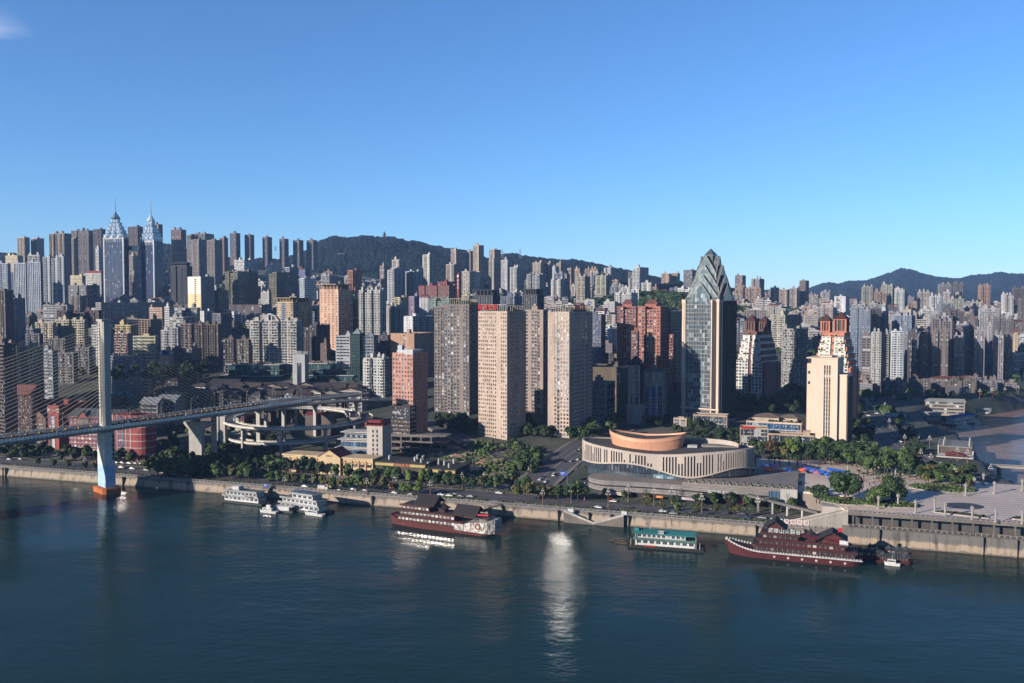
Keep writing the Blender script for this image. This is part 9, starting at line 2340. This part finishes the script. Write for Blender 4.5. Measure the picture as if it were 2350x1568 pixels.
zone(12,1700,1900,2500,3200,hmin=40,hmax=60,wmin=20,wmax=30,tower=True,styles=['resb','resg'])
zone(46,1940,2380,1450,2500,hmin=14,hmax=36,wmin=16,wmax=38)
zone(14,1940,2380,1500,2500,hmin=50,hmax=80,wmin=20,wmax=28,tower=True,styles=['resb','resg','res'])
zone(18,1960,2345,1190,1420,hmin=62,hmax=88,wmin=20,wmax=28,tower=True,styles=['resb','resg','rib'],cl=[(120,118,126,'dark grey'),(150,154,168,'blue-grey'),(186,188,194,'pale grey')])
zone(16,1975,2345,1055,1180,hmin=9,hmax=18,wmin=20,wmax=36,cl=DIM)
zone(14,1340,1560,860,1150,hmin=14,hmax=30,wmin=16,wmax=28,cl=DIM)
# beyond those, the small far houses read as one mass
m=MB(); roofm=MB(); random.seed(31); n_=0
for _ in range(16000):
    if n_>1500: break
    px=random.uniform(-40,2420); Y=random.uniform(1250,3300) if px>900 else random.uniform(1300,2500); X=(px-CX)/F*Y; w=random.uniform(10,24); d=random.uniform(8,14)
    if not free(X,Y,(w+d)/5) or river2(X,Y)>-40: continue
    if ((X-300)/150)**2+((Y-1740)/120)**2<1.3: continue
    z=tz(X,Y)-3; h=random.uniform(9,24); addfp(X,Y,(w+d)/5); c=Vector((X,Y,0)); ph=R(random.choice((5,18,30,42))); t=Vector((math.cos(ph),-math.sin(ph),0)); nn=Vector((math.sin(ph),math.cos(ph),0)); mi=random.randrange(5)
    m.obox(c,t,nn,-w/2,w/2,-d/2,d/2,z,z+h,mi)
    f=z+4
    while f<z+h-1.5: m.obox(c,t,nn,-w/2+.8,w/2-.8,-d/2-.15,-d/2,f,f+1.3,5); m.obox(c,t,nn,w/2,w/2+.15,-d/2+1,d/2-1,f,f+1.3,5); f+=3.1
    m.obox(c,t,nn,-w/4,w/6,-d/4,d/4,z+h,z+h+random.uniform(2,4),mi); n_+=1
o=m.build('distant_houses',[W(186,184,182),W(160,158,160),W(208,208,208),W(176,168,160),W(136,132,136),W(60,66,78)]); o['kind']='stuff'
# small white houses on the mountain
for i,(px,py,Y) in enumerate(((812,588,3300),(784,583,3300))):
    p=at(px,py,Y); g=empty('mountain_villa',(p.x,Y,p.z-9),-R(15),('white villa cluster on the mountain slope, right one','white villa cluster on the mountain slope, left one')[i],'house'); m=MB()
    for k in range(5): x=-16+k*8; z=random.uniform(-2,2)-k*(1 if i else -1); m.box(x,x+6,-4,4,-12,8+z); 
    m.build('wall',W(200,196,190),g); m=MB()
    for k in range(5): x=-16+k*8; m.hip(x,x+6,-4,4,8+2,2.4,ov=.6)
    m.build('roof',W(170,160,155),g)
# ================= ADDED SHADE TOWERS: unseen blocks put on the left bank to shade the hillside =================
def shade_towers():
    B=[]
    # (target point x,y,z to shade, distance towards the sun, width, label)
    for i,(tx,ty,tz_,dist,wd,dp,lab) in enumerate(SHADE_TOWERS):
        hd=Vector((sun_dir.x,sun_dir.y,0)).normalized(); c=Vector((tx,ty,0))+hd*dist; h=tz_+dist*math.tan(SUN_EL)
        r=empty('apartment_tower',(c.x,c.y,0),math.atan2(hd.y,hd.x)+math.pi/2,lab,'apartment tower'); wall=MB(); gl=mesh_uv(); st=dict(ST_['resb']); gl2.v.clear(); gl2.f.clear(); gl2.m.clear()
        block(wall,gl,-wd/2,wd/2,-dp/2,dp/2,0,h,st); wall.build('wall',W(150,142,136),r); gl.build('glazing',W(60,64,70),r); m=MB(); m.box(-wd/2+2,wd/2-2,-3,3,h,h+4); m.build('stair_house',W(150,142,136),r)
SHADE_TOWERS=[(-455,880,60,300,34,22,'added unseen tower shading the left hillside, first'),(-400,905,62,300,34,22,'added unseen tower shading the left hillside, second'),(-345,930,62,330,34,22,'added unseen tower shading the left hillside, third'),(-300,945,58,350,34,22,'added unseen tower shading the left hillside, fourth'),(-330,850,30,320,30,22,'added unseen tower shading the left hillside, fifth'),(-255,880,30,370,30,22,'added unseen tower shading the left hillside, sixth')]
shade_towers()
# ================= HAZE =================
def haze():
    m=bpy.data.materials.new('haze'); m.use_nodes=True; t=m.node_tree; t.nodes.clear(); o=t.nodes.new('ShaderNodeOutputMaterial'); v=t.nodes.new('ShaderNodeVolumePrincipled')
    v.inputs['Color'].default_value=(.32,.55,1.0,1); v.inputs['Density'].default_value=HAZE_D; v.inputs['Anisotropy'].default_value=0.0; t.links.new(v.outputs[0],o.inputs['Volume'])
    b=MB(); b.box(-8000,9000,-400,9000,-9,700); ob=b.build('haze',m); ob['kind']='stuff'
HAZE_D=3.2e-5
if HAZE_D: haze()
# ================= LABELS for the repeats: look first, then where they stand =================
LANDM=[('the navy two-part tower',65,680,'s'),('the spired twin towers',305,600,'s'),('the bridge pylon',242,850,'s'),('the beige hotel slab',333,810,'s'),('the yellow and white tower',460,675,'s'),('the wide brown slab',460,785,'s'),('the olive-brown towers',590,660,'s'),('the large white apartment slab',634,780,'s'),('the museum slab',686,840,'s'),('the spiral ramp',690,975,'s'),('the cream arcade',755,1065,'s'),('the peach tower',770,700,'s'),('the banded white office',812,810,'s'),('the white curved-bay tower',854,710,'s'),('the pink office tower',940,900,'s'),('the brick-red school',1015,665,'s'),('the unlit grey-brown tower',1048,830,'s'),('the red-signed tower',1150,850,'s'),('the bare building site',1070,1060,'s'),('the hillside arched white block',1280,655,'s'),('the crossroad',1260,1090,'s'),('the two riverside beige towers',1230,860,'s'),('the monument knoll',1443,665,'s'),('the white hospital',1425,690,'s'),('the brick-red apartment pair',1475,770,'s'),('the cultural centre',1530,1060,'s'),('the podium shops',1500,1150,'s'),('the gold-piered tower',1628,780,'s'),('the dark-roofed terracotta tower',1740,840,'s'),('the sunlit terracotta tower',1918,780,'s'),('the beige slab tower',1900,930,'s'),('the white tower with end piers',1935,710,'s'),('the white riverside towers',2040,840,'s'),('the wide cream slab',2117,745,'s'),('the pale tower cluster',2150,700,'s'),('the striped riverside towers',2230,830,'s'),('the large round tree',1938,1120,'s'),('the parasols',1800,1075,'s'),('the plaza centre',2200,1150,'s'),('the black-sided restaurant',2190,1040,'s'),('the teal-roofed pontoon',1527,1240,'s'),('the left red ship',1015,1190,'s'),('the floating offices',690,1150,'s'),('the pier by the dark trees',451,1000,'s'),('the red riverside building',240,1010,'s'),('the far left shore',40,1070,'s'),('the muddy river wall',2260,925,'s'),('the far street junction',2000,960,'s')]
ORD=['first','second','third','fourth','fifth','sixth','seventh','eighth','ninth','tenth','eleventh','twelfth','thirteenth','fourteenth','fifteenth','sixteenth','seventeenth','eighteenth','nineteenth','twentieth']
def relation(px,py):
    best=min(LANDM,key=lambda l:math.hypot((px-l[1])*.8,(py-l[2])*1.3)); dx,dy=px-best[1],py-best[2]
    if abs(dx)*.8>abs(dy)*1.1: rel='right of' if dx>0 else 'left of'
    elif dy>0: rel='below'
    else: rel='above'
    if math.hypot(dx,dy)<14: rel='close to'
    return rel+' '+best[0]
bpy.context.view_layer.update()
dup=defaultdict(list)
for o in THINGS:
    if o.get('label'): continue
    P=pix(o.matrix_world.translation+Vector((0,0,4))); base=o.get('_base') or {'street_lamp':'slim curved street lamp'}.get(o.name.split('.')[0],'object')
    where=relation(*P)
    if o.name.startswith('street_lamp'): base='curved lamp'+(' on the deck' if P[0]<500 else ' on the ramp')
    dup[base+' '+where].append((P[0],P[1],o))
for k,v in dup.items():
    v.sort(key=lambda t:t[0])
    for i,(x,y,o) in enumerate(v):
        if len(v)==1: o['label']=k
        elif i==len(v)-1: o['label']=k+', rightmost of %s'%('two' if len(v)==2 else 'them')
        elif i==0: o['label']=k+', leftmost of %s'%('two' if len(v)==2 else 'them')
        else: o['label']=k+', %s from the left'%ORD[min(i,19)]
for o in bpy.data.objects:
    for k in ('_base','_dim'):
        if k in o: del o[k]
